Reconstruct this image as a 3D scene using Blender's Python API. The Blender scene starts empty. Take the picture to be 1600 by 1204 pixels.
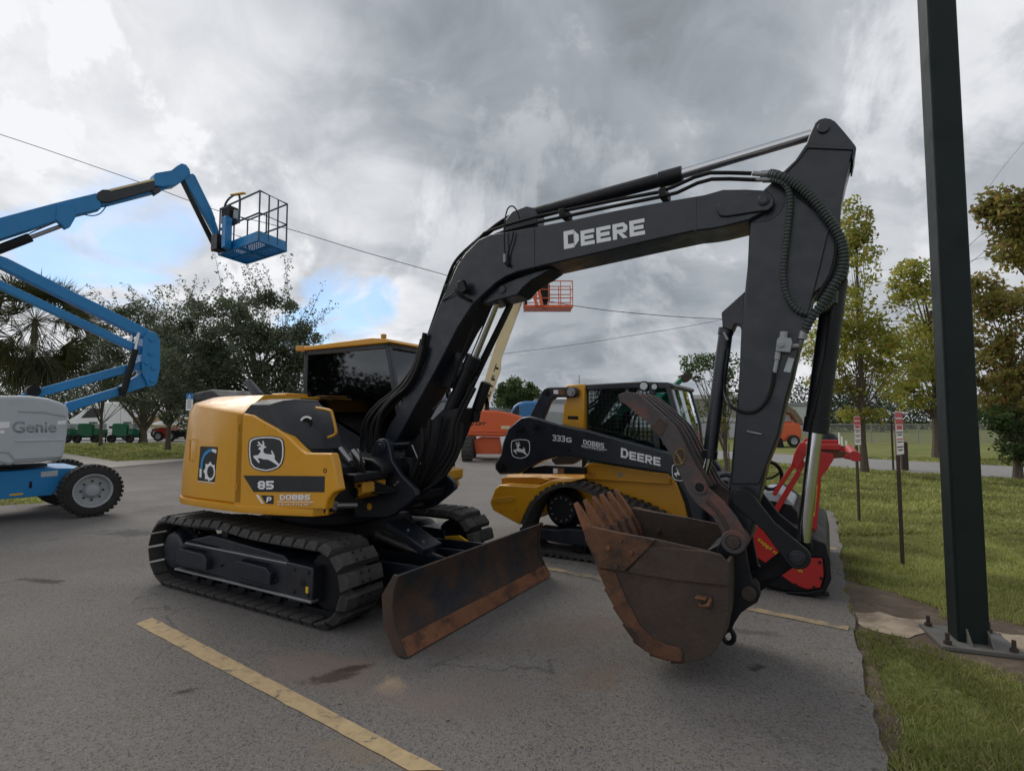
import bpy, bmesh, math, random
from math import sin, cos, tan, atan, atan2, pi, sqrt, radians, floor
from mathutils import Vector, Matrix, noise
R = random.Random(7)
S = bpy.context.scene
COL = S.collection
V = Vector
# ------------------------------------------------------------------ camera
FPX, EYE, PITCH = 850.0, 1.65, atan(53/850)
cam_d = bpy.data.cameras.new('camera'); cam_d.sensor_width = 36; cam_d.lens = FPX/1600*36
cam_d.clip_start = .05; cam_d.clip_end = 3000
cam = bpy.data.objects.new('camera', cam_d); COL.objects.link(cam)
cam.location = (0, 0, EYE); cam.rotation_euler = (pi/2+PITCH, 0, 0); S.camera = cam
S.view_settings.view_transform = 'Standard'; S.view_settings.look = 'None'
S.view_settings.exposure = 0.2; S.view_settings.gamma = 1.0
S.cycles.max_bounces = 7; S.cycles.transparent_max_bounces = 16
S.cycles.use_denoising = True
# ------------------------------------------------------------------ sun
SUN_EL, SUN_AZ = radians(42), radians(-35)      # azimuth from +Y towards +X
sd = bpy.data.lights.new('sun', 'SUN'); sd.energy = 1.5; sd.angle = radians(35); sd.color = (1, .95, .88)
so = bpy.data.objects.new('sun', sd); COL.objects.link(so)
sdir = V((sin(SUN_AZ)*cos(SUN_EL), cos(SUN_AZ)*cos(SUN_EL), sin(SUN_EL)))
so.rotation_euler = sdir.to_track_quat('Z', 'Y').to_euler()
# ------------------------------------------------------------------ sky: broken grey cloud over blue
def world():
    w = bpy.data.worlds.new('World'); S.world = w; w.use_nodes = True
    n = w.node_tree.nodes; l = w.node_tree.links; n.clear()
    def nd(t, **k):
        x = n.new(t)
        for a, b in k.items(): setattr(x, a, b)
        return x
    def math_(op, a, b=None, c=None, clamp=False):
        x = nd('ShaderNodeMath', operation=op, use_clamp=clamp)
        for i, v in enumerate((a, b, c)):
            if v is None: continue
            if isinstance(v, (int, float)): x.inputs[i].default_value = v
            else: l.new(v, x.inputs[i])
        return x.outputs[0]
    tc = nd('ShaderNodeTexCoord'); d = tc.outputs['Generated']
    sp = nd('ShaderNodeSeparateXYZ'); l.new(d, sp.inputs[0]); X, Y, Z = sp.outputs
    den = math_('ADD', math_('MAXIMUM', Z, 0.0), .22)
    cx = math_('DIVIDE', X, den); cy = math_('DIVIDE', Y, den)
    cb = nd('ShaderNodeCombineXYZ'); l.new(cx, cb.inputs[0]); l.new(cy, cb.inputs[1])
    def noi(vec, sc, det, rough, dist, off):
        m = nd('ShaderNodeMapping'); m.inputs['Location'].default_value = off; l.new(vec, m.inputs[0])
        x = nd('ShaderNodeTexNoise'); x.inputs['Scale'].default_value = sc; x.inputs['Detail'].default_value = det
        x.inputs['Roughness'].default_value = rough; x.inputs['Distortion'].default_value = dist
        l.new(m.outputs[0], x.inputs['Vector']); return x.outputs['Fac']
    n1 = noi(cb.outputs[0], .75, 7, .5, .35, (3.1, 1.7, 0))
    n2 = noi(cb.outputs[0], 2.3, 8, .52, .5, (9.3, 4.2, 2))
    n3 = noi(d, 1.5, 3, .5, .2, (1.2, 5.2, 3))
    # broad brightness of the deck by direction: bright to the left, thick and dark ahead, thinner right
    az = math_('ADD', math_('MULTIPLY', X, .5), .5)
    az = math_('ADD', az, math_('MULTIPLY', math_('SUBTRACT', n3, .5), .22))
    az = math_('ADD', az, math_('MULTIPLY', math_('SUBTRACT', n1, .5), .34))
    rp = nd('ShaderNodeValToRGB'); l.new(az, rp.inputs[0]); e = rp.color_ramp.elements
    e[0].position = 0; e[0].color = (.80, .80, .80, 1); e[1].position = 1; e[1].color = (.52, .52, .52, 1)
    for p, v in ((.25, .78), (.33, .70), (.39, .50), (.46, .36), (.60, .34), (.68, .43), (.80, .56)):
        q = e.new(p); q.color = (v, v, v, 1)
    low = nd('ShaderNodeMapRange', clamp=True); low.inputs[1].default_value = .40; low.inputs[2].default_value = .02
    l.new(Z, low.inputs[0])
    lum = math_('ADD', rp.outputs[0], math_('MULTIPLY', low.outputs[0], .10))
    # thick billows and the paler breaks between them
    def sstep(v, a_, b_):
        x = nd('ShaderNodeMapRange', interpolation_type='SMOOTHSTEP', clamp=True); x.inputs[1].default_value = a_; x.inputs[2].default_value = b_; l.new(v, x.inputs[0]); return x.outputs[0]
    billow = sstep(n2, .40, .62); n5 = noi(d, 8.0, 10, .62, .5, (1.3, 8.2, 4)); n6 = noi(d, 3.1, 10, .62, .5, (7.7, 3.9, 1))
    edge = sstep(n6, .50, .59)
    tex = math_('ADD', math_('MULTIPLY', math_('SUBTRACT', n1, .5), .55), math_('MULTIPLY', math_('SUBTRACT', billow, .5), .26))
    tex = math_('ADD', tex, math_('MULTIPLY', math_('SUBTRACT', n5, .5), .62))
    tex = math_('ADD', tex, math_('MULTIPLY', edge, .34))
    lum = math_('MULTIPLY', lum, math_('ADD', tex, .92))
    lum = math_('MINIMUM', math_('MAXIMUM', lum, .16), .90)
    ct = nd('ShaderNodeValToRGB'); l.new(lum, ct.inputs[0]); e = ct.color_ramp.elements
    e[0].position = .15; e[0].color = (.140, .152, .165, 1); e[1].position = .9; e[1].color = (.89, .90, .93, 1)
    q = e.new(.35); q.color = (.315, .350, .388, 1)
    q = e.new(.6); q.color = (.58, .60, .635, 1)
    # blue gaps
    def blob(px, py, lo, hi):
        a = (px-800)/FPX; b = (602-py)/FPX
        v = V((a, cos(PITCH)-b*sin(PITCH), sin(PITCH)+b*cos(PITCH))).normalized()
        dp = nd('ShaderNodeVectorMath', operation='DOT_PRODUCT'); l.new(d, dp.inputs[0]); dp.inputs[1].default_value = v
        mr = nd('ShaderNodeMapRange', clamp=True); mr.inputs[1].default_value = cos(hi); mr.inputs[2].default_value = cos(lo)
        l.new(dp.outputs['Value'], mr.inputs[0]); return mr.outputs[0]
    bl = None
    for b in ((190, 388, .0, .15), (90, 398, .0, .13), (250, 378, 0, .10), (530, 480, .0, .11), (480, 520, .0, .09), (590, 470, 0, .07)):
        o = blob(*b); bl = o if bl is None else math_('MAXIMUM', bl, o)
    n4 = noi(cb.outputs[0], 2.6, 8, .6, .9, (5.5, 2.2, 7))
    gap = nd('ShaderNodeMapRange', clamp=True); gap.inputs[1].default_value = .735; gap.inputs[2].default_value = .93
    l.new(math_('ADD', math_('MULTIPLY', bl, .55), math_('MULTIPLY', n4, .80)), gap.inputs[0])
    sky = nd('ShaderNodeTexSky', sky_type='NISHITA', sun_disc=False, sun_elevation=SUN_EL, sun_rotation=SUN_AZ)
    sky.air_density = 1.0; sky.dust_density = .6; sky.ozone_density = 2.0
    def vscale(col, k):
        s = nd('ShaderNodeVectorMath', operation='SCALE'); l.new(col, s.inputs[0]); s.inputs['Scale'].default_value = k; return s.outputs[0]
    mix = nd('ShaderNodeMix', data_type='RGBA')
    l.new(math_('MULTIPLY', gap.outputs[0], .8), mix.inputs['Factor'])
    l.new(vscale(ct.outputs[0], 9.0), mix.inputs[6]); tn = nd('ShaderNodeVectorMath', operation='MULTIPLY'); l.new(sky.outputs[0], tn.inputs[0]); tn.inputs[1].default_value = (.78, .97, 1.15); l.new(tn.outputs[0], mix.inputs[7])
    bg = nd('ShaderNodeBackground'); bg.inputs['Strength'].default_value = 0.10; l.new(mix.outputs[2], bg.inputs[0])
    out = nd('ShaderNodeOutputWorld'); l.new(bg.outputs[0], out.inputs[0])
    w.cycles.sampling_method = 'MANUAL'; w.cycles.sample_map_resolution = 512
world()
# ------------------------------------------------------------------ picture ray -> place
def ray(px, py):
    a = (px-800)/FPX; b = (602-py)/FPX
    return V((a, cos(PITCH)-b*sin(PITCH), sin(PITCH)+b*cos(PITCH)))
def gr(px, py, z=0.0):
    d = ray(px, py); t = (z-EYE)/d.z
    return V((d.x*t, d.y*t, z))
class Pl:
    """vertical working plane of one machine: u along it, z up, d = distance towards the side facing the lot"""
    def __init__(s, o, deg):
        s.o = V((o[0], o[1], 0)); t = radians(deg); s.deg = deg
        s.U = V((cos(t), sin(t), 0)); s.N = V((sin(t), -cos(t), 0)); s.Z = V((0, 0, 1))
    def p(s, u, z, d=0.0): return s.o + s.U*u + s.N*d + s.Z*z
    def uz(s, px, py, d=0.0):
        r = ray(px, py); c = V((0, 0, EYE)); o = s.o + s.N*d
        t = (o-c).dot(s.N)/r.dot(s.N); q = c + r*t - s.o
        return (q.dot(s.U), q.z)
    def pts(s, L, d=0.0): return [s.uz(x, y, d) for x, y in L]
    def at(s, px, py, d=0.0):
        u, z = s.uz(px, py, d); return s.p(u, z, d)
# ------------------------------------------------------------------ mesh builder
def wloc(o):
    v = V((0, 0, 0))
    while o is not None: v = v + o.location; o = o.parent
    return v
class MB:
    def __init__(s): s.bm = bmesh.new()
    def face(s, vs):
        try: return s.bm.faces.new([s.bm.verts.new(v) for v in vs])
        except ValueError: return None
    def prism(s, near, vec):
        """polygon near (3D) extruded by vec"""
        a = [s.bm.verts.new(v) for v in near]; b = [s.bm.verts.new(V(v)+vec) for v in near]; n = len(a)
        s.bm.faces.new(a); s.bm.faces.new(b[::-1])
        for i in range(n): s.bm.faces.new((a[i], b[i], b[(i+1) % n], a[(i+1) % n]))
        return s
    def slab(s, pl, uz, d0, d1):
        return s.prism([pl.p(u, z, d0) for u, z in uz], pl.N*(d1-d0))
    def px(s, pl, L, d0, d1):
        """outline given by picture points lying on the face at distance d0"""
        return s.slab(pl, pl.pts(L, d0), d0, d1)
    def box(s, pl, u0, u1, z0, z1, d0, d1):
        return s.slab(pl, [(u0, z0), (u1, z0), (u1, z1), (u0, z1)], d0, d1)
    def abox(s, x0, x1, y0, y1, z0, z1):
        return s.prism([V((x0, y0, z0)), V((x1, y0, z0)), V((x1, y0, z1)), V((x0, y0, z1))], V((0, y1-y0, 0)))
    def tube(s, pts, r, seg=10, closed=False):
        pts = [V(p) for p in pts]; n = len(pts); rings = []
        rr = r if isinstance(r, (list, tuple)) else [r]*n
        t0 = (pts[1]-pts[0]).normalized(); up = V((0, 0, 1)) if abs(t0.z) < .9 else V((1, 0, 0))
        nx = t0.cross(up).normalized()
        for i in range(n):
            if closed: t = pts[(i+1) % n]-pts[i-1]
            else: t = pts[min(i+1, n-1)]-pts[max(i-1, 0)]
            if t.length < 1e-9: t = t0
            t = t.normalized(); nx = (nx - t*nx.dot(t))
            nx = nx.normalized() if nx.length > 1e-6 else t.orthogonal().normalized()
            ny = t.cross(nx)
            rings.append([s.bm.verts.new(pts[i]+nx*rr[i]*cos(2*pi*k/seg)+ny*rr[i]*sin(2*pi*k/seg)) for k in range(seg)])
        m = n if closed else n-1
        for i in range(m):
            a, b = rings[i], rings[(i+1) % n]
            for k in range(seg): s.bm.faces.new((a[k], a[(k+1) % seg], b[(k+1) % seg], b[k]))
        if not closed:
            s.bm.faces.new(rings[0][::-1]); s.bm.faces.new(rings[-1])
        return s
    def cyl(s, a, b, r, r2=None, seg=24):
        return s.tube([a, b], [r, r if r2 is None else r2], seg)
    def lathe(s, c, ax, prof, seg=32, cap=True):
        """prof = [(h, r)...] about axis ax through c"""
        c = V(c); ax = V(ax).normalized(); x = ax.orthogonal().normalized(); y = ax.cross(x); rings = []
        for h, r in prof:
            rings.append([s.bm.verts.new(c+ax*h+(x*cos(2*pi*k/seg)+y*sin(2*pi*k/seg))*max(r, 1e-4)) for k in range(seg)])
        for a, b in zip(rings, rings[1:]):
            for k in range(seg): s.bm.faces.new((a[k], a[(k+1) % seg], b[(k+1) % seg], b[k]))
        if cap: s.bm.faces.new(rings[0][::-1]); s.bm.faces.new(rings[-1])
        return s
    def bar(s, a, b, w, h, up=V((0, 0, 1))):
        """rectangular bar from a to b: w sideways, h along up"""
        a = V(a); b = V(b); t = (b-a).normalized(); sx = t.cross(up).normalized(); sy = sx.cross(t)
        q = [a+sx*w/2*i+sy*h/2*j for i, j in ((-1, -1), (1, -1), (1, 1), (-1, 1))]
        return s.prism(q, b-a)
    def loft(s, secs, cap=True):
        rings = [[s.bm.verts.new(v) for v in q] for q in secs]; n = len(rings[0])
        for a, b in zip(rings, rings[1:]):
            for k in range(n): s.bm.faces.new((a[k], a[(k+1) % n], b[(k+1) % n], b[k]))
        if cap: s.bm.faces.new(rings[0][::-1]); s.bm.faces.new(rings[-1])
        return s
    def build(s, name, mat, parent=None, bevel=0, smooth=True, label=None, loc=None, ang=.6, seg=2, **tags):
        off = V(loc) if loc is not None else (wloc(parent) if parent else V((0, 0, 0)))
        bm = s.bm
        bmesh.ops.recalc_face_normals(bm, faces=bm.faces)
        if off.length > 0: bmesh.ops.translate(bm, verts=bm.verts, vec=-off)
        me = bpy.data.meshes.new(name)
        if smooth:
            for f in bm.faces: f.smooth = True
            for e in bm.edges:
                if len(e.link_faces) == 2 and e.calc_face_angle(0) > ang: e.smooth = False
        bm.to_mesh(me); bm.free(); me.materials.append(mat)
        o = bpy.data.objects.new(name, me); COL.objects.link(o)
        if parent: o.parent = parent
        elif loc is not None: o.location = loc
        if bevel:
            m = o.modifiers.new('bevel', 'BEVEL'); m.width = bevel; m.segments = seg; m.limit_method = 'ANGLE'; m.angle_limit = radians(35)
            m.use_clamp_overlap = True; m.miter_outer = 'MITER_ARC'
        if label: o['label'] = label
        for k, v in tags.items(): o[k] = v
        return o
def thing(name, loc, label, cat, group=None, rz=0):
    o = bpy.data.objects.new(name, None); COL.objects.link(o); o.location = loc; o.rotation_euler = (0, 0, rz)
    o.empty_display_size = .2; o['label'] = label; o['category'] = cat
    if group: o['group'] = group
    return o
def copy_tree(o, parent=None, loc=None, rz=None, label=None):
    c = o.copy(); COL.objects.link(c)
    if parent: c.parent = parent
    if loc is not None: c.location = loc
    if rz is not None: c.rotation_euler = (0, 0, rz)
    if label: c['label'] = label
    for ch in list(o.children): copy_tree(ch, c)
    return c
def circ(c, r, n=16, a0=0, a1=2*pi):
    return [(c[0]+r*cos(a0+(a1-a0)*i/n), c[1]+r*sin(a0+(a1-a0)*i/n)) for i in range(n if abs(a1-a0-2*pi) < 1e-6 else n+1)]
def arcpx(c, r, d0, d1, n=8):   # picture-space arc, degrees clockwise from +x
    return [(c[0]+r*cos(radians(d0+(d1-d0)*i/n)), c[1]+r*sin(radians(d0+(d1-d0)*i/n))) for i in range(n+1)]
def smoothpath(P, k=6):
    P = [V(p) for p in P]; out = []
    for i in range(len(P)-1):
        p0 = P[max(i-1, 0)]; p1 = P[i]; p2 = P[i+1]; p3 = P[min(i+2, len(P)-1)]
        for j in range(k):
            t = j/k; out.append(.5*((2*p1)+(-p0+p2)*t+(2*p0-5*p1+4*p2-p3)*t*t+(-p0+3*p1-3*p2+p3)*t**3))
    return out+[P[-1]]
def text(pl, s, bl, br, top, d, mat, parent, name='lettering', bold=.0, shear=0, thick=.003, label=None):
    """lettering whose bounding box fits baseline-left, baseline-right and cap-top picture points on the face at d"""
    cu = bpy.data.curves.new('t', 'FONT'); cu.body = s; cu.offset = bold; cu.shear = shear; cu.resolution_u = 4
    ob = bpy.data.objects.new('t', cu); COL.objects.link(ob)
    dg = bpy.context.evaluated_depsgraph_get(); me = bpy.data.meshes.new_from_object(ob.evaluated_get(dg))
    bpy.data.objects.remove(ob); bpy.data.curves.remove(cu)
    x0 = min(v.co.x for v in me.vertices); x1 = max(v.co.x for v in me.vertices)
    y0 = min(v.co.y for v in me.vertices); y1 = max(v.co.y for v in me.vertices)
    A = V(pl.uz(*bl, d)); B = V(pl.uz(*br, d)); T = V(pl.uz(*top, d))
    bm = bmesh.new(); bm.from_mesh(me)
    for v in bm.verts:
        a = (v.co.x-x0)/(x1-x0); b = (v.co.y-y0)/(y1-y0); q = A+(B-A)*a+(T-A)*b
        v.co = pl.p(q.x, q.y, d+thick)
    ex = bmesh.ops.extrude_face_region(bm, geom=bm.faces[:])
    bmesh.ops.translate(bm, verts=[g for g in ex['geom'] if isinstance(g, bmesh.types.BMVert)], vec=pl.N*-thick)
    bpy.data.meshes.remove(me)
    m = MB(); m.bm.free(); m.bm = bm
    return m.build(name, mat, parent, smooth=False, label=label)
def glyph(ch, tx, ty):
    """block capitals as non-overlapping polygons in a unit box"""
    a = min(.5, tx*1.1); q = []
    def hb(y, x0, x1): q.append([(x0, y), (x1, y), (x1, y+ty), (x0, y+ty)])
    def vb(x, y0, y1, c0=0, c1=0, side=0):   # side -1: outer edge on the left, 1: on the right; c0/c1 corner cuts bottom/top
        if side < 0: q.append([(x+c0, y0), (x+tx, y0), (x+tx, y1), (x+c1, y1), (x, y1-c1), (x, y0+c0)])
        else: q.append([(x, y0), (x+tx-c0, y0), (x+tx, y0+c0), (x+tx, y1-c1), (x+tx-c1, y1), (x, y1)])
    m = .5-ty/2; R1 = 1-tx; c = a*.75
    if ch == 'E': vb(0, 0, 1, 0, 0, -1); hb(0, tx, 1); hb(1-ty, tx, 1); hb(m, tx, .92)
    elif ch == 'D': vb(0, 0, 1, 0, 0, -1); hb(0, tx, R1); hb(1-ty, tx, R1); vb(R1, 0, 1, a*1.1, a*1.1, 1)
    elif ch == 'O': vb(0, 0, 1, c, c, -1); hb(0, tx, R1); hb(1-ty, tx, R1); vb(R1, 0, 1, c, c, 1)
    elif ch == 'R': vb(0, 0, 1, 0, 0, -1); hb(1-ty, tx, R1); hb(.36, tx, R1); vb(R1, .36, 1, c*.7, c, 1); q.append([(.38, .36), (.38+tx*.9, .36), (1, 0), (1-tx*1.15, 0)])
    elif ch == 'B': vb(0, 0, 1, 0, 0, -1); hb(0, tx, R1); hb(m, tx, R1); hb(1-ty, tx, R1); vb(R1, 0, .5, c, c*.5, 1); vb(R1, .5, 1, c*.5, c, 1)
    elif ch == 'P': vb(0, 0, 1, 0, 0, -1); hb(1-ty, tx, R1); hb(.34, tx, R1); vb(R1, .34, 1, c, c, 1)
    elif ch == '8': hb(0, tx, R1); hb(m, tx, R1); hb(1-ty, tx, R1); vb(0, 0, .5, c, c*.4, -1); vb(0, .5, 1, c*.4, c, -1); vb(R1, 0, .5, c, c*.4, 1); vb(R1, .5, 1, c*.4, c, 1)
    elif ch in '5S': hb(0, 0, R1); hb(m, tx, R1); hb(1-ty, tx, 1); vb(0, m, 1, c*.6 if ch == 'S' else 0, c if ch == 'S' else 0, -1); vb(R1, 0, m+ty, c, c, 1)
    elif ch == '3': hb(0, 0, R1); hb(m, .25, R1); hb(1-ty, 0, R1); vb(R1, 0, .5, c, c*.4, 1); vb(R1, .5, 1, c*.4, c, 1)
    elif ch == 'G': vb(0, 0, 1, c, c, -1); hb(0, tx, R1); hb(1-ty, tx, 1); vb(R1, 0, .55, c*.5, 0, 1); q.append([(.5, .55-ty), (R1, .55-ty), (R1, .55), (.5, .55)])
    return q
def block(pl, s, bl, br, top, d, mat, parent, small=1.0, gap=.22, tx=.27, ty=.23, shear=0, thick=.002):
    """block lettering: baseline-left, baseline-right, cap-top picture points; letters after the first scaled by small"""
    A = V(pl.uz(*bl, d)); B = V(pl.uz(*br, d)); T = V(pl.uz(*top, d))
    ws = [1.12 if i == 0 and small < 1 else 1.0 for i in range(len(s))]; tot = sum(ws)+gap*(len(s)-1); x = 0; mb = MB()
    for i, chh in enumerate(s):
        h = 1 if i == 0 else small
        for P in glyph(chh, tx, ty):
            mb.prism([pl.p(*(A+(B-A)*((x+px_*ws[i]+shear*py_)/tot)+(T-A)*py_*h), d+thick) for px_, py_ in P], pl.N*-thick)
        x += ws[i]+gap
    return mb.build('lettering', mat, parent, smooth=False)
# ------------------------------------------------------------------ materials
def mat(name, col, rough=.5, metal=0, var=.12, scale=3.0, bump=0, bscale=60, coat=0, dirt=0, dcol=(.12, .10, .08), dscale=2.0, spec=.5, emit=None, rvar=.15, col2=None, c2=(.5, .6), c2scale=2.0):
    m = bpy.data.materials.new(name); m.use_nodes = True; nt = m.node_tree; n = nt.nodes; l = nt.links
    b = n['Principled BSDF']; tc = n.new('ShaderNodeTexCoord'); O = tc.outputs['Object']
    def noi(sc, det=6, ro=.55, dist=0):
        x = n.new('ShaderNodeTexNoise'); x.inputs['Scale'].default_value = sc; x.inputs['Detail'].default_value = det
        x.inputs['Roughness'].default_value = ro; x.inputs['Distortion'].default_value = dist; l.new(O, x.inputs['Vector']); return x.outputs['Fac']
    def mr(src, a, c, d, e):
        x = n.new('ShaderNodeMapRange'); x.inputs[1].default_value = a; x.inputs[2].default_value = c; x.inputs[3].default_value = d; x.inputs[4].default_value = e
        l.new(src, x.inputs[0]); return x.outputs[0]
    def mix(f, a, c, bt='MIX'):
        x = n.new('ShaderNodeMix'); x.data_type = 'RGBA'; x.blend_type = bt
        if isinstance(f, float): x.inputs['Factor'].default_value = f
        else: l.new(f, x.inputs['Factor'])
        for i, v in ((6, a), (7, c)):
            if isinstance(v, tuple): x.inputs[i].default_value = (*v[:3], 1)
            else: l.new(v, x.inputs[i])
        return x.outputs[2]
    n1 = noi(scale)
    c = mix(n1, tuple(v*(1-var*1.6) for v in col), tuple(min(1, v*(1+var*1.6)) for v in col))
    if col2 is not None: c = mix(mr(noi(c2scale, 8, .62, .4), c2[0], c2[1], 0, 1), c, tuple(col2))
    if dirt: c = mix(mr(noi(dscale, 9, .65, .3), .5, .75, 0, dirt), c, dcol)
    l.new(c, b.inputs['Base Color'])
    l.new(mr(noi(scale*2.7, 7), .3, .7, max(.03, rough-rvar*.6), min(1, rough+rvar)), b.inputs['Roughness'])
    b.inputs['Metallic'].default_value = metal; b.inputs['Specular IOR Level'].default_value = spec
    b.inputs['Coat Weight'].default_value = coat; b.inputs['Coat Roughness'].default_value = .12
    if emit: b.inputs['Emission Color'].default_value = (*emit, 1); b.inputs['Emission Strength'].default_value = 1
    if bump:
        bp = n.new('ShaderNodeBump'); bp.inputs['Strength'].default_value = bump; bp.inputs['Distance'].default_value = .02
        l.new(noi(bscale, 6, .6), bp.inputs['Height']); l.new(bp.outputs[0], b.inputs['Normal'])
    return m
M = {}
def mk(k, *a, **kw): M[k] = mat(k, *a, **kw)
mk('char', (.010, .0145, .023), .33, coat=.1, dirt=.18, dcol=(.045, .043, .04), bump=.05, bscale=25, dscale=3)
mk('char_dk', (.006, .007, .010), .45, spec=.32, dirt=.3, dcol=(.035, .032, .028), bump=.05, bscale=30)
mk('navy', (.009, .013, .022), .38, dirt=.35, dcol=(.05, .045, .04), bump=.05, bscale=25)
mk('yellow', (.68, .32, .010), .33, coat=.25, var=.04, dirt=.22, dcol=(.30, .19, .07), dscale=1.4, bump=.03, bscale=9)
mk('yellow2', (.56, .28, .02), .45, var=.05, dirt=.3, dcol=(.25, .16, .06), dscale=2.4)
mk('plastic', (.020, .022, .028), .5, bump=.15, bscale=260)
mk('rust', (.125, .055, .027), .8, var=.3, scale=9, bump=.5, bscale=90, col2=(.04, .026, .02), c2=(.45, .6), c2scale=5, dirt=.4, dcol=(.16, .085, .05), dscale=14)
mk('rustdark', (.052, .035, .026), .68, var=.3, scale=6, bump=.35, bscale=60, col2=(.085, .042, .026), c2=(.5, .72), c2scale=3.2, dirt=.35, dcol=(.018, .02, .026), dscale=2.2)
mk('blade', (.070, .043, .030), .5, metal=.25, var=.3, scale=4, bump=.25, bscale=50, col2=(.022, .027, .036), c2=(.44, .58), c2scale=2.3, dirt=.5, dcol=(.12, .055, .03), dscale=3.5)
mk('rustorange', (.22, .09, .042), .78, var=.3, scale=12, bump=.5, bscale=120, col2=(.09, .04, .025), c2=(.5, .62), c2scale=6, dirt=.4, dcol=(.26, .13, .07), dscale=17)
mk('thumb', (.062, .052, .054), .58, var=.2, scale=8, bump=.25, bscale=70, col2=(.15, .062, .045), c2=(.52, .66), c2scale=4.5)
mk('chrome', (.55, .56, .58), .16, metal=1, var=.05, rvar=.05)
mk('steel', (.30, .30, .31), .42, metal=.8, var=.15)
mk('rubber', (.042, .040, .038), .75, var=.2, scale=8, dirt=.55, dcol=(.12, .108, .095), dscale=8, bump=.3, bscale=120)
mk('hose', (.007, .007, .008), .55, spec=.25)
mk('hole', (.002, .002, .002), .9)
mk('sleeve', (.045, .058, .055), .5)
mk('gold', (.26, .16, .04), .6)
mk('white', (.88, .88, .88), .5, var=.04)
mk('decalwhite', (.80, .81, .83), .5, var=.03)
mk('decalblack', (.016, .018, .022), .4, var=.05)
mk('blue', (.006, .205, .50), .42, coat=.1, var=.06, dirt=.3, dcol=(.02, .10, .20), bump=.03, bscale=15)
mk('bluedecal', (.03, .26, .55), .4)
mk('tyre', (.018, .0175, .017), .75, dirt=.4, dcol=(.045, .042, .038), dscale=5, bump=.3, bscale=120)
mk('greycover', (.44, .485, .52), .45, var=.05, dirt=.2, dcol=(.25, .26, .27))
mk('greyrim', (.33, .35, .37), .5, var=.06)
mk('orange', (.72, .125, .035), .4, coat=.2, var=.05, dirt=.2, dcol=(.35, .08, .04))
mk('cream', (.72, .60, .36), .5, var=.06, dirt=.2, dcol=(.4, .32, .2))
mk('red', (.50, .018, .016), .4, coat=.3, var=.08, dirt=.3, dcol=(.22, .03, .025), bump=.05, bscale=20)
mk('amber', (.72, .42, .02), .45)
mk('green', (.008, .16, .085), .45, var=.08, dirt=.3, dcol=(.02, .07, .05))
mk('polegreen', (.008, .015, .015), .55, spec=.3, var=.2, scale=1.5, dirt=.5, dcol=(.016, .012, .010), dscale=1.2, bump=.06, bscale=20)
mk('wood', (.20, .15, .10), .8, var=.25, scale=5)
mk('galv', (.30, .31, .32), .5, metal=.5)
mk('plate', (.13, .125, .115), .7, dirt=.6, dcol=(.1, .075, .055), dscale=5)
mk('wire', (.03, .03, .035), .6)
mk('bark', (.10, .078, .058), .9, var=.3, scale=9, bump=.8, bscale=40)
mk('postbrown', (.050, .030, .022), .6, var=.25, scale=10)
mk('building', (.30, .275, .245), .85, var=.08)
mk('buildingpale', (.52, .53, .54), .8, var=.06)
mk('roofgrey', (.24, .25, .26), .6, var=.08)
mk('truckblue', (.03, .17, .42), .35, coat=.3)
mk('signred', (.52, .035, .04), .5, var=.04)
mk('signblue', (.02, .20, .55), .5)
mk('mirror', (.12, .14, .16), .1, metal=.6)
mk('lamp', (.62, .64, .66), .15, var=.05)
mk('redseat', (.35, .05, .04), .6)
mk('concrete', (.36, .325, .285), .85, var=.12, scale=1.5, bump=.2, bscale=60, dirt=.3, dcol=(.22, .2, .17), dscale=.8)
mk('road', (.24, .235, .23), .9, var=.1, scale=.8, bump=.2, bscale=40)
def glass(name, tint, fac, refl=(.9, .95, 1)):
    m = bpy.data.materials.new(name); m.use_nodes = True; n = m.node_tree.nodes; l = m.node_tree.links; n.clear()
    t = n.new('ShaderNodeBsdfTransparent'); t.inputs[0].default_value = (*tint, 1)
    g = n.new('ShaderNodeBsdfGlossy'); g.inputs['Color'].default_value = (*refl, 1); g.inputs['Roughness'].default_value = .03
    f = n.new('ShaderNodeFresnel'); f.inputs[0].default_value = 1.5
    mu = n.new('ShaderNodeMath'); mu.operation = 'MULTIPLY_ADD'; mu.inputs[1].default_value = 1.7; mu.inputs[2].default_value = fac; mu.use_clamp = True
    x = n.new('ShaderNodeMixShader'); o = n.new('ShaderNodeOutputMaterial')
    l.new(f.outputs[0], mu.inputs[0]); l.new(mu.outputs[0], x.inputs[0]); l.new(t.outputs[0], x.inputs[1]); l.new(g.outputs[0], x.inputs[2]); l.new(x.outputs[0], o.inputs[0])
    M[name] = m
glass('glass', (.26, .32, .34), .0)
glass('glassgreen', (.16, .40, .35), .05)
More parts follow.
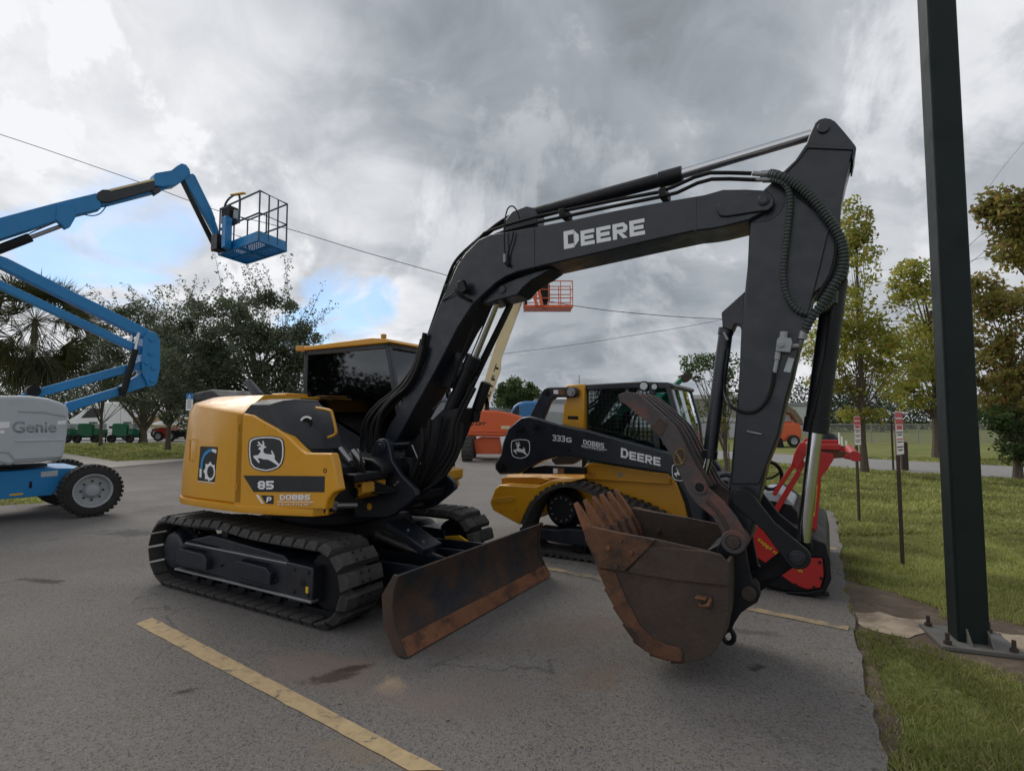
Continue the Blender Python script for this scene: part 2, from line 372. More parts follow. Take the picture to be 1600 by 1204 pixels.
def leafmat(name, a, b, c, tr=.35):
    m = bpy.data.materials.new(name); m.use_nodes = True; n = m.node_tree.nodes; l = m.node_tree.links; n.clear()
    g = n.new('ShaderNodeNewGeometry'); r = n.new('ShaderNodeValToRGB'); l.new(g.outputs['Random Per Island'], r.inputs[0])
    e = r.color_ramp.elements; e[0].color = (*a, 1); e[0].position = 0; e[1].color = (*c, 1); e[1].position = 1; q = e.new(.55); q.color = (*b, 1)
    tc = n.new('ShaderNodeTexCoord'); no = n.new('ShaderNodeTexNoise'); no.inputs['Scale'].default_value = .9; l.new(tc.outputs['Object'], no.inputs['Vector'])
    mp = n.new('ShaderNodeMapRange'); mp.inputs[1].default_value = .35; mp.inputs[2].default_value = .65; mp.inputs[3].default_value = .65; mp.inputs[4].default_value = 1.3; l.new(no.outputs['Fac'], mp.inputs[0])
    sc = n.new('ShaderNodeVectorMath'); sc.operation = 'SCALE'; l.new(r.outputs[0], sc.inputs[0]); l.new(mp.outputs[0], sc.inputs['Scale'])
    d = n.new('ShaderNodeBsdfPrincipled'); l.new(sc.outputs[0], d.inputs['Base Color']); d.inputs['Roughness'].default_value = .55; d.inputs['Specular IOR Level'].default_value = .3
    t = n.new('ShaderNodeBsdfTranslucent'); l.new(sc.outputs[0], t.inputs[0])
    x = n.new('ShaderNodeMixShader'); x.inputs[0].default_value = tr; o = n.new('ShaderNodeOutputMaterial')
    l.new(d.outputs[0], x.inputs[1]); l.new(t.outputs[0], x.inputs[2]); l.new(x.outputs[0], o.inputs[0]); M[name] = m
leafmat('leaf_oak', (.08, .10, .064), (.11, .14, .082), (.17, .19, .12), .45)
leafmat('leaf_sycamore', (.23, .29, .055), (.36, .37, .075), (.42, .30, .09), .62)
leafmat('leaf_brown', (.19, .23, .055), (.30, .27, .08), (.32, .19, .08), .6)
leafmat('leaf_green', (.05, .09, .03), (.08, .125, .04), (.12, .16, .055), .45)
leafmat('leaf_far', (.04, .06, .032), (.05, .075, .038), (.07, .10, .05), .15)
leafmat('leaf_palm', (.035, .05, .02), (.07, .08, .032), (.15, .13, .055), .2)
leafmat('blade_grass', (.22, .275, .062), (.32, .34, .10), (.45, .41, .2), .45)
# ================================================================== SETTING
def ground_mat():
    m = mat('asphalt', (.172, .157, .144), .86, var=.07, scale=.35)
    nt = m.node_tree; n = nt.nodes; l = nt.links; b = n['Principled BSDF']
    tc = n.new('ShaderNodeTexCoord'); O = tc.outputs['Object']
    base = b.inputs['Base Color'].links[0].from_socket
    def noi(sc, det=5, ro=.6, dist=0, off=(0, 0, 0), stretch=(1, 1, 1)):
        mp = n.new('ShaderNodeMapping'); mp.inputs['Location'].default_value = off; mp.inputs['Scale'].default_value = stretch; l.new(O, mp.inputs[0])
        x = n.new('ShaderNodeTexNoise'); x.inputs['Scale'].default_value = sc; x.inputs['Detail'].default_value = det; x.inputs['Roughness'].default_value = ro
        x.inputs['Distortion'].default_value = dist; l.new(mp.outputs[0], x.inputs['Vector']); return x.outputs['Fac']
    def mr(src, a, c, d=0, e=1):
        x = n.new('ShaderNodeMapRange'); x.inputs[1].default_value = a; x.inputs[2].default_value = c; x.inputs[3].default_value = d; x.inputs[4].default_value = e
        l.new(src, x.inputs[0]); return x.outputs[0]
    def mix(f, a, c, bt='MIX'):
        x = n.new('ShaderNodeMix'); x.data_type = 'RGBA'; x.blend_type = bt; l.new(f, x.inputs['Factor'])
        for i, v in ((6, a), (7, c)):
            if isinstance(v, tuple): x.inputs[i].default_value = (*v, 1)
            else: l.new(v, x.inputs[i])
        return x.outputs[2]
    def mul(a, c):
        x = n.new('ShaderNodeMath'); x.operation = 'MULTIPLY'; l.new(a, x.inputs[0])
        if isinstance(c, float): x.inputs[1].default_value = c
        else: l.new(c, x.inputs[1])
        return x.outputs[0]
    # worn, sanded and traffic-polished patches
    c = mix(mr(noi(.22, 6, .62, .5), .42, .68), base, (.20, .185, .17))
    c = mix(mul(mr(noi(1.3, 8, .7, .6, (4, 2, 0)), .55, .72), .5), c, (.135, .112, .095))
    c = mix(mul(mr(noi(.9, 7, .7, .8, (14, 7, 0), (1, .45, 1)), .60, .72), .55), c, (.055, .052, .050))
    # aggregate
    vo = n.new('ShaderNodeTexVoronoi'); vo.inputs['Scale'].default_value = 105; l.new(O, vo.inputs['Vector'])
    sc = n.new('ShaderNodeSeparateColor'); l.new(vo.outputs['Color'], sc.inputs[0])
    c = mix(mul(mr(sc.outputs[0], .80, .97), .8), c, (.235, .22, .205))
    c = mix(mul(mr(sc.outputs[1], .70, .95), .7), c, (.045, .043, .042))
    c = mix(mul(mr(noi(38, 3, .7), .5, .75), .5), c, (.07, .067, .064))
    # spill and dirt stains with shapes of their own
    for (px, py, rx, ry, col, f, sd) in ((505, 1045, .42, .22, (.21, .155, .125), .7, 2), (514, 1058, .15, .075, (.055, .04, .028), .85, 1), (545, 1045, .12, .04, (.05, .035, .025), .9, 15), (612, 1072, .08, .12, (.36, .27, .18), .95, 3), (640, 1090, .35, .12, (.22, .17, .145), .5, 16), (560, 1170, .25, .1, (.2, .155, .115), .6, 4),
                                 (1185, 1043, .07, .05, (.02, .02, .02), .95, 5), (1150, 985, .35, .05, (.05, .048, .045), .5, 6), (285, 1080, .07, .04, (.03, .028, .026), .9, 7), (65, 907, .2, .06, (.035, .033, .03), .9, 8),
                                 (930, 1055, .22, .15, (.17, .115, .075), .5, 9), (730, 1085, .45, .3, (.16, .13, .12), .45, 10), (900, 985, .5, .3, (.15, .10, .075), .35, 11), (205, 832, .5, .2, (.05, .048, .046), .7, 12), (340, 925, .3, .05, (.17, .155, .14), .5, 13), (680, 1010, .5, .2, (.13, .095, .075), .35, 14)):
        g = gr(px, py)
        mp = n.new('ShaderNodeMapping'); mp.vector_type = 'TEXTURE'; mp.inputs['Location'].default_value = g; mp.inputs['Scale'].default_value = (rx, ry, 1)
        mp.inputs['Rotation'].default_value = (0, 0, .4 if sd % 2 else -.2); l.new(O, mp.inputs[0])
        le = n.new('ShaderNodeVectorMath'); le.operation = 'LENGTH'; l.new(mp.outputs[0], le.inputs[0])
        ad = n.new('ShaderNodeMath'); ad.operation = 'ADD'; l.new(le.outputs['Value'], ad.inputs[0])
        l.new(mr(noi(4.5, 6, .7, .5, (sd*3.3, sd*1.7, 0)), .3, .7, -.75, .75), ad.inputs[1])
        c = mix(mul(mr(ad.outputs[0], 1.3, .65), f), c, col)
    # hairline cracks
    v2 = n.new('ShaderNodeTexVoronoi'); v2.feature = 'DISTANCE_TO_EDGE'; v2.inputs['Scale'].default_value = .42
    wn = n.new('ShaderNodeTexNoise'); wn.inputs['Scale'].default_value = 1.4; wn.inputs['Detail'].default_value = 6; l.new(O, wn.inputs['Vector'])
    sc2 = n.new('ShaderNodeVectorMath'); sc2.operation = 'SCALE'; sc2.inputs['Scale'].default_value = 1.2; l.new(wn.outputs['Color'], sc2.inputs[0])
    ad2 = n.new('ShaderNodeVectorMath'); l.new(O, ad2.inputs[0]); l.new(sc2.outputs[0], ad2.inputs[1]); l.new(ad2.outputs[0], v2.inputs['Vector'])
    c = mix(mul(mul(mr(v2.outputs['Distance'], .009, .001), mr(noi(.5, 3), .46, .54)), .5), c, (.03, .028, .027))
    l.new(c, b.inputs['Base Color'])
    bp = n.new('ShaderNodeBump'); bp.inputs['Strength'].default_value = .55; bp.inputs['Distance'].default_value = .012
    ad = n.new('ShaderNodeMath'); ad.operation = 'ADD'; l.new(vo.outputs['Distance'], ad.inputs[0]); l.new(noi(60, 4, .7), ad.inputs[1])
    l.new(ad.outputs[0], bp.inputs['Height']); l.new(bp.outputs[0], b.inputs['Normal'])
    return m
def grass_mat():
    m = mat('lawn', (.155, .18, .052), .95, var=.18, scale=.5, bump=.9, bscale=45, col2=(.22, .21, .085), c2=(.42, .62), c2scale=.45, dirt=.45, dcol=(.08, .10, .03), dscale=6, spec=.1)
    return m
def near_edge(x, y):
    return min(((x-q.x)**2+(y-q.y)**2 for q in RE[::2]), default=9) < .09**2*(1+noise.noise(V((x*3, y*3, 0)))*1.6)
def sheet(name, P, z, m, sub=0, **k):
    mb = MB(); mb.face([V((p[0], p[1], z)) for p in P]); mb.bm.normal_update()
    for f in mb.bm.faces:
        if f.normal.z < 0: f.normal_flip()
    return mb.build(name, m, smooth=False, kind='structure', **k)
GZ = -.035
sheet('ground', [(-500, -60), (500, -60), (500, 900), (-500, 900)], GZ, grass_mat())
def rough_edge(P, amp=.05, step=.12, seed=1):
    rr = random.Random(seed); out = []
    for a, b in zip(P, P[1:]):
        a = V(a[:2]); b = V(b[:2]); n = max(1, int((b-a).length/step)); t = (b-a).normalized(); s = V((-t.y, t.x))
        for i in range(n):
            q = a+(b-a)*i/n; w = noise.noise(V((q.x*1.7, q.y*1.7, seed)))*amp*1.6+noise.noise(V((q.x*7, q.y*7, seed)))*amp*.6
            out.append(q+s*w)
    out.append(V(P[-1][:2])); return out
edge_px = [(1480, 1500), (1385, 1204), (1362, 1100), (1332, 985), (1323, 930), (1316, 880), (1310, 840), (1305, 800)]
E1 = [gr(x, y) for x, y in edge_px if y < 1400]
right_edge = [V((1.2, 1.2, 0)), V((0.6, -3, 0))][::-1]+E1+[V((5.62, 10.1, 0)), V((5.0, 10.6, 0)), V((5.6, 14, 0)), V((6.6, 22, 0))]
RE = rough_edge(right_edge, .05, .12, 3)
lot = RE + [V((7, 24)), V((-4, 27.5)), V((-13.9, 22.0))] + [V(gr(288, 720)[:2]), V(gr(172, 731)[:2]), V(gr(60, 741)[:2]), V((-17, 15)), V((-9.9, 12.6)), V((-9.3, 10.9)), V((-14, 8)), V((-30, 3)), V((-30, -30)), V((20, -30)), V((1.5, -6))]
ASPH = ground_mat()
mb = MB(); mb.prism([V((p[0], p[1], 0)) for p in lot], V((0, 0, -.08))); mb.build('parking_lot', ASPH, smooth=False, kind='structure')
# concrete walk and apron on the left, road on the right
walk = [gr(-60, 700), gr(102, 709), gr(181, 721.6), gr(288, 717), gr(420, 714), gr(420, 717.5), gr(288, 720.4), gr(172, 731.4), gr(60, 741.4), gr(-80, 752)]
mb = MB(); mb.prism([V((p.x, p.y, .03)) for p in walk], V((0, 0, -.1))); mb.build('sidewalk', M['concrete'], smooth=False, kind='structure')
d = (V(gr(1500, 742))-V(gr(1290, 728))).normalized()
a0, b0 = gr(1290, 728), gr(1290, 712)
rd = [a0-d*60, a0+d*40, b0+d*40+V((0, 0, 0)), b0-d*60]
sheet('road', [(p.x, p.y) for p in rd], -.02, M['road'])
# far service yard behind the lifts on the left, pale concrete
sheet('yard', [(-60, 40.5), (-14, 38), (-2, 34), (8, 36), (14, 60), (-10, 90), (-90, 90)], -.022, M['road'])
# painted parking lines
mk('linepaint', (.43, .315, .17), .8, var=.2, scale=14, col2=(.13, .115, .10), c2=(.56, .68), c2scale=11, dirt=.6, dcol=(.2, .16, .11), dscale=5, bump=.2, bscale=90)
mk('linepaint_far', (.36, .27, .15), .8, var=.2, scale=9, col2=(.15, .135, .12), c2=(.45, .6), c2scale=7)
def line(name, P, m, seed, label=None):
    Q = []
    for i in range(4):
        a, b = V(P[i]), V(P[(i+1) % 4]); n = max(1, int((b-a).length/.06)); t = (b-a).normalized()
        for k in range(n):
            q = a+(b-a)*k/n; Q.append(q+V((-t.y, t.x, 0))*noise.noise(V((q.x*9, q.y*9, seed)))*.008)
    mb = MB(); mb.prism([V((q.x, q.y, .006)) for q in Q], V((0, 0, -.003))); return mb.build(name, m, smooth=False, kind='structure')
line('painted_line', [gr(212, 975), gr(238, 965), gr(694, 1204), gr(640, 1204)], M['linepaint'], 1)
e = (V(gr(1330, 985))-V(gr(880, 893))).normalized(); s_ = V((-e.y, e.x, 0))
a = gr(880, 893)-e*1.0; b = gr(1326, 982)
line('painted_line', [a-s_*.05, b-s_*.05, b+s_*.05, a+s_*.05], M['linepaint_far'], 2)
a = gr(1308, 858)-e*2.2; b = gr(1308, 858)
line('painted_line', [a-s_*.05, b-s_*.05, b+s_*.05, a+s_*.05], M['linepaint_far'], 3)
# bare ground by the lamp post
mk('sand', (.40, .32, .235), .95, var=.2, scale=5, bump=.6, bscale=40, col2=(.22, .165, .12), c2=(.48, .62), c2scale=3.5)
mk('soil', (.115, .082, .058), .95, var=.3, scale=7, bump=.8, bscale=50, col2=(.17, .13, .09), c2=(.5, .65), c2scale=4)
def patch(name, L, z, m, seed, amp=.05):
    P = [gr(x, y) for x, y in L]; P.append(P[0]); Q = rough_edge(P, amp, .08, seed)[:-1]
    mb = MB(); mb.face([V((q.x, q.y, z)) for q in Q]); return mb.build(name, m, smooth=False, kind='structure')
patch('soil', [(1322, 905), (1390, 918), (1480, 945), (1600, 965), (1760, 985), (1760, 1060), (1600, 1062), (1500, 1030), (1440, 1010), (1390, 1000), (1340, 985)], GZ+.008, M['soil'], 11)
patch('sand', [(1334, 952), (1375, 950), (1400, 958), (1452, 963), (1470, 985), (1440, 990), (1418, 993), (1385, 985), (1350, 975)], GZ+.014, M['sand'], 12, .06)
patch('sand', [(1545, 978), (1600, 985), (1740, 1010), (1740, 1050), (1600, 1020), (1560, 1000)], GZ+.014, M['sand'], 13, .06)
st = [V((q.x, q.y)) for q in RE]; outr = [q+V((.10+.06*noise.noise(V((q.x*4, q.y*4, 3))), -.05)) for q in st]
mb = MB()
for i in range(len(st)-1): mb.face([V((st[i].x-.05, st[i].y, GZ+.006)), V((st[i+1].x-.05, st[i+1].y, GZ+.006)), V((outr[i+1].x, outr[i+1].y, GZ+.006)), V((outr[i].x, outr[i].y, GZ+.006))])
mb.build('soil', M['soil'], smooth=False, kind='structure')
def inpoly(x, y, P):
    c = False; j = len(P)-1
    for i in range(len(P)):
        if (P[i][1] > y) != (P[j][1] > y) and x < (P[j][0]-P[i][0])*(y-P[i][1])/(P[j][1]-P[i][1])+P[i][0]: c = not c
        j = i
    return c
bare = [[gr(x, y) for x, y in L] for L in ([(1318, 900), (1390, 920), (1470, 948), (1460, 1000), (1400, 990), (1340, 978)], [(1440, 960), (1560, 965), (1760, 1000), (1760, 1050), (1600, 1050), (1500, 1022), (1440, 1000)])]
rdp = [(p.x, p.y) for p in rd]
def grass(name, n, x0, x1, y0, y1, h, w, seed, dens=None, extra=0):
    rr = random.Random(seed); mb = MB(); bm = mb.bm; k = 0
    V_, F_ = [], []
    for _ in range(n*4):
        if k >= n: break
        t = rr.random(); y = y0+(y1-y0)*t**1.9; x = rr.uniform(x0, x1)
        if abs(x/y) > 1.05 and (abs(x/y) > 2.2 or rr.random() < .45): continue
        if inpoly(x, y, lot) or inpoly(x, y, walk) or any(inpoly(x, y, q) for q in bare) or inpoly(x, y, rdp): continue
        if y < 9 and near_edge(x, y) and rr.random() < .7: continue
        cl = noise.noise(V((x*2.1, y*2.1, 5)))
        if cl < -.25 and rr.random() < .55: continue
        k += 1; g = max(1, y/4)
        hh = h*rr.uniform(.5, 1.3)*(1+cl*.6)*min(g, 1.6)**.5; ww = w*g*rr.uniform(.7, 1.3); a = rr.uniform(0, 2*pi); lean = rr.uniform(.1, 1.0); b = rr.uniform(0, 2*pi)
        dx, dy = cos(a)*ww, sin(a)*ww; lx, ly = cos(b)*hh*lean, sin(b)*hh*lean; i = len(V_)
        V_ += [(x-dx, y-dy, GZ), (x+dx, y+dy, GZ), (x+lx*.45+dx*.7, y+ly*.45+dy*.7, GZ+hh*.6), (x+lx*.45-dx*.7, y+ly*.45-dy*.7, GZ+hh*.6), (x+lx, y+ly, GZ+hh*.85)]
        F_ += [(i, i+1, i+2, i+3), (i+3, i+2, i+4)]
    me = bpy.data.meshes.new(name); me.from_pydata(V_, [], F_); me.materials.append(M['blade_grass'])
    o = bpy.data.objects.new(name, me); COL.objects.link(o); o['kind'] = 'stuff'; o['label'] = 'short mown grass on the lawn beside the parking lot' if name == 'grass' else 'longer weeds standing out of the mown grass'; o['category'] = 'grass'
    return o
# ================================================================== EXCAVATOR
def mark(mb, i, st):
    mb.bm.faces.ensure_lookup_table()
    for f in list(mb.bm.faces)[st:]: f.material_index = i
def stadium(u0, z0, r0, u1, z1, r1, off=0.0, sag=None):
    """closed run round two wheels: list of (u, z) points, evenly dense"""
    P = []
    for i in range(33): a = pi/2+pi*i/32; P.append((u0+(r0+off)*cos(a), z0+(r0+off)*sin(a)))
    n = 40
    for i in range(1, n): t = i/n; P.append((u0+(u1-u0)*t, (z0-r0-off)*(1-t)+(z1-r1-off)*t))
    for i in range(33): a = -pi/2+pi*i/32; P.append((u1+(r1+off)*cos(a), z1+(r1+off)*sin(a)))
    for i in range(1, n):
        t = i/n; u = u1+(u0-u1)*t; z = (z1+r1+off)*(1-t)+(z0+r0+off)*t
        P.append((u, z+(sag(u) if sag else 0)))
    return P
def along(P, k):
    L = [0]; n = len(P)
    for i in range(n): a, b = P[i], P[(i+1) % n]; L.append(L[-1]+sqrt((a[0]-b[0])**2+(a[1]-b[1])**2))
    out = []
    for j in range(k):
        s = L[-1]*(j+.5)/k; i = max(q for q in range(n) if L[q] <= s); a, b = P[i], P[(i+1) % n]; t = (s-L[i])/(L[i+1]-L[i]+1e-9)
        out.append((a[0]+(b[0]-a[0])*t, a[1]+(b[1]-a[1])*t, atan2(b[1]-a[1], b[0]-a[0])))
    return out, L[-1]
def band(mb, pl, P, t, d0, d1):
    """belt of thickness t (inwards) following closed path P"""
    n = len(P); A = []
    cu = sum(p[0] for p in P)/n
    for i in range(n):
        a, b = P[i-1], P[(i+1) % n]; tx, tz = b[0]-a[0], b[1]-a[1]; l = sqrt(tx*tx+tz*tz); nx, nz = -tz/l, tx/l
        A.append(((P[i][0]+nx*t, P[i][1]+nz*t)))
    bm = mb.bm; rows = [[bm.verts.new(pl.p(u, z, d)) for u, z in Q] for Q, d in ((P, d0), (P, d1), (A, d1), (A, d0))]
    for r in range(4):
        a, b = rows[r], rows[(r+1) % 4]
        for k in range(n): bm.faces.new((a[k], a[(k+1) % n], b[(k+1) % n], b[k]))
DEER = [[(643,742),(672,738),(690,716),(684,706),(672,702),(680,690),(697,686),(712,682),(724,690),(706,698),(703,712),(706,724),(722,732),(745,734),(768,733),(774,740),(773,762),(786,778),(801,795),(799,805),(776,790),(755,776),(735,766),(705,764),(682,757),(668,757),(681,780),(677,788),(657,766),(643,752)],
        [(751,711),(757,711),(763,722),(771,736),(764,738),(757,728)],
        [(692,688),(686,680),(667,683),(665,677),(680,674),(668,660),(675,656),(690,672),(699,676),(702,670),(697,654),(703,652),(710,668),(709,682),(703,688)]]
SHIELD = [(617,655),(630,640),(665,630),(720,625),(775,628),(812,638),(826,655),(831,700),(829,750),(820,785),(800,812),(765,828),(722,837),(680,830),(645,818),(625,795),(616,750),(613,700)]
def shield(pl, box, d, parent, name='shield_emblem'):
    x0, y0, x1, y1 = box
    def tr(L, s=1.0): return [((x0+x1)/2+((x-722.5)*s)*(x1-x0)/219, (y0+y1)/2+((y-731)*s)*(y1-y0)/213) for x, y in L]
    k = MB(); k.px(pl, tr(SHIELD), d+.002, d-.004); e = k.build(name, M['decalblack'], parent, smooth=False)
    w = MB(); a = pl.pts(tr(SHIELD, .955), d+.004); b = pl.pts(tr(SHIELD, .885), d+.004); n = len(a)
    for i in range(n): w.face([pl.p(*a[i], d+.0035), pl.p(*a[(i+1) % n], d+.0035), pl.p(*b[(i+1) % n], d+.0035), pl.p(*b[i], d+.0035)])
    for L in DEER: w.px(pl, tr(L, .97), d+.0045, d+.001)
    w.build('deer_mark', M['decalwhite'], e, smooth=False)
    return e
EX = Pl((-1.955, 5.875), -30)
n0 = .094
exc = thing('excavator', EX.p(0, 0, 0), 'large yellow and charcoal tracked excavator with rusty toothed bucket, thumb and front blade', 'excavator')
# ---- tracks
def track_pad_proto(name, L, W, T):
    mb = MB(); h = L/2*.87; w = W/2; ch = .035
    base = [V((-h, -w, 0)), V((h, -w, 0)), V((h, w, 0)), V((-h, w, 0))]
    mb.prism(base, V((0, 0, .014)))
    # rubber block chamfered at the ends and edges
    lo = [V((-h*.97, -w, .014)), V((-h*.97, w, .014)), V((h*.97, w, .014)), V((h*.97, -w, .014))]
    hi = [V((-h*.78, -w+ch, T)), V((-h*.80, w-ch, T)), V((h*.80, w-ch, T)), V((h*.80, -w+ch, T))]
    mb.loft([lo, hi]); st = len(mb.bm.faces)
    for x in (-.034, .034):
        for y in (-.04, .04): mb.cyl(V((x*L/.15, y, T-.004)), V((x*L/.15, y, T+.0012)), .0135, seg=12)
    mb.bm.faces.ensure_lookup_table()
    for f in list(mb.bm.faces)[st:]: f.material_index = 1
    bm = mb.bm; me = bpy.data.meshes.new(name)
    bmesh.ops.recalc_face_normals(bm, faces=bm.faces); bm.to_mesh(me); bm.free()
    me.materials.append(M['rubber']); me.materials.append(M['hole']); return me
PAD = track_pad_proto('track_pad', .150, .45, .062)
PADP = [stadium(-1.07, .345, .285, 1.09, .335, .275, 0, lambda u: .03*math.exp(-((u+.3)/.28)**2)-.008*math.exp(-((u-.45)/.3)**2))]
def make_track(dc):
    P = PADP[0]; places, Ltot = along(P, 42)
    mb = MB(); band(mb, EX, P, .05, dc-.09, dc+.09)
    pl_, _ = along(P, 84)
    chain = mb.build('track', M['char_dk'], exc)
    mb = None
    for i, (u, z, a) in enumerate(places):
        o = bpy.data.objects.new('track_pad', PAD); COL.objects.link(o); o.parent = chain
        tx = EX.U*cos(a)+EX.Z*sin(a); out = EX.U*sin(a)-EX.Z*cos(a); y = out.cross(tx)
        m = Matrix((tx, y, out)).transposed().to_4x4(); m.translation = EX.p(u, z, dc)-EX.p(0, 0, 0); o.matrix_local = m
        b = o.modifiers.new('bevel', 'BEVEL'); b.width = .009; b.segments = 2; b.limit_method = 'ANGLE'
    return chain
TN, TF = .87, -.85
make_track(TN); make_track(TF)
for dc, sg in ((TN, 1), (TF, -1)):
    mb = MB()
    mb.lathe(EX.p(-1.07, .345, dc-.03), EX.N, [(0, .05), (0, .22), (.02, .235), (.05, .235), (.07, .22), (.07, .05)], 40)
    for k in range(21):
        a = 2*pi*k/21; c = EX.p(-1.07+.25*cos(a), .345+.25*sin(a), dc); mb.tube([c-EX.N*.03, c+EX.N*.03], .022, 6)
    mb.build('sprocket', M['char_dk'], exc)
    mb = MB(); mb.lathe(EX.p(-1.07, .345, dc-.22*sg), EX.N*sg, [(0, .1), (0, .19), (.30, .19), (.36, .175), (.375, .15), (.375, .03)], 40); mb.build('track_motor', M['navy'], exc, bevel=.006)
    mb = MB(); mb.lathe(EX.p(1.09, .335, dc-.07), EX.N, [(0, .06), (0, .235), (.03, .235), (.04, .20), (.10, .20), (.11, .235), (.14, .235), (.14, .06)], 40); mb.build('idler_wheel', M['char_dk'], exc)
    # frame beam
    mb = MB(); d1 = dc+.175*sg; d0 = dc-.16*sg
    mb.slab(EX, [(-.93, .22), (.72, .20), (.72, .44), (-.80, .47), (-.93, .40)], d1, d0)
    mb.slab(EX, [(-.82, .47), (.70, .44), (.60, .50), (-.45, .56)], d1-.03*sg, d0)
    mb.build('track_frame', M['navy'], exc, bevel=.012)
    mb = MB(); mb.slab(EX, [(.72, .15), (1.02, .17), (1.02, .46), (.70, .47)], d1+.012*sg, d0); mb.build('frame_end', M['navy'], exc, bevel=.01)
    mb = MB(); mb.box(EX, -.93, 1.03, .185, .205, d1+.03*sg, d1-.05*sg); mb.box(EX, -.80, .70, .445, .46, d1+.008*sg, d1-.05*sg); mb.build('frame_rail', M['steel'] if sg > 0 else M['navy'], exc, bevel=.004)
    for a in (-.86, .05):
        mb = MB()
        mb.slab(EX, [(a, .27), (a+.50, .265), (a+.50, .36), (a+.44, .40), (a+.06, .41), (a, .38)], d1+.055*sg, d1-.02*sg)
        for k in range(9): mb.box(EX, a+.08+k*.04, a+.09+k*.04, .408, .42, d1+.05*sg, d1-.01*sg)
        mb.build('step', M['navy'], exc, bevel=.012)
    for q_, r_ in (((-.62, .30), .012), ((-.2, .32), .012), ((.58, .30), .012), ((.80, .24), .016), ((.97, .24), .016), ((.80, .42), .014), ((.97, .42), .014)):
        mb = MB(); mb.cyl(EX.p(*q_, d1), EX.p(*q_, d1+.022*sg), r_, seg=6); mb.build('bolt', M['navy'], exc)
    mb = MB(); mb.box(EX, .88, .94, .30, .36, d1+.016*sg, d1-.01*sg); mb.build('grease_hatch', M['char_dk'], exc, bevel=.004)
    mb = MB(); mb.box(EX, -.35, -.22, .475, .50, d1-.05*sg, d1-.12*sg); mb.build('frame_slot', M['char_dk'], exc)
    for k in range(7):
        u = -.72+k*.245; mb = MB(); mb.lathe(EX.p(u, .145, dc-.12), EX.N, [(0, .05), (.03, .05), (.03, .08), (.08, .08), (.08, .06), (.16, .06), (.16, .08), (.21, .08), (.21, .05), (.24, .05)], 20); mb.build('track_roller', M['char_dk'], exc)
    mb = MB(); mb.lathe(EX.p(-.3, .575, dc-.1), EX.N, [(0, .05), (.2, .05)], 16); mb.build('carrier_roller', M['char_dk'], exc)
mb = MB(); p = EX.uz(479, 920, 1.06); mb.box(EX, p[0]-.012, p[0]+.018, p[1]-.03, p[1]+.02, TN+.19, TN+.17); mb.build('tie_down_mark', M['amber'], exc)
mb = MB(); mb.px(EX, [(694, 838), (716, 837), (735, 850), (733, 858), (697, 845)], -.56, -.60); mb.build('tie_down_mark', M['amber'], exc)
# ---- car body and slew ring
mb = MB(); mb.slab(EX, [(-.62, .30), (.62, .30), (.72, .45), (.62, .64), (-.62, .64), (-.72, .45)], .60, -.60); mb.build('undercarriage', M['char_dk'], exc, bevel=.02)
mb = MB(); mb.lathe(EX.p(0, .62, 0), (0, 0, 1), [(0, .60), (.10, .60), (.10, .55), (.22, .55)], 48); mb.build('slew_ring', M['char_dk'], exc)
# ---- blade
prof = [(2.055, .02), (1.99, .12), (1.945, .22), (1.925, .33), (1.935, .44), (1.975, .545)]
back = [(1.955, .55), (1.905, .44), (1.895, .33), (1.91, .22), (1.955, .115), (2.02, .015)]
bl = MB(); bl.slab(EX, prof+back, 1.115, -1.115); BLD = bl.build('dozer_blade', M['blade'], exc, bevel=.003)
mb = MB(); mb.slab(EX, [(2.075, .012), (2.008, .118), (1.992, .112), (2.05, .012)], 1.125, -1.125); mb.build('cutting_edge', M['rustorange'], BLD, bevel=.003)
for sg in (1, -1):
    mb = MB(); mb.slab(EX, [(2.075, .012), (2.01, .12), (1.96, .22), (1.94, .33), (1.95, .44), (1.99, .55), (1.95, .56), (1.84, .40), (1.86, .18), (1.98, .012)], 1.12*sg, 1.14*sg); mb.build('end_plate', M['rustdark'], BLD, bevel=.003)
    mb = MB(); mb.slab(EX, [(.62, .26), (1.92, .16), (1.92, .40), (1.70, .43), (.62, .40)], .47*sg, .51*sg); mb.slab(EX, [(.62, .26), (1.92, .16), (1.92, .40), (1.70, .43), (.62, .40)], .13*sg, .16*sg)
    mb.slab(EX, [(.72, .27), (1.75, .20), (1.75, .22), (.72, .30)], .48*sg, .14*sg)
    mb.build('blade_arm', M['navy'], BLD, bevel=.004)
mb = MB(); mb.box(EX, 1.84, 1.92, .20, .26, .9, -.9); mb.box(EX, 1.84, 1.91, .40, .46, .9, -.9); mb.build('blade_stiffener', M['navy'], BLD, bevel=.006)
a, b = EX.at(617, 815, .16), EX.at(676, 858, .16)
mb = MB(); mb.bar(a, b, .26, .075); gd = mb.build('cylinder_guard', M['navy'], BLD, bevel=.012)
mb = MB(); t = (b-a)
for f in (.45, .85):
    c = a+t*f+EX.Z*.035+EX.N*.05; mb.cyl(c, c+EX.Z*.02, .014, seg=6)
mb.build('bolt', M['steel'], gd)
mb = MB(); mb.cyl(EX.p(.75, .52, n0-.05), EX.p(1.80, .30, n0-.05), .045); mb.build('blade_cylinder', M['steel'], BLD)
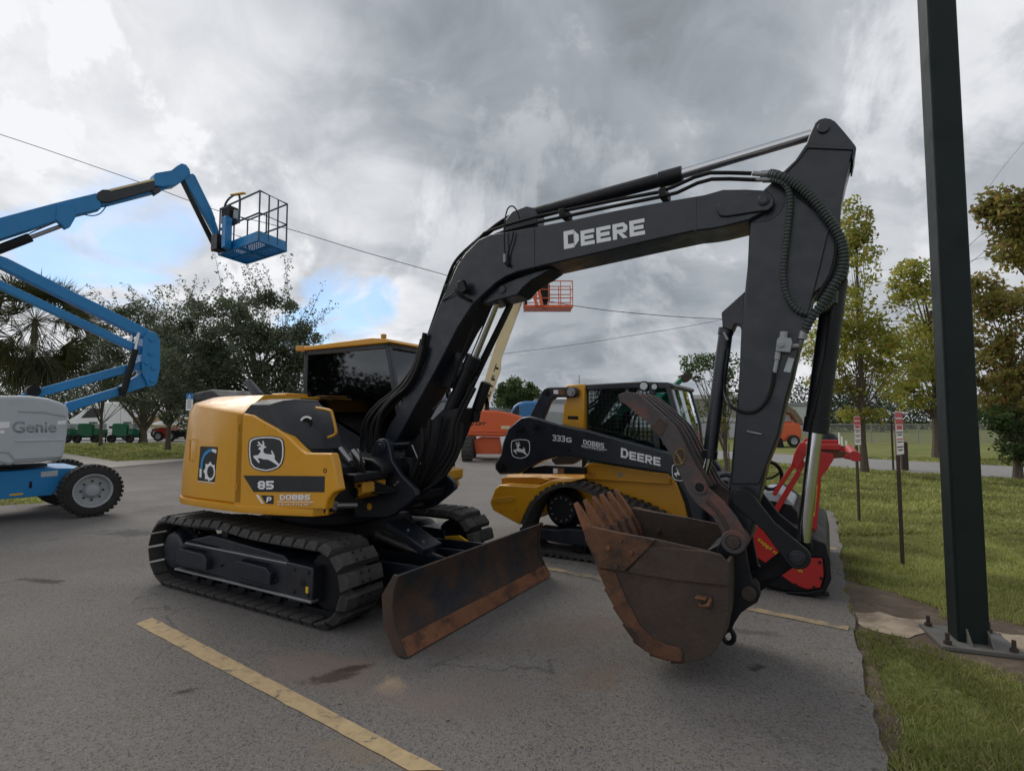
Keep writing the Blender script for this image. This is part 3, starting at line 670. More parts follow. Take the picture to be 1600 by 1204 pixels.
# ---- upper body
foot = [(.15, 1.12), (-.15, 1.12), (-.58, 1.115), (-.80, 1.09), (-.98, 1.01), (-1.15, .85), (-1.28, .62), (-1.37, .32), (-1.40, 0), (-1.37, -.32), (-1.28, -.62), (-1.15, -.85), (-.98, -1.0), (-.66, -1.02), (-.66, -.06), (-.30, -.06), (-.30, .70), (.15, .70)]
def ring(P, off, zf, taper=0):
    n = len(P); out = []
    for i, (u, d) in enumerate(P):
        l = max(1.0, sqrt(u*u+d*d)); ed = 1.0 if i not in (0, n-1) else 0
        k = (off-taper*min(1, max(0, (-u-.35)/.5)))/l; uu = u*(1+k) if ed else u; dd = d*(1+k) if ed else d+(off if d > 0 else -off)
        out.append(EX.p(uu, zf(u, d), dd))
    return out
ze = lambda u, d: 1.715+.10*min(1, max(0, (.15-u)/1.0))+(.04 if d < .4 else 0)
mb = MB(); mb.loft([ring(foot, -.03, lambda u, d: .90), ring(foot, 0, lambda u, d: .92), ring(foot, 0, lambda u, d: 1.25, .012), ring(foot, 0, lambda u, d: ze(u, d)-.10, .05), ring(foot, 0, lambda u, d: ze(u, d)-.015, .085), ring(foot, -.014, ze, .09), ring(foot, -.20, lambda u, d: 1.87, .06), ring(foot, -.28, lambda u, d: 1.88, .05)])
CW = mb.build('counterweight', M['yellow'], exc, ang=.45)
zb = lambda u: .825+.045*min(1, max(0, (u-.2)/.9))
foot2 = [(.60, .45), (.85, .62), (1.02, .82), (1.12, 1.0), (1.06, 1.10), (.6, 1.125)]+foot[:13]+[(-.80, -1.07), (-.58, -1.1), (.15, -1.1), (.9, -1.1), (.6, -.6)]
mb = MB(); mb.loft([ring(foot2, -.05, lambda u, d: zb(u)), ring(foot2, .008, lambda u, d: zb(u)+.012), ring(foot2, .016, lambda u, d: zb(u)+.035), ring(foot2, .012, lambda u, d: zb(u)+.07), ring(foot2, -.02, lambda u, d: zb(u)+.083)]); mb.build('skirt', M['yellow'], exc, ang=.8)
door = [(369.5, 646.5), (377, 645), (395, 648), (410, 657), (431, 668.5), (451.5, 683), (467, 699), (477, 707.5), (517, 708), (521, 721), (526, 750), (529, 766), (520, 770), (512, 780), (508, 796), (440, 794.5), (365, 789), (368, 720)]
mb = MB(); mb.px(EX, door, 1.12, 1.04); DOOR = mb.build('side_door', M['yellow'], exc, bevel=.014, seg=3)
mb = MB(); mb.slab(EX, [(.15, .9), (1.12, .9), (1.12, 1.25), (.7, 1.5), (.15, 1.68)], 1.04, .60); mb.slab(EX, [(-.3, .9), (.55, .9), (.55, 1.36), (.35, 1.46), (-.3, 1.74)], .66, -.1); mb.build('engine_bay', M['char_dk'], exc)
hood = [(377, 644), (385, 632), (396, 622.5), (430, 622), (464, 623.5), (480, 629), (497, 645), (508, 668), (517, 700), (515, 706.5), (478, 706), (468, 697), (452.5, 681.5), (432, 667), (411, 655.5), (396, 646.5)]
HL = [EX.uz(x, y, 1.10 if x < 430 else (1.10-.28*min(1, (x-430)/50))) for x, y in hood]
zt_ = max(z for u, z in HL); SE = []
for d_ in (1.10, 1.095, 1.06, 1.0, .92, .84, .76, .68):
    f_ = .66+.34*sqrt(max(0, 1-((d_-.68)/.43)**2)); k_ = max(0, (d_-.92)/.18)**2
    SE.append([EX.p(.12+(u-.12)*f_, z-(.055*k_ if z > 1.45 else 0)*min(1, (z-1.45)/.25), d_) for u, z in HL])
mb = MB(); mb.loft(SE); HOOD = mb.build('engine_hood', M['plastic'], exc, bevel=.022, seg=3, ang=.75)
HN = (EX.N*.8+EX.U*.6).normalized(); c = EX.at(480.5, 660, .93); mb = MB(); mb.lathe(c+HN*.005, HN, [(0, .045), (.016, .045), (.02, .034), (.008, .03), (.008, .0)], 28); mb.build('fuel_cap', M['hose'], HOOD)
mb = MB()
for i in range(10):
    a0, a1 = radians(40+12*i), radians(40+12*(i+1)); HX = EX.Z.cross(HN)
    q = lambda a, r: c+HN*.03+HX*r*.0058*cos(a)+EX.Z*r*.0058*sin(a)
    mb.face([q(a0, 7), q(a1, 7), q(a1, 10), q(a0, 10)])
mb.build('cap_sticker', M['decalwhite'], HOOD, smooth=False)
# engine cover pieces behind
mb = MB(); mb.box(EX, -1.05, -.34, 1.86, 1.90, .35, -.55); mb.slab(EX, [(-.62, 1.90), (-.36, 1.90), (-.36, 1.93), (-.6, 1.93)], .30, .0); mb.build('top_cover', M['yellow'], exc, bevel=.02)
mb = MB(); mb.px(EX, [(301, 614), (330, 608), (340, 619), (332, 626), (304, 627)], .35, -.3); mb.build('rear_grille', M['plastic'], exc, bevel=.02)
mb = MB(); a, b = EX.at(388, 597, .2), EX.at(404, 618, .2); mb.tube([a, b, b-EX.Z*.12], [.045, .055, .06], 20); mb.build('exhaust_pipe', M['char'], exc, bevel=.004)
# decals
mb = MB(); mb.px(EX, [(380, 742.5), (507, 743.5), (506.5, 768.5), (396, 768)], 1.123, 1.118); mb.build('stripe', M['decalblack'], DOOR, smooth=False)
block(EX, '85', (403, 764), (428, 764), (403, 751), 1.124, M['decalwhite'], DOOR, gap=.12, tx=.30)
shield(EX, (387.5, 680.5, 444.5, 737), 1.122, DOOR)
mb = MB(); mb.px(EX, [(407.5, 773.5), (427, 774), (427, 787), (415.5, 786.5)], 1.123, 1.118); mb.build('badge', M['decalblack'], DOOR, smooth=False)
mb = MB(); mb.px(EX, [(399.5, 772.5), (403.5, 773), (412, 786.5), (408.5, 786)], 1.123, 1.118); mb.build('badge_slash', M['decalwhite'], DOOR, smooth=False)
block(EX, 'P', (416, 784.5), (423.5, 784.5), (416, 776), 1.124, M['decalwhite'], DOOR, shear=.2, tx=.3)
block(EX, 'DOBBS', (437.5, 780.5), (485, 780.5), (437.5, 772.5), 1.122, M['decalwhite'], DOOR, gap=.12)
mb = MB(); mb.px(EX, [(433, 783), (490, 783.3), (490, 784.3), (433, 784)], 1.123, 1.118); mb.build('underline', M['decalwhite'], DOOR, smooth=False)
text(EX, 'E Q U I P M E N T', (435, 790), (487, 790), (435, 786.6), 1.122, M['decalwhite'], DOOR, bold=.01)
dk = MB(); dk.px(EX, [(313, 697), (340, 698), (335.5, 753), (308.5, 750)], 1.119, 1.11); DEC = dk.build('gear_decal', M['decalblack'], CW, smooth=False)
cx, cy = 328, 737
mb = MB()
G = []
for i in range(40):
    a = 2*pi*i/40; r = 1.22 if (i//2) % 2 == 0 and -2.9 < (a-pi) < .6 or False else 1.0
    r = 1.2 if i % 5 < 2 and (a > pi*.5) else 1.0
    G.append((cx+8.2*r*cos(a), cy+14*r*sin(a)*(.95)))
I_ = [(cx+1+5.2*cos(2*pi*i/40), cy+9.5*sin(2*pi*i/40)) for i in range(40)]
ga, gb = EX.pts(G, 1.121), EX.pts(I_, 1.121)
for i in range(40): mb.face([EX.p(*ga[i], 1.122), EX.p(*ga[(i+1) % 40], 1.122), EX.p(*gb[(i+1) % 40], 1.122), EX.p(*gb[i], 1.122)])
mb2 = MB(); mb2.px(EX, [(312, 732), (315, 732), (314.5, 746), (311.5, 745)], 1.122, 1.118); mb2.build('bar_mark', M['decalwhite'], DEC, smooth=False)
mb.build('gear_mark', M['decalwhite'], DEC, smooth=False)
mb = MB(); mb.px(EX, [(331, 701), (338, 702), (337.5, 708), (331, 705)], 1.122, 1.118); mb.build('arc_tip', M['decalwhite'], DEC, smooth=False)
mb = MB(); mb.px(EX, [(308.5, 751), (335.5, 754), (335.5, 755), (308.5, 752)], 1.122, 1.118)
mb.build('underline', M['decalwhite'], DEC, smooth=False)
mb = MB(); A1_ = [(313, 731), (314.5, 718), (319, 707), (326, 701.5), (331, 700.5)]; A2_ = [(316.5, 731), (317.5, 720), (321, 711.5), (327, 706), (331, 705)]
qa, qb = EX.pts(A1_, 1.121), EX.pts(A2_, 1.121)
for i in range(4): mb.face([EX.p(*qa[i], 1.122), EX.p(*qa[i+1], 1.122), EX.p(*qb[i+1], 1.122), EX.p(*qb[i], 1.122)])
mb.build('arc_mark', M['bluedecal'], DEC, smooth=False)
mb = MB(); c = EX.p(-.64, 1.36, 1.098); mb.tube([c+EX.Z*.1, c+EX.N*.03+EX.Z*.1, c+EX.N*.03-EX.Z*.1, c-EX.Z*.1], .008, 8); mb.build('latch', M['yellow'], CW)
# ---- front deck, swing post machinery
mb = MB(); mb.slab(EX, [(.45, .90), (.74, .90), (.80, .97), (1.12, .97), (1.22, 1.03), (1.22, 1.12), (1.0, 1.16), (.45, 1.18)], .72, .44); mb.build('main_frame', M['yellow2'], exc, bevel=.012)
mb = MB(); mb.slab(EX, [(.45, .90), (.74, .90), (.80, .97), (1.12, .97), (1.22, 1.03), (1.22, 1.12), (1.0, 1.16), (.45, 1.18)], -.26, -.75); mb.build('main_frame', M['yellow2'], exc, bevel=.012)
mb = MB(); mb.slab(EX, [(.2, .86), (.85, .86), (.85, 1.18), (.2, 1.18)], .43, -.25); mb.build('swing_housing', M['char_dk'], exc, bevel=.02)
mb = MB(); mb.slab(EX, [(1.07, .96), (1.16, .99), (1.17, 1.05), (1.12, 1.08), (1.06, 1.06)], .728, .68); mb.build('frame_opening', M['char_dk'], exc, bevel=.01)
mb = MB(); mb.slab(EX, [(.5, 1.16), (1.28, 1.16), (1.28, 1.24), (1.15, 1.30), (.5, 1.36)], .55, -.12); mb.build('front_cover', M['char_dk'], exc, bevel=.02)
for k, (u, z, d) in enumerate(((1.12, 1.27, .75), (1.20, 1.25, .68), (1.06, 1.24, .80))):
    mb = MB(); mb.cyl(EX.p(u-.15, z+.13, d), EX.p(u-.02, z+.02, d), .022); mb.build('hydraulic_fitting', M['steel' if k < 2 else 'hose'], exc)
mb = MB(); mb.box(EX, .95, 1.26, 1.13, 1.20, .85, .45); mb.box(EX, .98, 1.1, 1.2, 1.26, .8, .6); mb.build('valve_cover', M['char_dk'], exc, bevel=.015)
mb = MB(); c = EX.at(511, 788, .96); mb.cyl(c-EX.U*.1, c+EX.U*.10, .035); mb.cyl(c+EX.U*.10, EX.at(556, 789, .75), .022); mb.build('swing_cylinder', M['steel'], exc)
mb = MB(); pts = [EX.at(494, 637, .84), EX.at(515, 641, .84), EX.at(519.5, 648, .84), EX.at(525, 672, .84), EX.at(522.5, 679, .84), EX.at(513, 683, .84)]
mb.tube(smoothpath(pts, 5), .0125, 12); mb.build('handrail', M['yellow2'], exc)
for q, m_, r_ in (((1.19, 1.09), 'char_dk', .012), ((1.03, 1.12), 'char_dk', .012), ((.98, 1.0), 'steel', .012)):
    mb = MB(); mb.cyl(EX.p(*q, .71), EX.p(*q, .742), r_, seg=6); mb.build('bolt', M[m_], exc)
mb = MB(); mb.slab(EX, [(.90, 1.06), (.98, 1.06), (.98, 1.10), (.90, 1.10)], .726, .71); mb.build('warning_label', M['decalwhite'], exc)
for k in range(4):
    mb = MB(); mb.tube(smoothpath([EX.p(.75+.06*k, 1.20, .5), EX.p(.9+.05*k, 1.32+.02*k, .62), EX.p(1.08+.04*k, 1.24, .70), EX.p(1.2, 1.12-.03*k, .60), EX.p(1.32, 1.02, .40)], 5), .014, 8); mb.build('hose', M['hose'], exc)
# door hinges and latch
for q in ((373, 668), (371, 760)):
    c = EX.at(*q, 1.12); mb = MB(); mb.cyl(c-EX.Z*.03+EX.N*.004, c+EX.Z*.03+EX.N*.004, .008, seg=10); mb.build('hinge', M['yellow2'], DOOR)
c = EX.at(508, 735, 1.12); mb = MB(); mb.lathe(c-EX.N*.003, EX.N, [(0, .018), (.006, .018), (.006, .012), (.002, .012), (.002, 0)], 20); mb.build('latch', M['char_dk'], DOOR)
# ---- cab
cab_uz = [(-.60, 1.0), (-.585, 2.43), (.66, 2.43), (.86, 1.60), (.86, 1.0)]
CABN, CABF = -.13, -1.10
mb = MB(); mb.slab(EX, [(-.60, .95), (-.595, 1.30), (.86, 1.22), (.86, .95)], CABN, CABN-.04); mb.slab(EX, [(-.60, .95), (-.595, 1.3), (.86, 1.22), (.86, .95)], CABF, CABF+.04)
mb.box(EX, -.62, -.56, .95, 1.7, CABN-.04, CABF+.04); mb.box(EX, .82, .86, .95, 1.15, CABN-.04, CABF+.04); mb.box(EX, -.56, .82, .95, .99, CABN-.04, CABF+.04)
CAB = mb.build('cab', M['char_dk'], exc, bevel=.01)
mb = MB()
for d in (CABN-.03, CABF+.03):
    mb.bar(EX.p(-.59, 1.45, d), EX.p(-.58, 2.44, d), .06, .06, EX.U); mb.bar(EX.p(.86, 1.3, d), EX.p(.86, 1.60, d), .06, .055, EX.U)
    mb.bar(EX.p(.86, 1.58, d), EX.p(.66, 2.44, d), .06, .055, EX.U); mb.bar(EX.p(-.6, 2.42, d), EX.p(.66, 2.42, d), .06, .06)
for u, z in ((-.585, 2.42), (.66, 2.42)): mb.bar(EX.p(u, z, CABN), EX.p(u, z, CABF), .06, .06)
mb.build('cab_frame', M['char'], CAB, bevel=.008)
mb = MB(); mb.slab(EX, [(-.57, 1.28), (-.56, 2.40), (.645, 2.40), (.835, 1.60), (.835, 1.20)], CABN-.008, CABN-.014); mb.build('side_window', M['glass'], CAB, smooth=False)
mb = MB(); mb.slab(EX, [(-.57, 1.28), (-.56, 2.40), (.645, 2.40), (.835, 1.60), (.835, 1.20)], CABF+.008, CABF+.014); mb.build('side_window', M['glass'], CAB, smooth=False)
mb = MB(); mb.slab(EX, [(.862, 1.10), (.862, 1.60), (.668, 2.40), (.662, 2.40), (.856, 1.60), (.856, 1.10)], CABN-.05, CABF+.05); mb.build('windshield', M['glass'], CAB, smooth=False)
mb = MB(); mb.slab(EX, [(-.592, 1.68), (-.582, 2.40), (-.576, 2.40), (-.586, 1.68)], CABN-.05, CABF+.05); mb.build('rear_window', M['glass'], CAB, smooth=False)
mb = MB(); mb.slab(EX, [(-.66, 2.445), (-.66, 2.465), (-.56, 2.49), (.50, 2.51), (.70, 2.485), (.74, 2.45), (.70, 2.44)], CABN+.045, CABF-.04); RF = mb.build('cab_roof', M['yellow'], CAB, bevel=.02, seg=3)
mb = MB(); mb.box(EX, -.70, -.57, 2.445, 2.50, CABN+.05, CABN-.10); mb.box(EX, .60, .64, 2.50, 2.545, CABN+.02, CABN-.03); mb.build('roof_bracket', M['yellow2'], RF, bevel=.006)
mb = MB(); mb.box(EX, -.38, -.28, 1.25, 1.95, -.35, -.85); mb.box(EX, -.30, .15, 1.15, 1.33, -.33, -.87); mb.box(EX, -.36, -.28, 1.95, 2.15, -.48, -.72); mb.build('seat', M['plastic'], CAB, bevel=.05, seg=3)
mb = MB(); mb.box(EX, -.05, .2, 1.15, 1.50, -.22, -.31); mb.box(EX, .45, .75, 1.0, 1.3, -.3, -.9); mb.cyl(EX.p(.2, 1.45, -.27), EX.p(.22, 1.62, -.27), .015); mb.build('console', M['plastic'], CAB, bevel=.02)
# mirror bracket and lamp in front of the cab
mb = MB(); mb.tube([EX.at(676, 640, .1), EX.at(690, 626, .1), EX.at(700, 628, .1)], .012, 8); mb.bar(EX.at(700, 622, .05), EX.at(702, 655, .05), .06, .03, EX.U); mb.build('mirror', M['mirror'], exc, bevel=.004)
# ---- swing post
br = [(586, 690), (592, 685.5), (600, 684.5), (606.5, 690), (609, 702), (612.5, 720), (627, 742), (649, 764), (651, 774), (638, 786), (616, 804), (602, 809), (557, 809), (552, 799), (554, 777), (579, 774), (584, 760), (574, 722)]
for d0, d1, m in ((n0+.31, n0+.255, 'navy'), (n0-.31, n0-.255, 'navy')):
    mb = MB(); mb.slab(EX, EX.pts(br, n0+.31), d0, d1); SB = mb.build('swing_bracket', M[m], exc, bevel=.012, seg=3)
mb = MB(); mb.cyl(EX.p(1.22, .84, n0), EX.p(1.22, 1.30, n0), .12); mb.slab(EX, EX.pts([(556, 780), (600, 776), (640, 770), (636, 784), (612, 800), (558, 806)], n0+.3), n0+.25, n0-.25); mb.build('swing_post', M['char_dk'], exc, bevel=.01)
c = EX.at(597, 697, n0+.31); mb = MB(); mb.cyl(c-EX.N*.66, c+EX.N*.012, .045); mb.cyl(c, c+EX.N*.02, .052); mb.cyl(c+EX.N*.02, c+EX.N*.032, .03, seg=6); mb.build('pin', M['char'], exc, bevel=.004)
for q in ((622.5, 753), (618, 757)):
    c = EX.at(q[0], q[1], n0+.31); mb = MB(); mb.cyl(c, c+EX.N*.018, .012, seg=6); mb.build('bolt', M['steel'], exc)
c = EX.at(577.5, 791, n0+.31); mb = MB(); mb.slab(EX, [(EX.uz(577.5, 791, n0+.31)[0]+.03*cos(a), EX.uz(577.5, 791, n0+.31)[1]+.035*sin(a)) for a in [i*pi/3 for i in range(6)]], n0+.315, n0+.30); mb.build('tie_down_mark', M['amber'], exc)
# ---- boom
BW = .165
boom = [(603, 688), (601, 680), (608, 664), (620, 646), (640, 598), (660, 540), (671, 515), (688, 471), (705, 435), (714, 414), (727, 395), (748, 374), (766, 366), (797, 361), (842, 353), (900, 342), (960, 329), (1030, 316), (1101, 304), (1129, 296), (1165, 295.5), (1194, 297)]
boom += [(1202, 300), (1209, 309), (1209, 318), (1203, 326)]+[(1170, 344), (1127, 355), (1110, 358), (1084, 361), (1020, 375), (960, 389), (887, 406), (842, 416.5), (809, 424.5), (790, 432), (775, 442), (757, 458), (739, 475), (715, 512), (696, 549), (677, 585), (645, 642), (622, 684), (616, 692), (610, 694)]
mb = MB(); mb.px(EX, boom, n0+BW, n0-BW); BOOM = mb.build('boom', M['char'], exc, bevel=.010, seg=2)
fork = [(1122, 318), (1130, 314), (1192, 297.5), (1203, 301), (1210, 311), (1208, 322), (1200, 328.5), (1180, 331), (1135, 338), (1124, 337), (1119.5, 328)]
for s0 in (1, -1):
    mb = MB(); mb.slab(EX, EX.pts(fork, n0+BW+.018), n0+(BW+.018)*s0, n0+(BW-.004)*s0); mb.build('boss_plate', M['char'], BOOM, bevel=.006)
c = EX.at(1193, 312.5, n0+BW+.018); mb = MB(); mb.cyl(c-EX.N*.4, c+EX.N*.014, .037); mb.cyl(c, c+EX.N*.020, .028); mb.build('pin', M['char'], BOOM, bevel=.003)
for L in ([(832, 355.5), (835, 355), (835, 417), (832, 417.6)], [(1085, 308.5), (1088, 308), (1088, 360), (1085, 360.5)]): mb = MB(); mb.px(EX, L, n0+BW+.004, n0+BW-.004); mb.build('weld_seam', M['char'], BOOM)
gus = [(752, 474), (757, 463), (784, 443), (809, 434), (840, 423), (862, 418), (845, 430), (831, 437), (818, 448), (808, 460), (795, 464), (775, 469), (762, 474)]
mb = MB(); mb.slab(EX, EX.pts(gus, n0+.10), n0+.10, n0-.14); GU = mb.build('cylinder_lug', M['char'], BOOM, bevel=.008)
c = EX.at(785, 452, n0+.10); mb = MB(); mb.cyl(c-EX.N*.27, c+EX.N*.012, .035); mb.build('pin', M['char'], GU, bevel=.003)
mb = MB(); mb.px(EX, [(690, 570), (705, 540), (712, 548), (712, 596), (700, 606), (688, 606)], n0+.02, n0-.1); mb.build('underside_lug', M['char_dk'], BOOM, bevel=.01)
block(EX, 'DEERE', (881.5, 389.5), (1008, 366.0), (880.5, 362), n0+BW+.001, M['decalwhite'], BOOM, small=.84, gap=.14, tx=.28, ty=.24)
# ---- boom cylinder
ctr = n0-.02
mb = MB(); a, b = EX.at(784, 452, ctr), EX.at(740, 560, ctr); mb.cyl(a, b, .035); mb.build('boom_cylinder_rod', M['chrome'], exc)
b2 = EX.at(646, 772, ctr); mb = MB(); t = (b2-b).normalized(); mb.cyl(b-t*.02, b+t*.10, .072); mb.cyl(b, b2, .062); BC = mb.build('boom_cylinder', M['char_dk'], exc, bevel=.003)
mb = MB(); mb.px(EX, [(798, 462), (802, 459), (796, 478), (738, 600), (718, 655), (706, 648), (735, 590)], n0-.11, n0-.17); mb.build('rod_guard', M['char_dk'], exc, bevel=.006)
mb = MB(); mb.tube([EX.at(742, 505, ctr+.06), EX.at(716, 570, ctr+.09), EX.at(700, 612, ctr+.09)], .012, 8); mb.build('hose', M['hose'], BC)
mb = MB(); a, b = EX.at(760, 597, n0-.2), EX.at(745, 640, n0-.2); mb.cyl(a, b, .05); mb.bar(EX.at(741, 640, n0-.2), EX.at(738, 658, n0-.2), .1, .1, EX.U); mb.build('work_light', M['char_dk'], exc, bevel=.01)
# hose bundles at the boom foot
def hose(P, r, d, par, mt='hose', name='hose', rib=False, k=6):
    Q = []
    for q in P: Q.append(EX.at(q[0], q[1], q[2] if len(q) > 2 else d))
    Q = smoothpath(Q, k)
    mb = MB()
    if rib:
        L = [0]
        for a, b in zip(Q, Q[1:]): L.append(L[-1]+(b-a).length)
        n = int(L[-1]/.0075); out = []; rr = []
        for i in range(n):
            s = L[-1]*i/(n-1); j = min(max(q for q in range(len(L)) if L[q] <= s), len(Q)-2); t = (s-L[j])/(L[j+1]-L[j]+1e-9); out.append(Q[j].lerp(Q[j+1], t)); rr.append(r*(1.12 if i % 3 else .78))
        mb.tube(out, rr, 10)
    else: mb.tube(Q, r, 9)
    return mb.build(name, M[mt], par)
F2 = n0+.20
for i, (P, r, d) in enumerate((([(664, 520), (655, 558), (637, 596), (600, 636), (582, 668), (584, 705), (596, 740)], .022, F2), ([(668, 524), (660, 562), (642, 602), (606, 642), (590, 672), (594, 705), (606, 745)], .022, F2-.03),
    ([(660, 530), (650, 566), (630, 604), (594, 634), (574, 664), (576, 700), (588, 735)], .022, F2-.06), ([(655, 545), (645, 575), (622, 606), (590, 632), (570, 660), (566, 700), (580, 735)], .02, F2-.09), ([(662, 540), (652, 575), (636, 604), (612, 625), (594, 650), (586, 690)], .018, F2+.02),
    ([(735, 600), (722, 640), (690, 690), (665, 745), (640, 785)], .03, n0-.05), ([(742, 606), (716, 660), (712, 700), (690, 740), (660, 770), (620, 790)], .018, n0+.12), ([(745, 590), (714, 650), (704, 700), (682, 735), (650, 765)], .018, n0+.08), ([(722, 660), (718, 700), (700, 735), (676, 758), (640, 778)], .016, n0+.16),
    ([(672, 655), (668, 690), (655, 730), (640, 768)], .02, n0+.16), ([(660, 668), (660, 700), (648, 735), (632, 765)], .02, n0+.2), ([(690, 650), (680, 700), (662, 745), (645, 775)], .02, n0+.1))):
    hose(P, r, d, exc)
mb = MB(); mb.px(EX, [(640, 690), (690, 640), (722, 636), (716, 660), (700, 700), (676, 745), (650, 770), (628, 742), (632, 700)], n0+.04, n0-.2); mb.build('foot_block', M['char_dk'], exc, bevel=.02)
for P in ([(644, 674), (659, 723)],):
    mb = MB(); mb.tube([EX.at(644, 695, n0+.18), EX.at(657, 725, n0+.18)], .008, 8); mb.build('grease_line', M['steel'], exc)
# pipes on the boom
P1 = [(648, 600), (664, 552), (684, 494), (700, 448), (714, 414), (728, 396), (757, 364), (790, 352), (840, 338), (960, 313), (1028, 300.5), (1052, 292), (1085, 277), (1110, 270), (1140, 270), (1174, 271)]
P2 = [(656, 600), (672, 552), (691, 497), (707, 454), (720, 420), (732, 404), (760, 372), (792, 360), (842, 347), (960, 322), (1032, 307.5), (1058, 301), (1090, 286), (1112, 280), (1140, 279.5), (1180, 281)]
for P, d in ((P1, n0+.12), (P2, n0+.145)):
    mb = MB(); mb.tube([EX.at(x, y, d) for x, y in P], .0135, 10); mb.build('boom_pipe', M['hose'], BOOM)
for P, d in (([(648, 590), (664, 540), (683, 484), (698, 440), (712, 408), (740, 380), (780, 348), (806, 334), (832, 329)], n0+.03), ([(652, 590), (668, 540), (690, 470), (706, 428), (740, 386), (780, 352), (812, 338), (838, 333)], n0-.04)):
    mb = MB(); mb.tube(smoothpath([EX.at(x, y, d) for x, y in P], 5), .015, 10); mb.build('boom_pipe', M['hose'], BOOM)
for (x, y) in ((700, 452), (724, 410), (880, 334), (1036, 303)):
    mb = MB(); c = EX.at(x, y, n0+.13); mb.prism([c+EX.U*u+EX.Z*z+EX.N*.03 for u, z in ((-.025, -.03), (.025, -.03), (.025, .035), (-.025, .035))], -EX.N*.16); mb.build('pipe_clamp', M['hose'], BOOM, bevel=.004)
hose([(789.5, 404), (788, 375), (789, 345), (793, 327), (800, 322), (807, 328), (812, 342)], .006, n0+.20, BOOM); hose([(802, 362), (800, 375), (794, 395), (793, 414)], .007, n0+.19, BOOM)
mb = MB(); mb.cyl(EX.at(788.5, 397, n0+.2), EX.at(788.5, 410, n0+.2), .012); mb.build('coupler', M['steel'], BOOM); mb = MB(); mb.cyl(EX.at(791, 411, n0+.19), EX.at(795, 415, n0+.19), .016); mb.build('coupler', M['hose'], BOOM)
mb = MB(); mb.px(EX, [(714, 440), (722, 436), (728, 452), (722, 458), (713, 455)], n0+.26, n0+.20); LT = mb.build('work_lamp', M['char_dk'], BOOM, bevel=.006)
mb = MB(); mb.tube([EX.at(713, 452, n0+.2), EX.at(718, 462, n0+.2), EX.at(735, 470, n0+.18)], .014, 8); mb.tube([EX.at(712, 456, n0+.2), EX.at(692, 470, n0+.17)], .006, 8); mb.build('lamp_bracket', M['hose'], BOOM)
# ---- arm cylinder
mb = MB(); mb.px(EX, [(785, 362), (788, 345), (800, 330), (822, 322), (836, 325), (840, 335), (838, 352)], n0+.07, n0-.07); mb.build('cylinder_bracket', M['char'], BOOM, bevel=.008)
a, b = EX.at(838, 333, n0), EX.at(1066, 272, n0); t = (b-a).normalized()
mb = MB(); mb.cyl(a-t*.02, b-t*.16, .052); mb.cyl(b-t*.17, b, .060); mb.build('arm_cylinder', M['char_dk'], exc, bevel=.004)
e = EX.at(1268, 211, n0); mb = MB(); mb.cyl(b-t*.02, e, .036); mb.build('arm_cylinder_rod', M['chrome'], exc)
# ---- arm
AW = .125
arm = [(1269, 201), (1273, 192), (1280, 186), (1289, 183.5), (1298, 185), (1305, 189), (1320, 206), (1337, 227), (1330, 250), (1324, 272), (1318, 300), (1314, 324), (1313, 350), (1318, 375), (1325, 395), (1328, 414), (1323, 432), (1308, 441), (1290, 446), (1276, 456), (1268, 468), (1253, 531), (1248, 548), (1239, 589), (1229, 623.5), (1218, 677), (1198, 728), (1184, 790), (1172, 838), (1165, 858), (1150, 864), (1136, 856), (1131, 835), (1138, 775), (1140, 757), (1145, 700), (1149, 656), (1154.5, 591), (1158, 515), (1164, 453), (1168, 414), (1170, 372), (1171, 346), (1178, 318), (1193, 296), (1222, 270), (1241.6, 253), (1259, 226), (1264, 212)]
mb = MB(); mb.px(EX, arm, n0+AW, n0-AW); ARM = mb.build('arm', M['char'], exc, bevel=.010)
# thicker box section: side plate standing proud of the flare behind it
side = [(1172, 348), (1186, 346), (1200, 344), (1214, 336), (1224, 322), (1228, 305), (1226, 295), (1240, 303), (1262, 320), (1283, 338), (1297, 352), (1288, 390), (1271, 459), (1262, 495), (1251, 531), (1237, 589), (1227, 624), (1216, 676), (1199, 722), (1186, 756), (1143, 756), (1147, 700), (1151, 656), (1156.5, 591), (1160, 515), (1166, 453), (1170, 400)]
for s0 in (1, -1): mb = MB(); mb.slab(EX, EX.pts(side, n0+AW+.02), n0+(AW+.02)*s0, n0+(AW-.004)*s0); mb.build('side_plate', M['char'], ARM, bevel=.006)
top = [(1259, 226), (1337, 228), (1338, 232), (1334, 250), (1331, 249), (1333, 234), (1262, 231), (1248, 250), (1226, 272), (1222, 270), (1243, 250)]
mb = MB(); mb.slab(EX, EX.pts(top, n0+AW+.012), n0+AW+.012, n0-AW-.012); mb.build('stiffener', M['char'], ARM, bevel=.003)
c = EX.at(1287, 200, n0+AW); mb = MB(); mb.cyl(c-EX.N*.26, c+EX.N*.016, .036); mb.build('pin', M['char'], ARM, bevel=.004)
mb = MB(); mb.px(EX, [(1164, 455), (1127, 488), (1129, 512), (1144, 516), (1148, 506), (1155, 507), (1160, 520)], n0+.06, n0-.06); mb.build('thumb_bracket', M['char'], ARM, bevel=.006)
for (x, y, r, w) in ((1161, 779, .075, .04),):
    for s0 in (1, -1):
        c = EX.at(x, y, n0+AW+.06); u, z = EX.uz(x, y, n0+AW+.06)
        mb = MB(); mb.cyl(EX.p(u, z, n0+(AW-.02)*s0), EX.p(u, z, n0+(AW+w)*s0), r, seg=32); mb.cyl(EX.p(u, z, n0+(AW+w)*s0), EX.p(u, z, n0+(AW+w+.012)*s0), r*.62, seg=32); mb.cyl(EX.p(u, z, n0+(AW+w+.01)*s0), EX.p(u, z, n0+(AW+w+.026)*s0), .026, seg=6); mb.build('link_boss', M['char_dk'], ARM, bevel=.004)
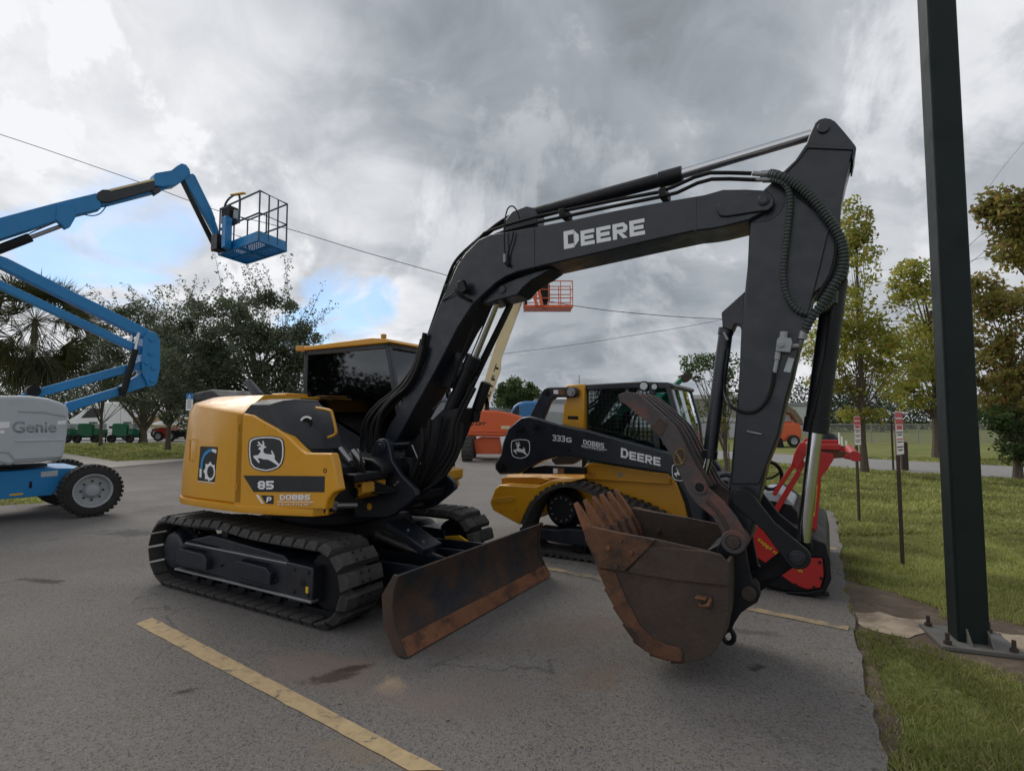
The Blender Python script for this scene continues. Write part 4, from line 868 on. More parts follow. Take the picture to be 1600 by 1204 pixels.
mb = MB(); a, b = EX.at(1168, 673.5, n0+AW+.02), EX.at(1190, 678, n0+AW+.02); mb.tube([a, a+EX.N*.02, b+EX.N*.02, b], .006, 8); mb.build('weld_tab', M['steel'], ARM)
mb = MB(); mb.px(EX, [(1232, 558), (1241, 560), (1235, 582), (1224, 580)], n0+AW+.023, n0+AW+.015); mb.build('sticker', M['greycover'], ARM, smooth=False)
# ---- corrugated hose sleeves and fittings
D1 = n0+AW+.07
hose([(1204, 271, n0+.14), (1216, 274, D1), (1236, 284, D1), (1262, 303, D1), (1290, 335, D1), (1310, 365, D1), (1319, 395, D1), (1315, 425, D1), (1300, 450, D1), (1282, 478, D1), (1266, 500, D1), (1256, 520, D1)], .0265, D1, ARM, 'sleeve', 'hose_sleeve', True)
hose([(1204, 281, n0+.16), (1218, 283, D1), (1230, 293, D1), (1235, 315, D1), (1232, 350, D1), (1227, 390, D1), (1224, 430, D1), (1230, 462, D1), (1244, 482, D1), (1262, 489, D1), (1284, 484, D1-.03), (1300, 470, D1-.08)], .0175, D1, ARM, 'sleeve', 'hose_sleeve', True)
hose([(1225, 284, D1-.04), (1250, 300, D1-.04), (1276, 322, D1-.03), (1300, 352, D1-.03), (1308, 385, D1-.03), (1300, 425, D1-.03), (1286, 450, D1-.03), (1276, 470, D1-.03)], .014, D1, ARM)
hose([(1205, 276), (1222, 290), (1233, 305), (1240, 320)], .012, D1-.06, ARM)
for a, b, r in (((1176, 271), (1188, 272), .016), ((1188, 272), (1205, 271), .022), ((1180, 281), (1192, 281), .014), ((1192, 281), (1206, 281), .019)):
    mb = MB(); mb.cyl(EX.at(*a, n0+.13), EX.at(*b, n0+.13), r, seg=12); mb.build('hose_fitting', M['steel'], BOOM, bevel=.002)
mb = MB(); mb.cyl(EX.at(1256, 517, D1), EX.at(1253, 530, D1), .025, seg=16); mb.cyl(EX.at(1253, 530, D1), EX.at(1250, 540, D1-.02), .016, seg=8); mb.cyl(EX.at(1250, 540, D1-.02), EX.at(1236, 541, D1-.02), .018, seg=8); mb.build('hose_fitting', M['steel'], ARM, bevel=.002)
mb = MB(); mb.px(EX, [(1214, 530), (1218, 526), (1236, 528), (1238, 534), (1234, 550), (1212, 548)], D1+.02, D1-.05)
mb.cyl(EX.at(1225, 518, D1-.01), EX.at(1224, 530, D1-.01), .024, seg=14); mb.cyl(EX.at(1220, 538, D1+.01), EX.at(1220, 538, D1+.04), .018, seg=14)
mb.cyl(EX.at(1216, 549, D1-.01), EX.at(1214, 562, D1-.01), .018, seg=8); mb.cyl(EX.at(1214, 562, D1-.01), EX.at(1210, 582, D1-.01), .012, seg=12); mb.build('valve_block', M['greyrim'], ARM, bevel=.003)
hose([(1210, 580, D1-.01), (1206, 604, D1-.01), (1196, 628, D1-.01), (1178, 643, D1-.01), (1158, 643, D1), (1140, 632, D1-.02), (1132, 610, n0+.05), (1134, 580, n0+.06), (1139, 545, n0+.06)], .0115, D1, ARM)
hose([(1262, 489, D1-.04), (1275, 484, D1-.08), (1290, 486, D1-.1), (1300, 478, D1-.1)], .012, D1, ARM)
mb = MB(); mb.cyl(EX.at(1304, 455, n0+.08), EX.at(1303, 474, n0+.08), .022, seg=14); mb.build('hose_fitting', M['sleeve'], ARM, bevel=.003)
# ---- bucket cylinder
a, b = EX.at(1306, 436, n0), EX.at(1274, 676, n0); t = (b-a).normalized()
mb = MB(); mb.cyl(a, b, .068); mb.cyl(b-t*.10, b, .074); mb.lathe(a-EX.N*.07, EX.N, [(0, .06), (.14, .06)], 20); mb.build('bucket_cylinder', M['char_dk'], exc, bevel=.004)
mb = MB(); e = EX.at(1255, 845, n0); mb.cyl(b-t*.02, e, .040); mb.build('bucket_cylinder_rod', M['chrome'], exc)
mb = MB(); mb.tube([EX.at(1301, 470, n0+.08), EX.at(1290, 560, n0+.075), EX.at(1262, 672, n0+.075)], .012, 8); mb.build('cylinder_pipe', M['hose'], exc)
# ---- thumb cylinder
a, b = EX.at(1135, 512, n0), EX.at(1108, 716, n0); t = (b-a).normalized()
mb = MB(); mb.cyl(a, b, .047); mb.cyl(a, a+t*.05, .052); mb.cyl(b-t*.06, b, .053); mb.build('thumb_cylinder', M['char'], exc, bevel=.004)
mb = MB(); mb.cyl(b-t*.02, EX.at(1094, 765, n0), .027); mb.build('thumb_cylinder_rod', M['chrome'], exc)
mb = MB(); mb.cyl(EX.at(1131, 519, n0+.05), EX.at(1137, 531, n0+.05), .012, seg=10); mb.build('hose_fitting', M['steel'], exc)
# ---- linkage
LW = AW+.065
def link(A, B, ra, rb, s0, name, w=.035, mt='char_dk', waist=.8):
    ua = V(EX.uz(*A, n0+LW)); ub = V(EX.uz(*B, n0+LW)); t = (ub-ua).normalized(); s = V((-t.y, t.x)); P = []
    th = atan2(t.y, t.x)
    for i in range(13): q = th+pi/2+pi*i/12; P.append((ua.x+ra*cos(q), ua.y+ra*sin(q)))
    m = ua.lerp(ub, .5)-s*(ra+rb)/2*waist; P.append((m.x, m.y))
    for i in range(13): q = th-pi/2+pi*i/12; P.append((ub.x+rb*cos(q), ub.y+rb*sin(q)))
    m = ua.lerp(ub, .5)+s*(ra+rb)/2*waist; P.append((m.x, m.y))
    mb = MB(); mb.slab(EX, P, n0+s0*(LW+w/2), n0+s0*(LW-w/2)); return mb.build(name, M[mt], exc, bevel=.006)
for s0 in (1, -1):
    l_ = link((1161, 779), (1246, 869), .068, .074, s0, 'idler_link', waist=.60); 
    u, z = EX.uz(1246, 869, n0+LW); mb = MB(); mb.cyl(EX.p(u, z, n0+s0*(LW-.02)), EX.p(u, z, n0+s0*(LW+.036)), .045); mb.cyl(EX.p(u, z, n0+s0*(LW+.03)), EX.p(u, z, n0+s0*(LW+.046)), .03); mb.build('pin', M['char'], l_, bevel=.004)
link((1246, 869), (1169, 926), .062, .06, .0, 'bucket_link', w=.17, waist=.95)
# ---- thumb
th = [(966, 616), (979, 611.5), (997, 615), (1024, 638), (1053, 664), (1064, 682), (1073, 701), (1085, 724), (1096, 742), (1107, 763), (1130.5, 783), (1150, 807), (1163, 829), (1166, 844), (1158.5, 857), (1143.5, 860), (1131.6, 849), (1126, 828), (1113, 807), (1087, 786), (1074, 769), (1063.6, 745), (1048.5, 712), (1031, 684), (1014, 662), (988, 641), (978, 632), (967, 626)]
TW = .27
thp = EX.pts(th, n0+TW)
def sub_th(i0=0): return thp
mb = MB(); mb.slab(EX, thp, n0+TW, n0+TW-.035); TH = mb.build('thumb', M['thumb'], exc, bevel=.005)
short = EX.pts(th[:10]+th[20:], n0+TW)
for d in (TW-.15, TW-.27, TW-.40):
    mb = MB(); mb.slab(EX, short if d > -.05 else thp, n0+d, n0+d-.03); mb.build('thumb_plate', M['thumb'], TH, bevel=.004)
mb = MB(); mb.slab(EX, thp, n0-TW, n0-TW+.035); mb.build('thumb_plate', M['thumb'], TH, bevel=.005)
mb = MB()
for q in ((1090, 764), (1040, 690), (1010, 645)):
    u, z = EX.uz(*q, n0+TW); mb.cyl(EX.p(u, z, n0+TW-.02), EX.p(u, z, n0-TW+.02), .03)
mb.build('cross_tube', M['thumb'], TH)
u, z = EX.uz(1093.5, 761, n0+TW); mb = MB(); mb.lathe(EX.p(u, z, n0+TW-.02), EX.N, [(0, .048), (.025, .048), (.03, .044), (.03, .03), (.0, .03)], 28); mb.build('lug_ring', M['thumb'], TH)
mb = MB(); mb.cyl(EX.p(u, z, n0+TW), EX.p(u, z, n0+TW+.008), .031); mb.build('lug_hole', M['hose'], TH)
mb = MB(); mb.px(EX, [(1016, 668), (1030, 653), (1043, 662), (1034, 681), (1026, 677)], n0+TW+.005, n0+TW-.003); mb.build('cleat', M['rustdark'], TH, bevel=.001)
u, z = EX.uz(1062, 713, n0+TW); mb = MB(); q = [(u+.041*cos(a)+.012*sin(a), z+.062*sin(a)) for a in [2*pi*i/28 for i in range(28)]]; mb.slab(EX, q, n0+TW+.005, n0+TW-.002); OV = mb.build('oval_badge', M['rustdark'], TH, bevel=.001)
mb = MB(); a = [(u+.038*cos(t)+.011*sin(t), z+.058*sin(t)) for t in [2*pi*i/28 for i in range(28)]]; b = [(u+.034*cos(t)+.010*sin(t), z+.053*sin(t)) for t in [2*pi*i/28 for i in range(28)]]
for i in range(28): mb.face([EX.p(*a[i], n0+TW+.0062), EX.p(*a[(i+1) % 28], n0+TW+.0062), EX.p(*b[(i+1) % 28], n0+TW+.0062), EX.p(*b[i], n0+TW+.0062)])
for k in range(5): mb.box(EX, u-.028+.008*k, u-.022+.010*k+.006, z+.03-.017*k-.006, z+.03-.017*k+.006, n0+TW+.007, n0+TW+.004)
mb.build('badge_ring', M['gold'], OV, smooth=False)
mb = MB(); c1 = [EX.at(x, y, n0+TW+.004) for x, y in ((1104, 782), (1118, 795), (1130, 812), (1139, 832))]; mb.tube(smoothpath(c1, 5), .011, 8); mb.build('groove', M['rustdark'], TH)
u, z = EX.uz(1147, 845, n0+TW); mb = MB(); mb.lathe(EX.p(u, z, n0-TW-.03), EX.N, [(0, .075), (2*TW+.06, .075), (2*TW+.065, .07), (2*TW+.065, .045), (2*TW+.06, .045), (2*TW+.06, 0)], 36); mb.build('pivot_boss', M['thumb'], TH, bevel=.003)
mb = MB(); mb.cyl(EX.p(u, z, n0+TW+.02), EX.p(u, z, n0+TW+.05), .040, seg=8); mb.build('pin', M['rustdark'], TH, bevel=.004)
# ---- bucket
BN = .46
def bslab(L, d0, d1): mb = MB(); mb.slab(EX, EX.pts(L, n0+BN), d0, d1); return mb
shell = [(917, 836), (935, 885), (947, 919), (960, 947), (975, 974), (990, 999), (1014.5, 1020), (1047, 1032), (1072, 1035), (1094, 1031.5), (1112, 1021.5), (1129, 999), (1138, 959), (1139, 914), (1138, 880)]
out = EX.pts(shell, n0+BN); ins = []
for i, p in enumerate(out):
    a = V(out[max(i-1, 0)]); b = V(out[min(i+1, len(out)-1)]); t = (b-a).normalized(); ins.append((p[0]-t.y*.022, p[1]+t.x*.022))
mb = MB(); bm = mb.bm
mb.slab(EX, out+ins[::-1], n0+BN-.003, n0-BN+.003); BK = mb.build('bucket', M['rustdark'], exc, bevel=.002)
sidepl = [(926, 822), (965, 831), (1024.5, 842), (1104, 860), (1126, 866), (1136.6, 877), (1140, 894), (1139, 914), (1138, 959), (1129, 999), (1112, 1021.6), (1094, 1031.5), (1072, 1035), (1047, 1031.5), (1014.5, 1020), (990, 999), (975, 974), (960, 947), (947, 919), (935, 884.6), (917, 836)]
for s0 in (1, -1):
    mb = MB(); mb.slab(EX, EX.pts(sidepl, n0+BN), n0+s0*BN, n0+s0*(BN-.022)); SP = mb.build('side_plate', M['rustdark'], BK, bevel=.004)
    mb = MB(); mb.slab(EX, EX.pts([(1017, 852), (1104, 860), (1126, 866), (1137, 877), (1140, 894), (1139, 914), (1060, 906), (980, 893)], n0+BN), n0+s0*(BN+.018), n0+s0*(BN-.005)); mb.build('reinforcement', M['rust'] if s0 < 0 else M['rustdark'], SP, bevel=.005)
    mb = MB(); mb.slab(EX, EX.pts([(912, 826), (926, 821), (965, 830.5), (1024.5, 842), (1014, 856), (977, 891), (935, 885), (917, 838)], n0+BN), n0+s0*(BN+.026), n0+s0*(BN-.004)); CT = mb.build('side_cutter', M['rust'], SP, bevel=.005)
    for q in ((953, 854), (988, 862), (965, 883), (973, 843)):
        u, z = EX.uz(*q, n0+BN); mb = MB(); mb.cyl(EX.p(u, z, n0+s0*(BN+.02)), EX.p(u, z, n0+s0*(BN+.046)), .019 if q[1] > 845 else .010, seg=6); mb.build('bolt', M['rustdark'] if q[0] == 965 else M['rustorange'], CT, bevel=.003)
    wear = [(933, 886), (944, 888), (962, 893), (972, 918), (985, 946), (1000, 975), (1018, 994), (1040, 1006), (1062, 1011), (1068, 1019), (1066, 1033), (1047, 1031), (1014.5, 1019), (990, 998), (975, 973), (960, 946), (947, 918)]
    mb = MB(); mb.slab(EX, EX.pts(wear, n0+BN), n0+s0*(BN+.014), n0+s0*(BN-.004)); mb.build('wear_strip', M['rust'], SP, bevel=.005)
# stepped wear bars round the outside of the shell
for i in range(1, 8):
    a, b = V(out[i]), V(out[i+1]); mt_ = a.lerp(b, .1); t = (b-a).normalized(); nn = V((t.y, -t.x))
    P = [tuple(a-t*.0), tuple(b-t*.01), tuple(b-t*.01+nn*.010), tuple(a+nn*.022)]
    mb = MB(); mb.slab(EX, P, n0+BN-.01, n0-BN+.01); mb.build('wear_bar', M['rust'], BK, bevel=.003)
# lip and teeth
lipa, lipb = EX.uz(917, 836, n0+BN), EX.uz(928, 866, n0+BN)
mb = MB(); mb.slab(EX, [lipa, (lipa[0]+.045, lipa[1]+.01), (lipb[0]+.05, lipb[1]), lipb], n0+BN-.02, n0-BN+.02); mb.build('lip', M['rustorange'], BK, bevel=.006)
tipp, rootp = EX.uz(896, 786, n0+BN), EX.uz(922, 838, n0+BN)
NT = 6
tv = V(tipp)-V(rootp); tl = tv.length; t = tv.normalized(); s = V((t.y, -t.x))
for k in range(NT):
    dc = n0+BN-.04-(2*BN-.08)*k/(NT-1)
    def sec(f, wd, thk):
        c = V(rootp)+t*tl*f; q = []
        for du, dn in ((-1, -1), (1, -1), (1, 1), (-1, 1)): v = c+s*thk/2*du; q.append(EX.p(v.x, v.y, dc+wd/2*dn))
        return q
    mb = MB(); mb.loft([sec(-.35, .075, .075), sec(.05, .075, .075), sec(.15, .068, .07), sec(.55, .062, .048), sec(.98, .050, .022), sec(1.0, .044, .016)]); T = mb.build('tooth', M['rustorange'], BK, bevel=.005)
    mb = MB(); mb.loft([sec(-.75, .085, .055), sec(-.45, .09, .095), sec(0, .088, .092), sec(.04, .082, .085)]); mb.build('tooth_adapter', M['rust'], T, bevel=.008)
# far inside lip plate edge, and bolts
for q in ((1000, 822), (1029, 829)):
    u, z = EX.uz(*q, n0-BN+.03); mb = MB(); mb.cyl(EX.p(u, z, n0-BN+.02), EX.p(u, z, n0-BN+.05), .022, seg=6); mb.build('bolt', M['rustdark'], BK, bevel=.003)
# step bracket on the near side
u, z = EX.uz(1100, 938, n0+BN); mb = MB(); mb.box(EX, u-.045, u+.05, z-.035, z+.035, n0+BN+.012, n0+BN-.002); SB_ = mb.build('lug_plate', M['rustdark'], BK, bevel=.006)
mb = MB(); mb.box(EX, u-.045, u+.02, z+.018, z+.03, n0+BN+.05, n0+BN); mb.tube([EX.p(u-.03, z-.02, n0+BN), EX.p(u-.01, z-.02, n0+BN+.05), EX.p(u+.03, z-.01, n0+BN+.05), EX.p(u+.04, z+.02, n0+BN)], .011, 8); mb.build('lug_bolt', M['rustorange'], SB_, bevel=.003)
# hinge ears
ear = [(1116, 872), (1124, 850), (1130, 836), (1147, 826), (1163, 838), (1168, 872), (1175, 905), (1186, 915), (1189, 927), (1184, 939), (1172, 946), (1158, 956), (1148, 972), (1142, 986), (1124, 990), (1110, 960)]
for d in (.20, -.20):
    mb = MB(); mb.slab(EX, EX.pts(ear, n0+.2), n0+d+.022, n0+d-.022); E_ = mb.build('hinge_ear', M['char_dk'], BK, bevel=.006)
mb = MB(); u, z = EX.uz(1170, 926, n0+.22); mb.cyl(EX.p(u, z, n0+.245), EX.p(u, z, n0-.245), .045); mb.build('pin', M['rustdark'], BK, bevel=.005)
u, z = EX.uz(1138, 993, n0); mb = MB()
ringp = [EX.p(u+.036*cos(a), z+.046*sin(a)+.0, n0) for a in [2*pi*i/24 for i in range(24)]]; mb.tube(ringp, .0165, 10, closed=True); mb.slab(EX, [(u-.09, z+.02), (u-.02, z+.09), (u+.03, z+.05), (u+.0, z+.03), (u-.03, z-.02)], n0+.015, n0-.015); mb.build('lifting_eye', M['char_dk'], BK)
mb = MB(); mb.slab(EX, EX.pts([(1100, 864), (1126, 850), (1140, 872), (1140, 985), (1125, 990), (1108, 960)], n0+.3), n0+.20, n0-.20); mb.build('hinge_box', M['char_dk'], BK, bevel=.01)
# ================================================================== TRACK LOADER WITH MULCHING HEAD
LP = Pl((.64, 6.53), -30)
ldr = thing('track_loader', LP.p(0, 0, 0), 'yellow compact track loader with black lift arm and mesh side window, parked behind the bucket', 'track loader')
def lpx(L, d0, d1, name, m, par, bevel=.01, **k):
    mb = MB(); mb.px(LP, L, d0, d1); return mb.build(name, M[m], par, bevel=bevel, **k)
# tracks
tp = [LP.uz(x, y, 0) for x, y in ((934, 771), (905, 760), (883, 756), (860, 761), (838, 777), (823, 800), (815, 826), (819, 846), (831, 859))]
tp = tp+[(LP.uz(848, 868, 0)[0], .035)]+[(.3, .03), (.8, .03), (1.30, .03), (1.45, .06), (1.56, .16), (1.57, .28), (1.50, .38), (1.38, .44)]+[LP.uz(x, y, 0) for x, y in ((1000, 796), (966, 784))]
def closed_smooth(P, k=5):
    n = len(P); out = []
    for i in range(n):
        p0, p1, p2, p3 = [V(P[(i+j) % n]) for j in (-1, 0, 1, 2)]
        for j in range(k):
            t = j/k; out.append(tuple(.5*((2*p1)+(-p0+p2)*t+(2*p0-5*p1+4*p2-p3)*t*t+(-p0+3*p1-3*p2+p3)*t**3)))
    return out
TPp = closed_smooth(tp)
area = sum(TPp[i-1][0]*TPp[i][1]-TPp[i][0]*TPp[i-1][1] for i in range(len(TPp)))
if area < 0: TPp = TPp[::-1]
for dd in (0, -1.62):
    mb = MB(); band(mb, LP, TPp, .035, dd, dd-.40)
    pl_, _ = along(TPp, 56)
    for i, (u, z, a) in enumerate(pl_):
        tx, tz = cos(a), sin(a); nx, nz = tz, -tx
        for w0, w1, sh in ((.002, -.13, 0), (-.14, -.26, .03), (-.27, -.402, 0)):
            q = []
            for s_, o_ in ((-.028, -.01), (.028, -.01), (.020, .024), (-.020, .024)):
                q.append((u+tx*(s_+sh)+nx*o_, max(.001, z+tz*(s_+sh)+nz*o_)))
            mb.slab(LP, q, dd+w0, dd+w1)
    mb.build('track', M['rubber'], ldr, smooth=False)
    mb = MB(); u, z = LP.uz(868, 798, 0); mb.lathe(LP.p(u, z, dd-.33), LP.N, [(0, .05), (0, .25), (.06, .25), (.10, .20), (.16, .18), (.16, .03)], 36)
    mb.build('sprocket', M['char_dk'], ldr)
    for k in range(12):
        a = 2*pi*k/12; c = LP.p(u+.14*cos(a), z+.14*sin(a), dd-.17); mb = MB() if k == 0 else mb; mb.cyl(c, c+LP.N*.015, .012, seg=6)
    mb.build('wheel_bolts', M['steel'], ldr)
    for k, uu in enumerate((.12, .42, .72, 1.02)):
        mb = MB(); mb.lathe(LP.p(uu, .135, dd-.3), LP.N, [(0, .03), (0, .09), (.2, .09), (.2, .05), (.22, .05), (.22, .02)], 22); mb.build('track_roller', M['char_dk'], ldr)
    mb = MB(); mb.lathe(LP.p(1.36, .24, dd-.3), LP.N, [(0, .03), (0, .17), (.2, .17), (.2, .12), (.17, .1), (.17, .02)], 30); mb.build('idler_wheel', M['char_dk'], ldr)
    mb = MB(); mb.px(LP, [(838, 824), (870, 828), (885, 826), (925, 828), (1000, 842), (1005, 868), (930, 856), (838, 842)], dd-.05 if dd == 0 else dd-.05, dd-.3); mb.build('track_frame', M['navy'], ldr, bevel=.01)
# chassis
lpx([(790, 742), (912, 746), (914, 728), (918, 723.5), (931, 723.5), (1013, 737), (1043, 740), (1056, 753), (1069, 787), (1077, 820), (1040, 835), (930, 830), (850, 800), (811, 818), (795, 775)], -.42, -1.60, 'chassis', 'yellow', ldr, .015)
lpx([(912.5, 748), (912.5, 729), (918, 723.5), (931, 723.5), (1013, 737), (1044, 740), (1046, 757)], -.34, -.42, 'chassis_rail', 'yellow', ldr, .012)
for q, r, m in (((925.5, 740), .035, 'yellow2'), ((969, 741), .03, 'greyrim')):
    c = LP.at(q[0], q[1], -.34); mb = MB(); mb.lathe(c-LP.N*.01, LP.N, [(0, r), (.03, r), (.03, r*.5), (.0, r*.5)], 24); mb.build('boss', M[m], ldr)
lpx([(773, 763), (781, 757), (838, 760), (859, 750), (900, 750), (870, 762), (848, 770), (828, 786), (812, 820), (770, 797), (765, 785)], -.05, -1.95, 'rear_bumper', 'yellow', ldr, .015)
lpx([(770, 779), (800, 774), (806, 778), (800, 784), (772, 786)], -.04, -.06, 'bumper_rib', 'yellow2', ldr, .004)
lpx([(783, 746), (790, 745), (838, 745), (856, 749), (838, 760), (790, 757), (783, 757)], -.30, -1.7, 'rear_door', 'yellow2', ldr, .01)
for q in ((806, 796), (808, 808), (783, 797)):
    c = LP.at(q[0], q[1], -.05); mb = MB(); mb.cyl(c, c+LP.N*.015, .015, seg=6); mb.build('bolt', M['yellow2'], ldr)
# lower link
lpx([(820, 732), (850, 727), (914, 730), (914, 741), (815, 740)], -.16, -.24, 'lower_link', 'char_dk', ldr)
lpx([(863.5, 730.5), (881.5, 731.5), (881.5, 740.5), (863.5, 739.5)], -.155, -.165, 'warning_label', 'rustorange', ldr, 0)
lpx([(864.5, 731.5), (871, 731.8), (871, 739), (864.5, 738.5)], -.150, -.156, 'label_mark', 'decalwhite', ldr, 0)
# lift arm
armL = [(773, 723.5), (782, 710), (785, 692), (793, 670), (809, 656), (814, 652), (827, 650), (840, 653), (878, 664), (918, 672), (979, 689), (1043, 707), (1062, 716), (1085, 750), (1098, 790), (1098, 822), (1082, 822), (1072, 780), (1056, 750), (1043, 740), (1011, 734), (966, 727.5), (912.6, 718), (886, 713), (868, 714), (849, 719), (825, 731), (811, 740), (780, 741), (773, 733)]
LA = lpx(armL, -.10, -.24, 'lift_arm', 'char', ldr, .02)
mb = MB(); mb.slab(LP, LP.pts(armL, -.10), -1.78, -1.92); mb.build('lift_arm', M['char'], ldr, bevel=.02)
for q, r in (((784, 730), .055), ((814, 669), .05), ((837, 666.5), .045)):
    c = LP.at(q[0], q[1], -.10); mb = MB(); mb.lathe(c-LP.N*.01, LP.N, [(0, r), (.03, r), (.03, r*.55), (.045, r*.5), (.045, 0)], 24); mb.build('pin', M['char_dk'], LA)
shield(LP, (797.5, 685, 829, 717), -.098, LA)
block(LP, '333', (863.5, 688), (883, 690), (863.5, 679), -.099, M['decalwhite'], LA, gap=.22, tx=.2, ty=.17); block(LP, 'G', (885, 690.2), (893, 691), (885, 683), -.099, M['decalwhite'], LA, tx=.22, ty=.18)
block(LP, 'DOBBS', (911.5, 694), (944, 700), (911.5, 686.5), -.099, M['decalwhite'], LA, gap=.2, tx=.22, ty=.18)
lpx([(908, 695.5), (948, 702), (948, 703), (908, 696.5)], -.097, -.10, 'underline', 'decalwhite', LA, 0)
text(LP, 'E Q U I P M E N T', (910, 699.5), (944, 705.5), (910, 697.5), -.099, M['decalwhite'], LA, bold=.0)
block(LP, 'DEERE', (970, 714), (1032, 728), (970.3, 699), -.099, M['decalwhite'], LA, small=.84, gap=.14)
shield(LP, (1049, 723, 1077, 752), -.098, LA)
lpx([(827, 651), (846, 612), (850, 607), (856, 604.5), (897, 604.5), (902, 608), (902, 617), (897, 620.5), (868, 620.5), (860, 626), (848, 655)], -.26, -.34, 'upper_link', 'char', ldr, .012)
for q, r in (((893, 612), .055), ((854, 613), .045)):
    c = LP.at(q[0], q[1], -.26); mb = MB(); mb.lathe(c-LP.N*.01, LP.N, [(0, r), (.025, r), (.025, r*.5), (.04, r*.5), (.04, 0)], 24); mb.build('pin', M['steel' if r > .05 else 'char_dk'], ldr)
lpx([(864, 608), (882, 608), (882, 616.5), (864, 616)], -.253, -.262, 'warning_label', 'rustorange', ldr, 0)
lpx([(865, 609), (872, 609), (872, 615.5), (865, 615)], -.249, -.254, 'label_mark', 'decalwhite', ldr, 0)
# tower, cab
lpx([(884, 601), (912.5, 599.5), (912.5, 672), (878, 665), (880, 633), (884, 625)], -.34, -1.66, 'rear_tower', 'yellow', ldr, .02)
lpx([(880, 664), (884, 659), (894, 656.5), (905, 659), (912, 668), (912, 672)], -.33, -.342, 'tower_trim', 'yellow2', ldr, .003)
lpx([(887, 649.5), (903, 650), (903, 655), (887, 654.5)], -.332, -.342, 'tower_vent', 'char_dk', ldr, .003)
cabp = LP.pts([(913.5, 600), (1000, 596), (1043, 597), (1050, 600), (1052, 604), (1046, 612), (1060, 662), (1066, 700), (1060, 735), (913.5, 718)], -.40)
CABC, CABE = -.40, -1.60
mb = MB(); mb.slab(LP, LP.pts([(913.5, 600), (1000, 596), (1043, 597), (1051, 600), (1052, 604), (1044, 608), (1000, 607), (913.5, 610)], CABC), CABC, CABE); LCAB = mb.build('cab_roof', M['char'], ldr, bevel=.02)
mb = MB()
for a, b in (((913.5, 600), (913.5, 730)), ((913.5, 730), (1066, 735)), ((1044, 604), (1060, 662)), ((1060, 660), (1068, 735)), ((1018, 604), (1030, 735))):
    for d in (CABC-.03, CABE+.03): mb.bar(LP.at(*a, d) if d > -1 else LP.p(*LP.uz(*a, CABC-.03), d), LP.at(*b, d) if d > -1 else LP.p(*LP.uz(*b, CABC-.03), d), .06, .055, LP.U)
mb.build('cab_frame', M['char'], ldr, bevel=.006)
ua, za = LP.uz(917, 609, CABC); ub, zb = LP.uz(1022, 607, CABC); uc, zc = LP.uz(1030, 735, CABC)
win = [(ua, 1.0), (ua, za), (ub, zb), (uc, 1.0)]
mb = MB(); mb.slab(LP, win, CABC-.03, CABC-.036); WIN = mb.build('side_window', M['glassgreen'], ldr, smooth=False)
mb = MB(); k = ua
while k < ub: mb.tube([LP.p(k, 1.0, CABC-.01), LP.p(k, za, CABC-.01)], .0045, 4); k += .05
k = 1.0
while k < za: mb.tube([LP.p(ua, k, CABC-.014), LP.p(ub+.03, k, CABC-.014)], .0045, 4); k += .05
mb.build('wire_mesh', M['char_dk'], WIN, smooth=False)
mb = MB(); mb.slab(LP, win, CABE+.03, CABE+.036); mb.build('side_window', M['glassgreen'], ldr, smooth=False)
u1, z1 = LP.uz(1045, 608, CABC); u2, z2 = LP.uz(1060, 662, CABC)
mb = MB(); sec = []
for u_, z_ in ((u1, z1), (u2, z2), (u2+.05, 1.05)): sec.append([LP.p(u_+.05*(1-((j-4)/4)**2), z_, CABC-.04+(CABE-CABC+.08)*j/8) for j in range(9)])
for a, b in zip(sec, sec[1:]):
    for j in range(8): mb.face([a[j], a[j+1], b[j+1], b[j]])
mb.build('windshield', M['glassgreen'], ldr)
for q, r in (((1006.5, 603), .05), ((1023, 604), .035)):
    c = LP.at(q[0], q[1], CABC); mb = MB(); mb.lathe(c-LP.N*.02, LP.N, [(0, r*1.25), (.035, r*1.2), (.035, r)], 24); H_ = mb.build('lamp_housing', M['char_dk'], ldr); mb = MB(); mb.cyl(c+LP.N*.01, c+LP.N*.022, r*.9); mb.build('headlight', M['lamp'], H_)
mb = MB(); mb.box(LP, .25+.3, .65+.3, .95, 1.15, -.7, -1.3); mb.box(LP, .45, .57, 1.0, 1.75, -.72, -1.28); mb.build('seat', M['plastic'], ldr, bevel=.05)
mb = MB(); c = LP.p(.80, 1.28, -.62); mb.box(LP, .72, .82, 1.12, 1.48, -.58, -.66); mb.build('armrest', M['redseat'], ldr, bevel=.03)
mb = MB(); mb.box(LP, .3, 1.75, .5, .98, -.45, -1.55); mb.build('cab_floor', M['char_dk'], ldr, bevel=.02)
mb = MB(); c = LP.at(905, 600, -.6); mb.tube([c, c+V((0, 0, .12))], .004, 5); mb.build('aerial', M['hose'], ldr)
# hydraulics at the front
mb = MB(); mb.box(LP, 1.55, 1.90, .25, .75, -.35, -1.65); mb.slab(LP, [(1.6, .7), (2.0, .55), (2.0, .2), (1.6, .2)], -.6, -1.4); mb.build('quick_coupler', M['navy'], ldr, bevel=.02)
for d in (-.35, -.45): mb = MB(); mb.tube(smoothpath([LP.p(1.5, .9, d), LP.p(1.75, 1.05, d+.05), LP.p(1.95, .9, d+.1), LP.p(2.0, .65, d)], 6), .018, 8); mb.build('hose', M['hose'], ldr)
u, z = LP.uz(1203, 743, -.5); mb = MB(); mb.tube([LP.p(u+.115*cos(a), z+.15*sin(a), -.5+.05*sin(a)) for a in [2*pi*i/28 for i in range(28)]], .02, 8, closed=True); mb.tube([LP.p(u-.1, z-.05, -.5), LP.p(u+.02, z-.02, -.5), LP.p(u+.1, z+.04, -.5)], .012, 8); mb.build('hose_loop', M['hose'], ldr)
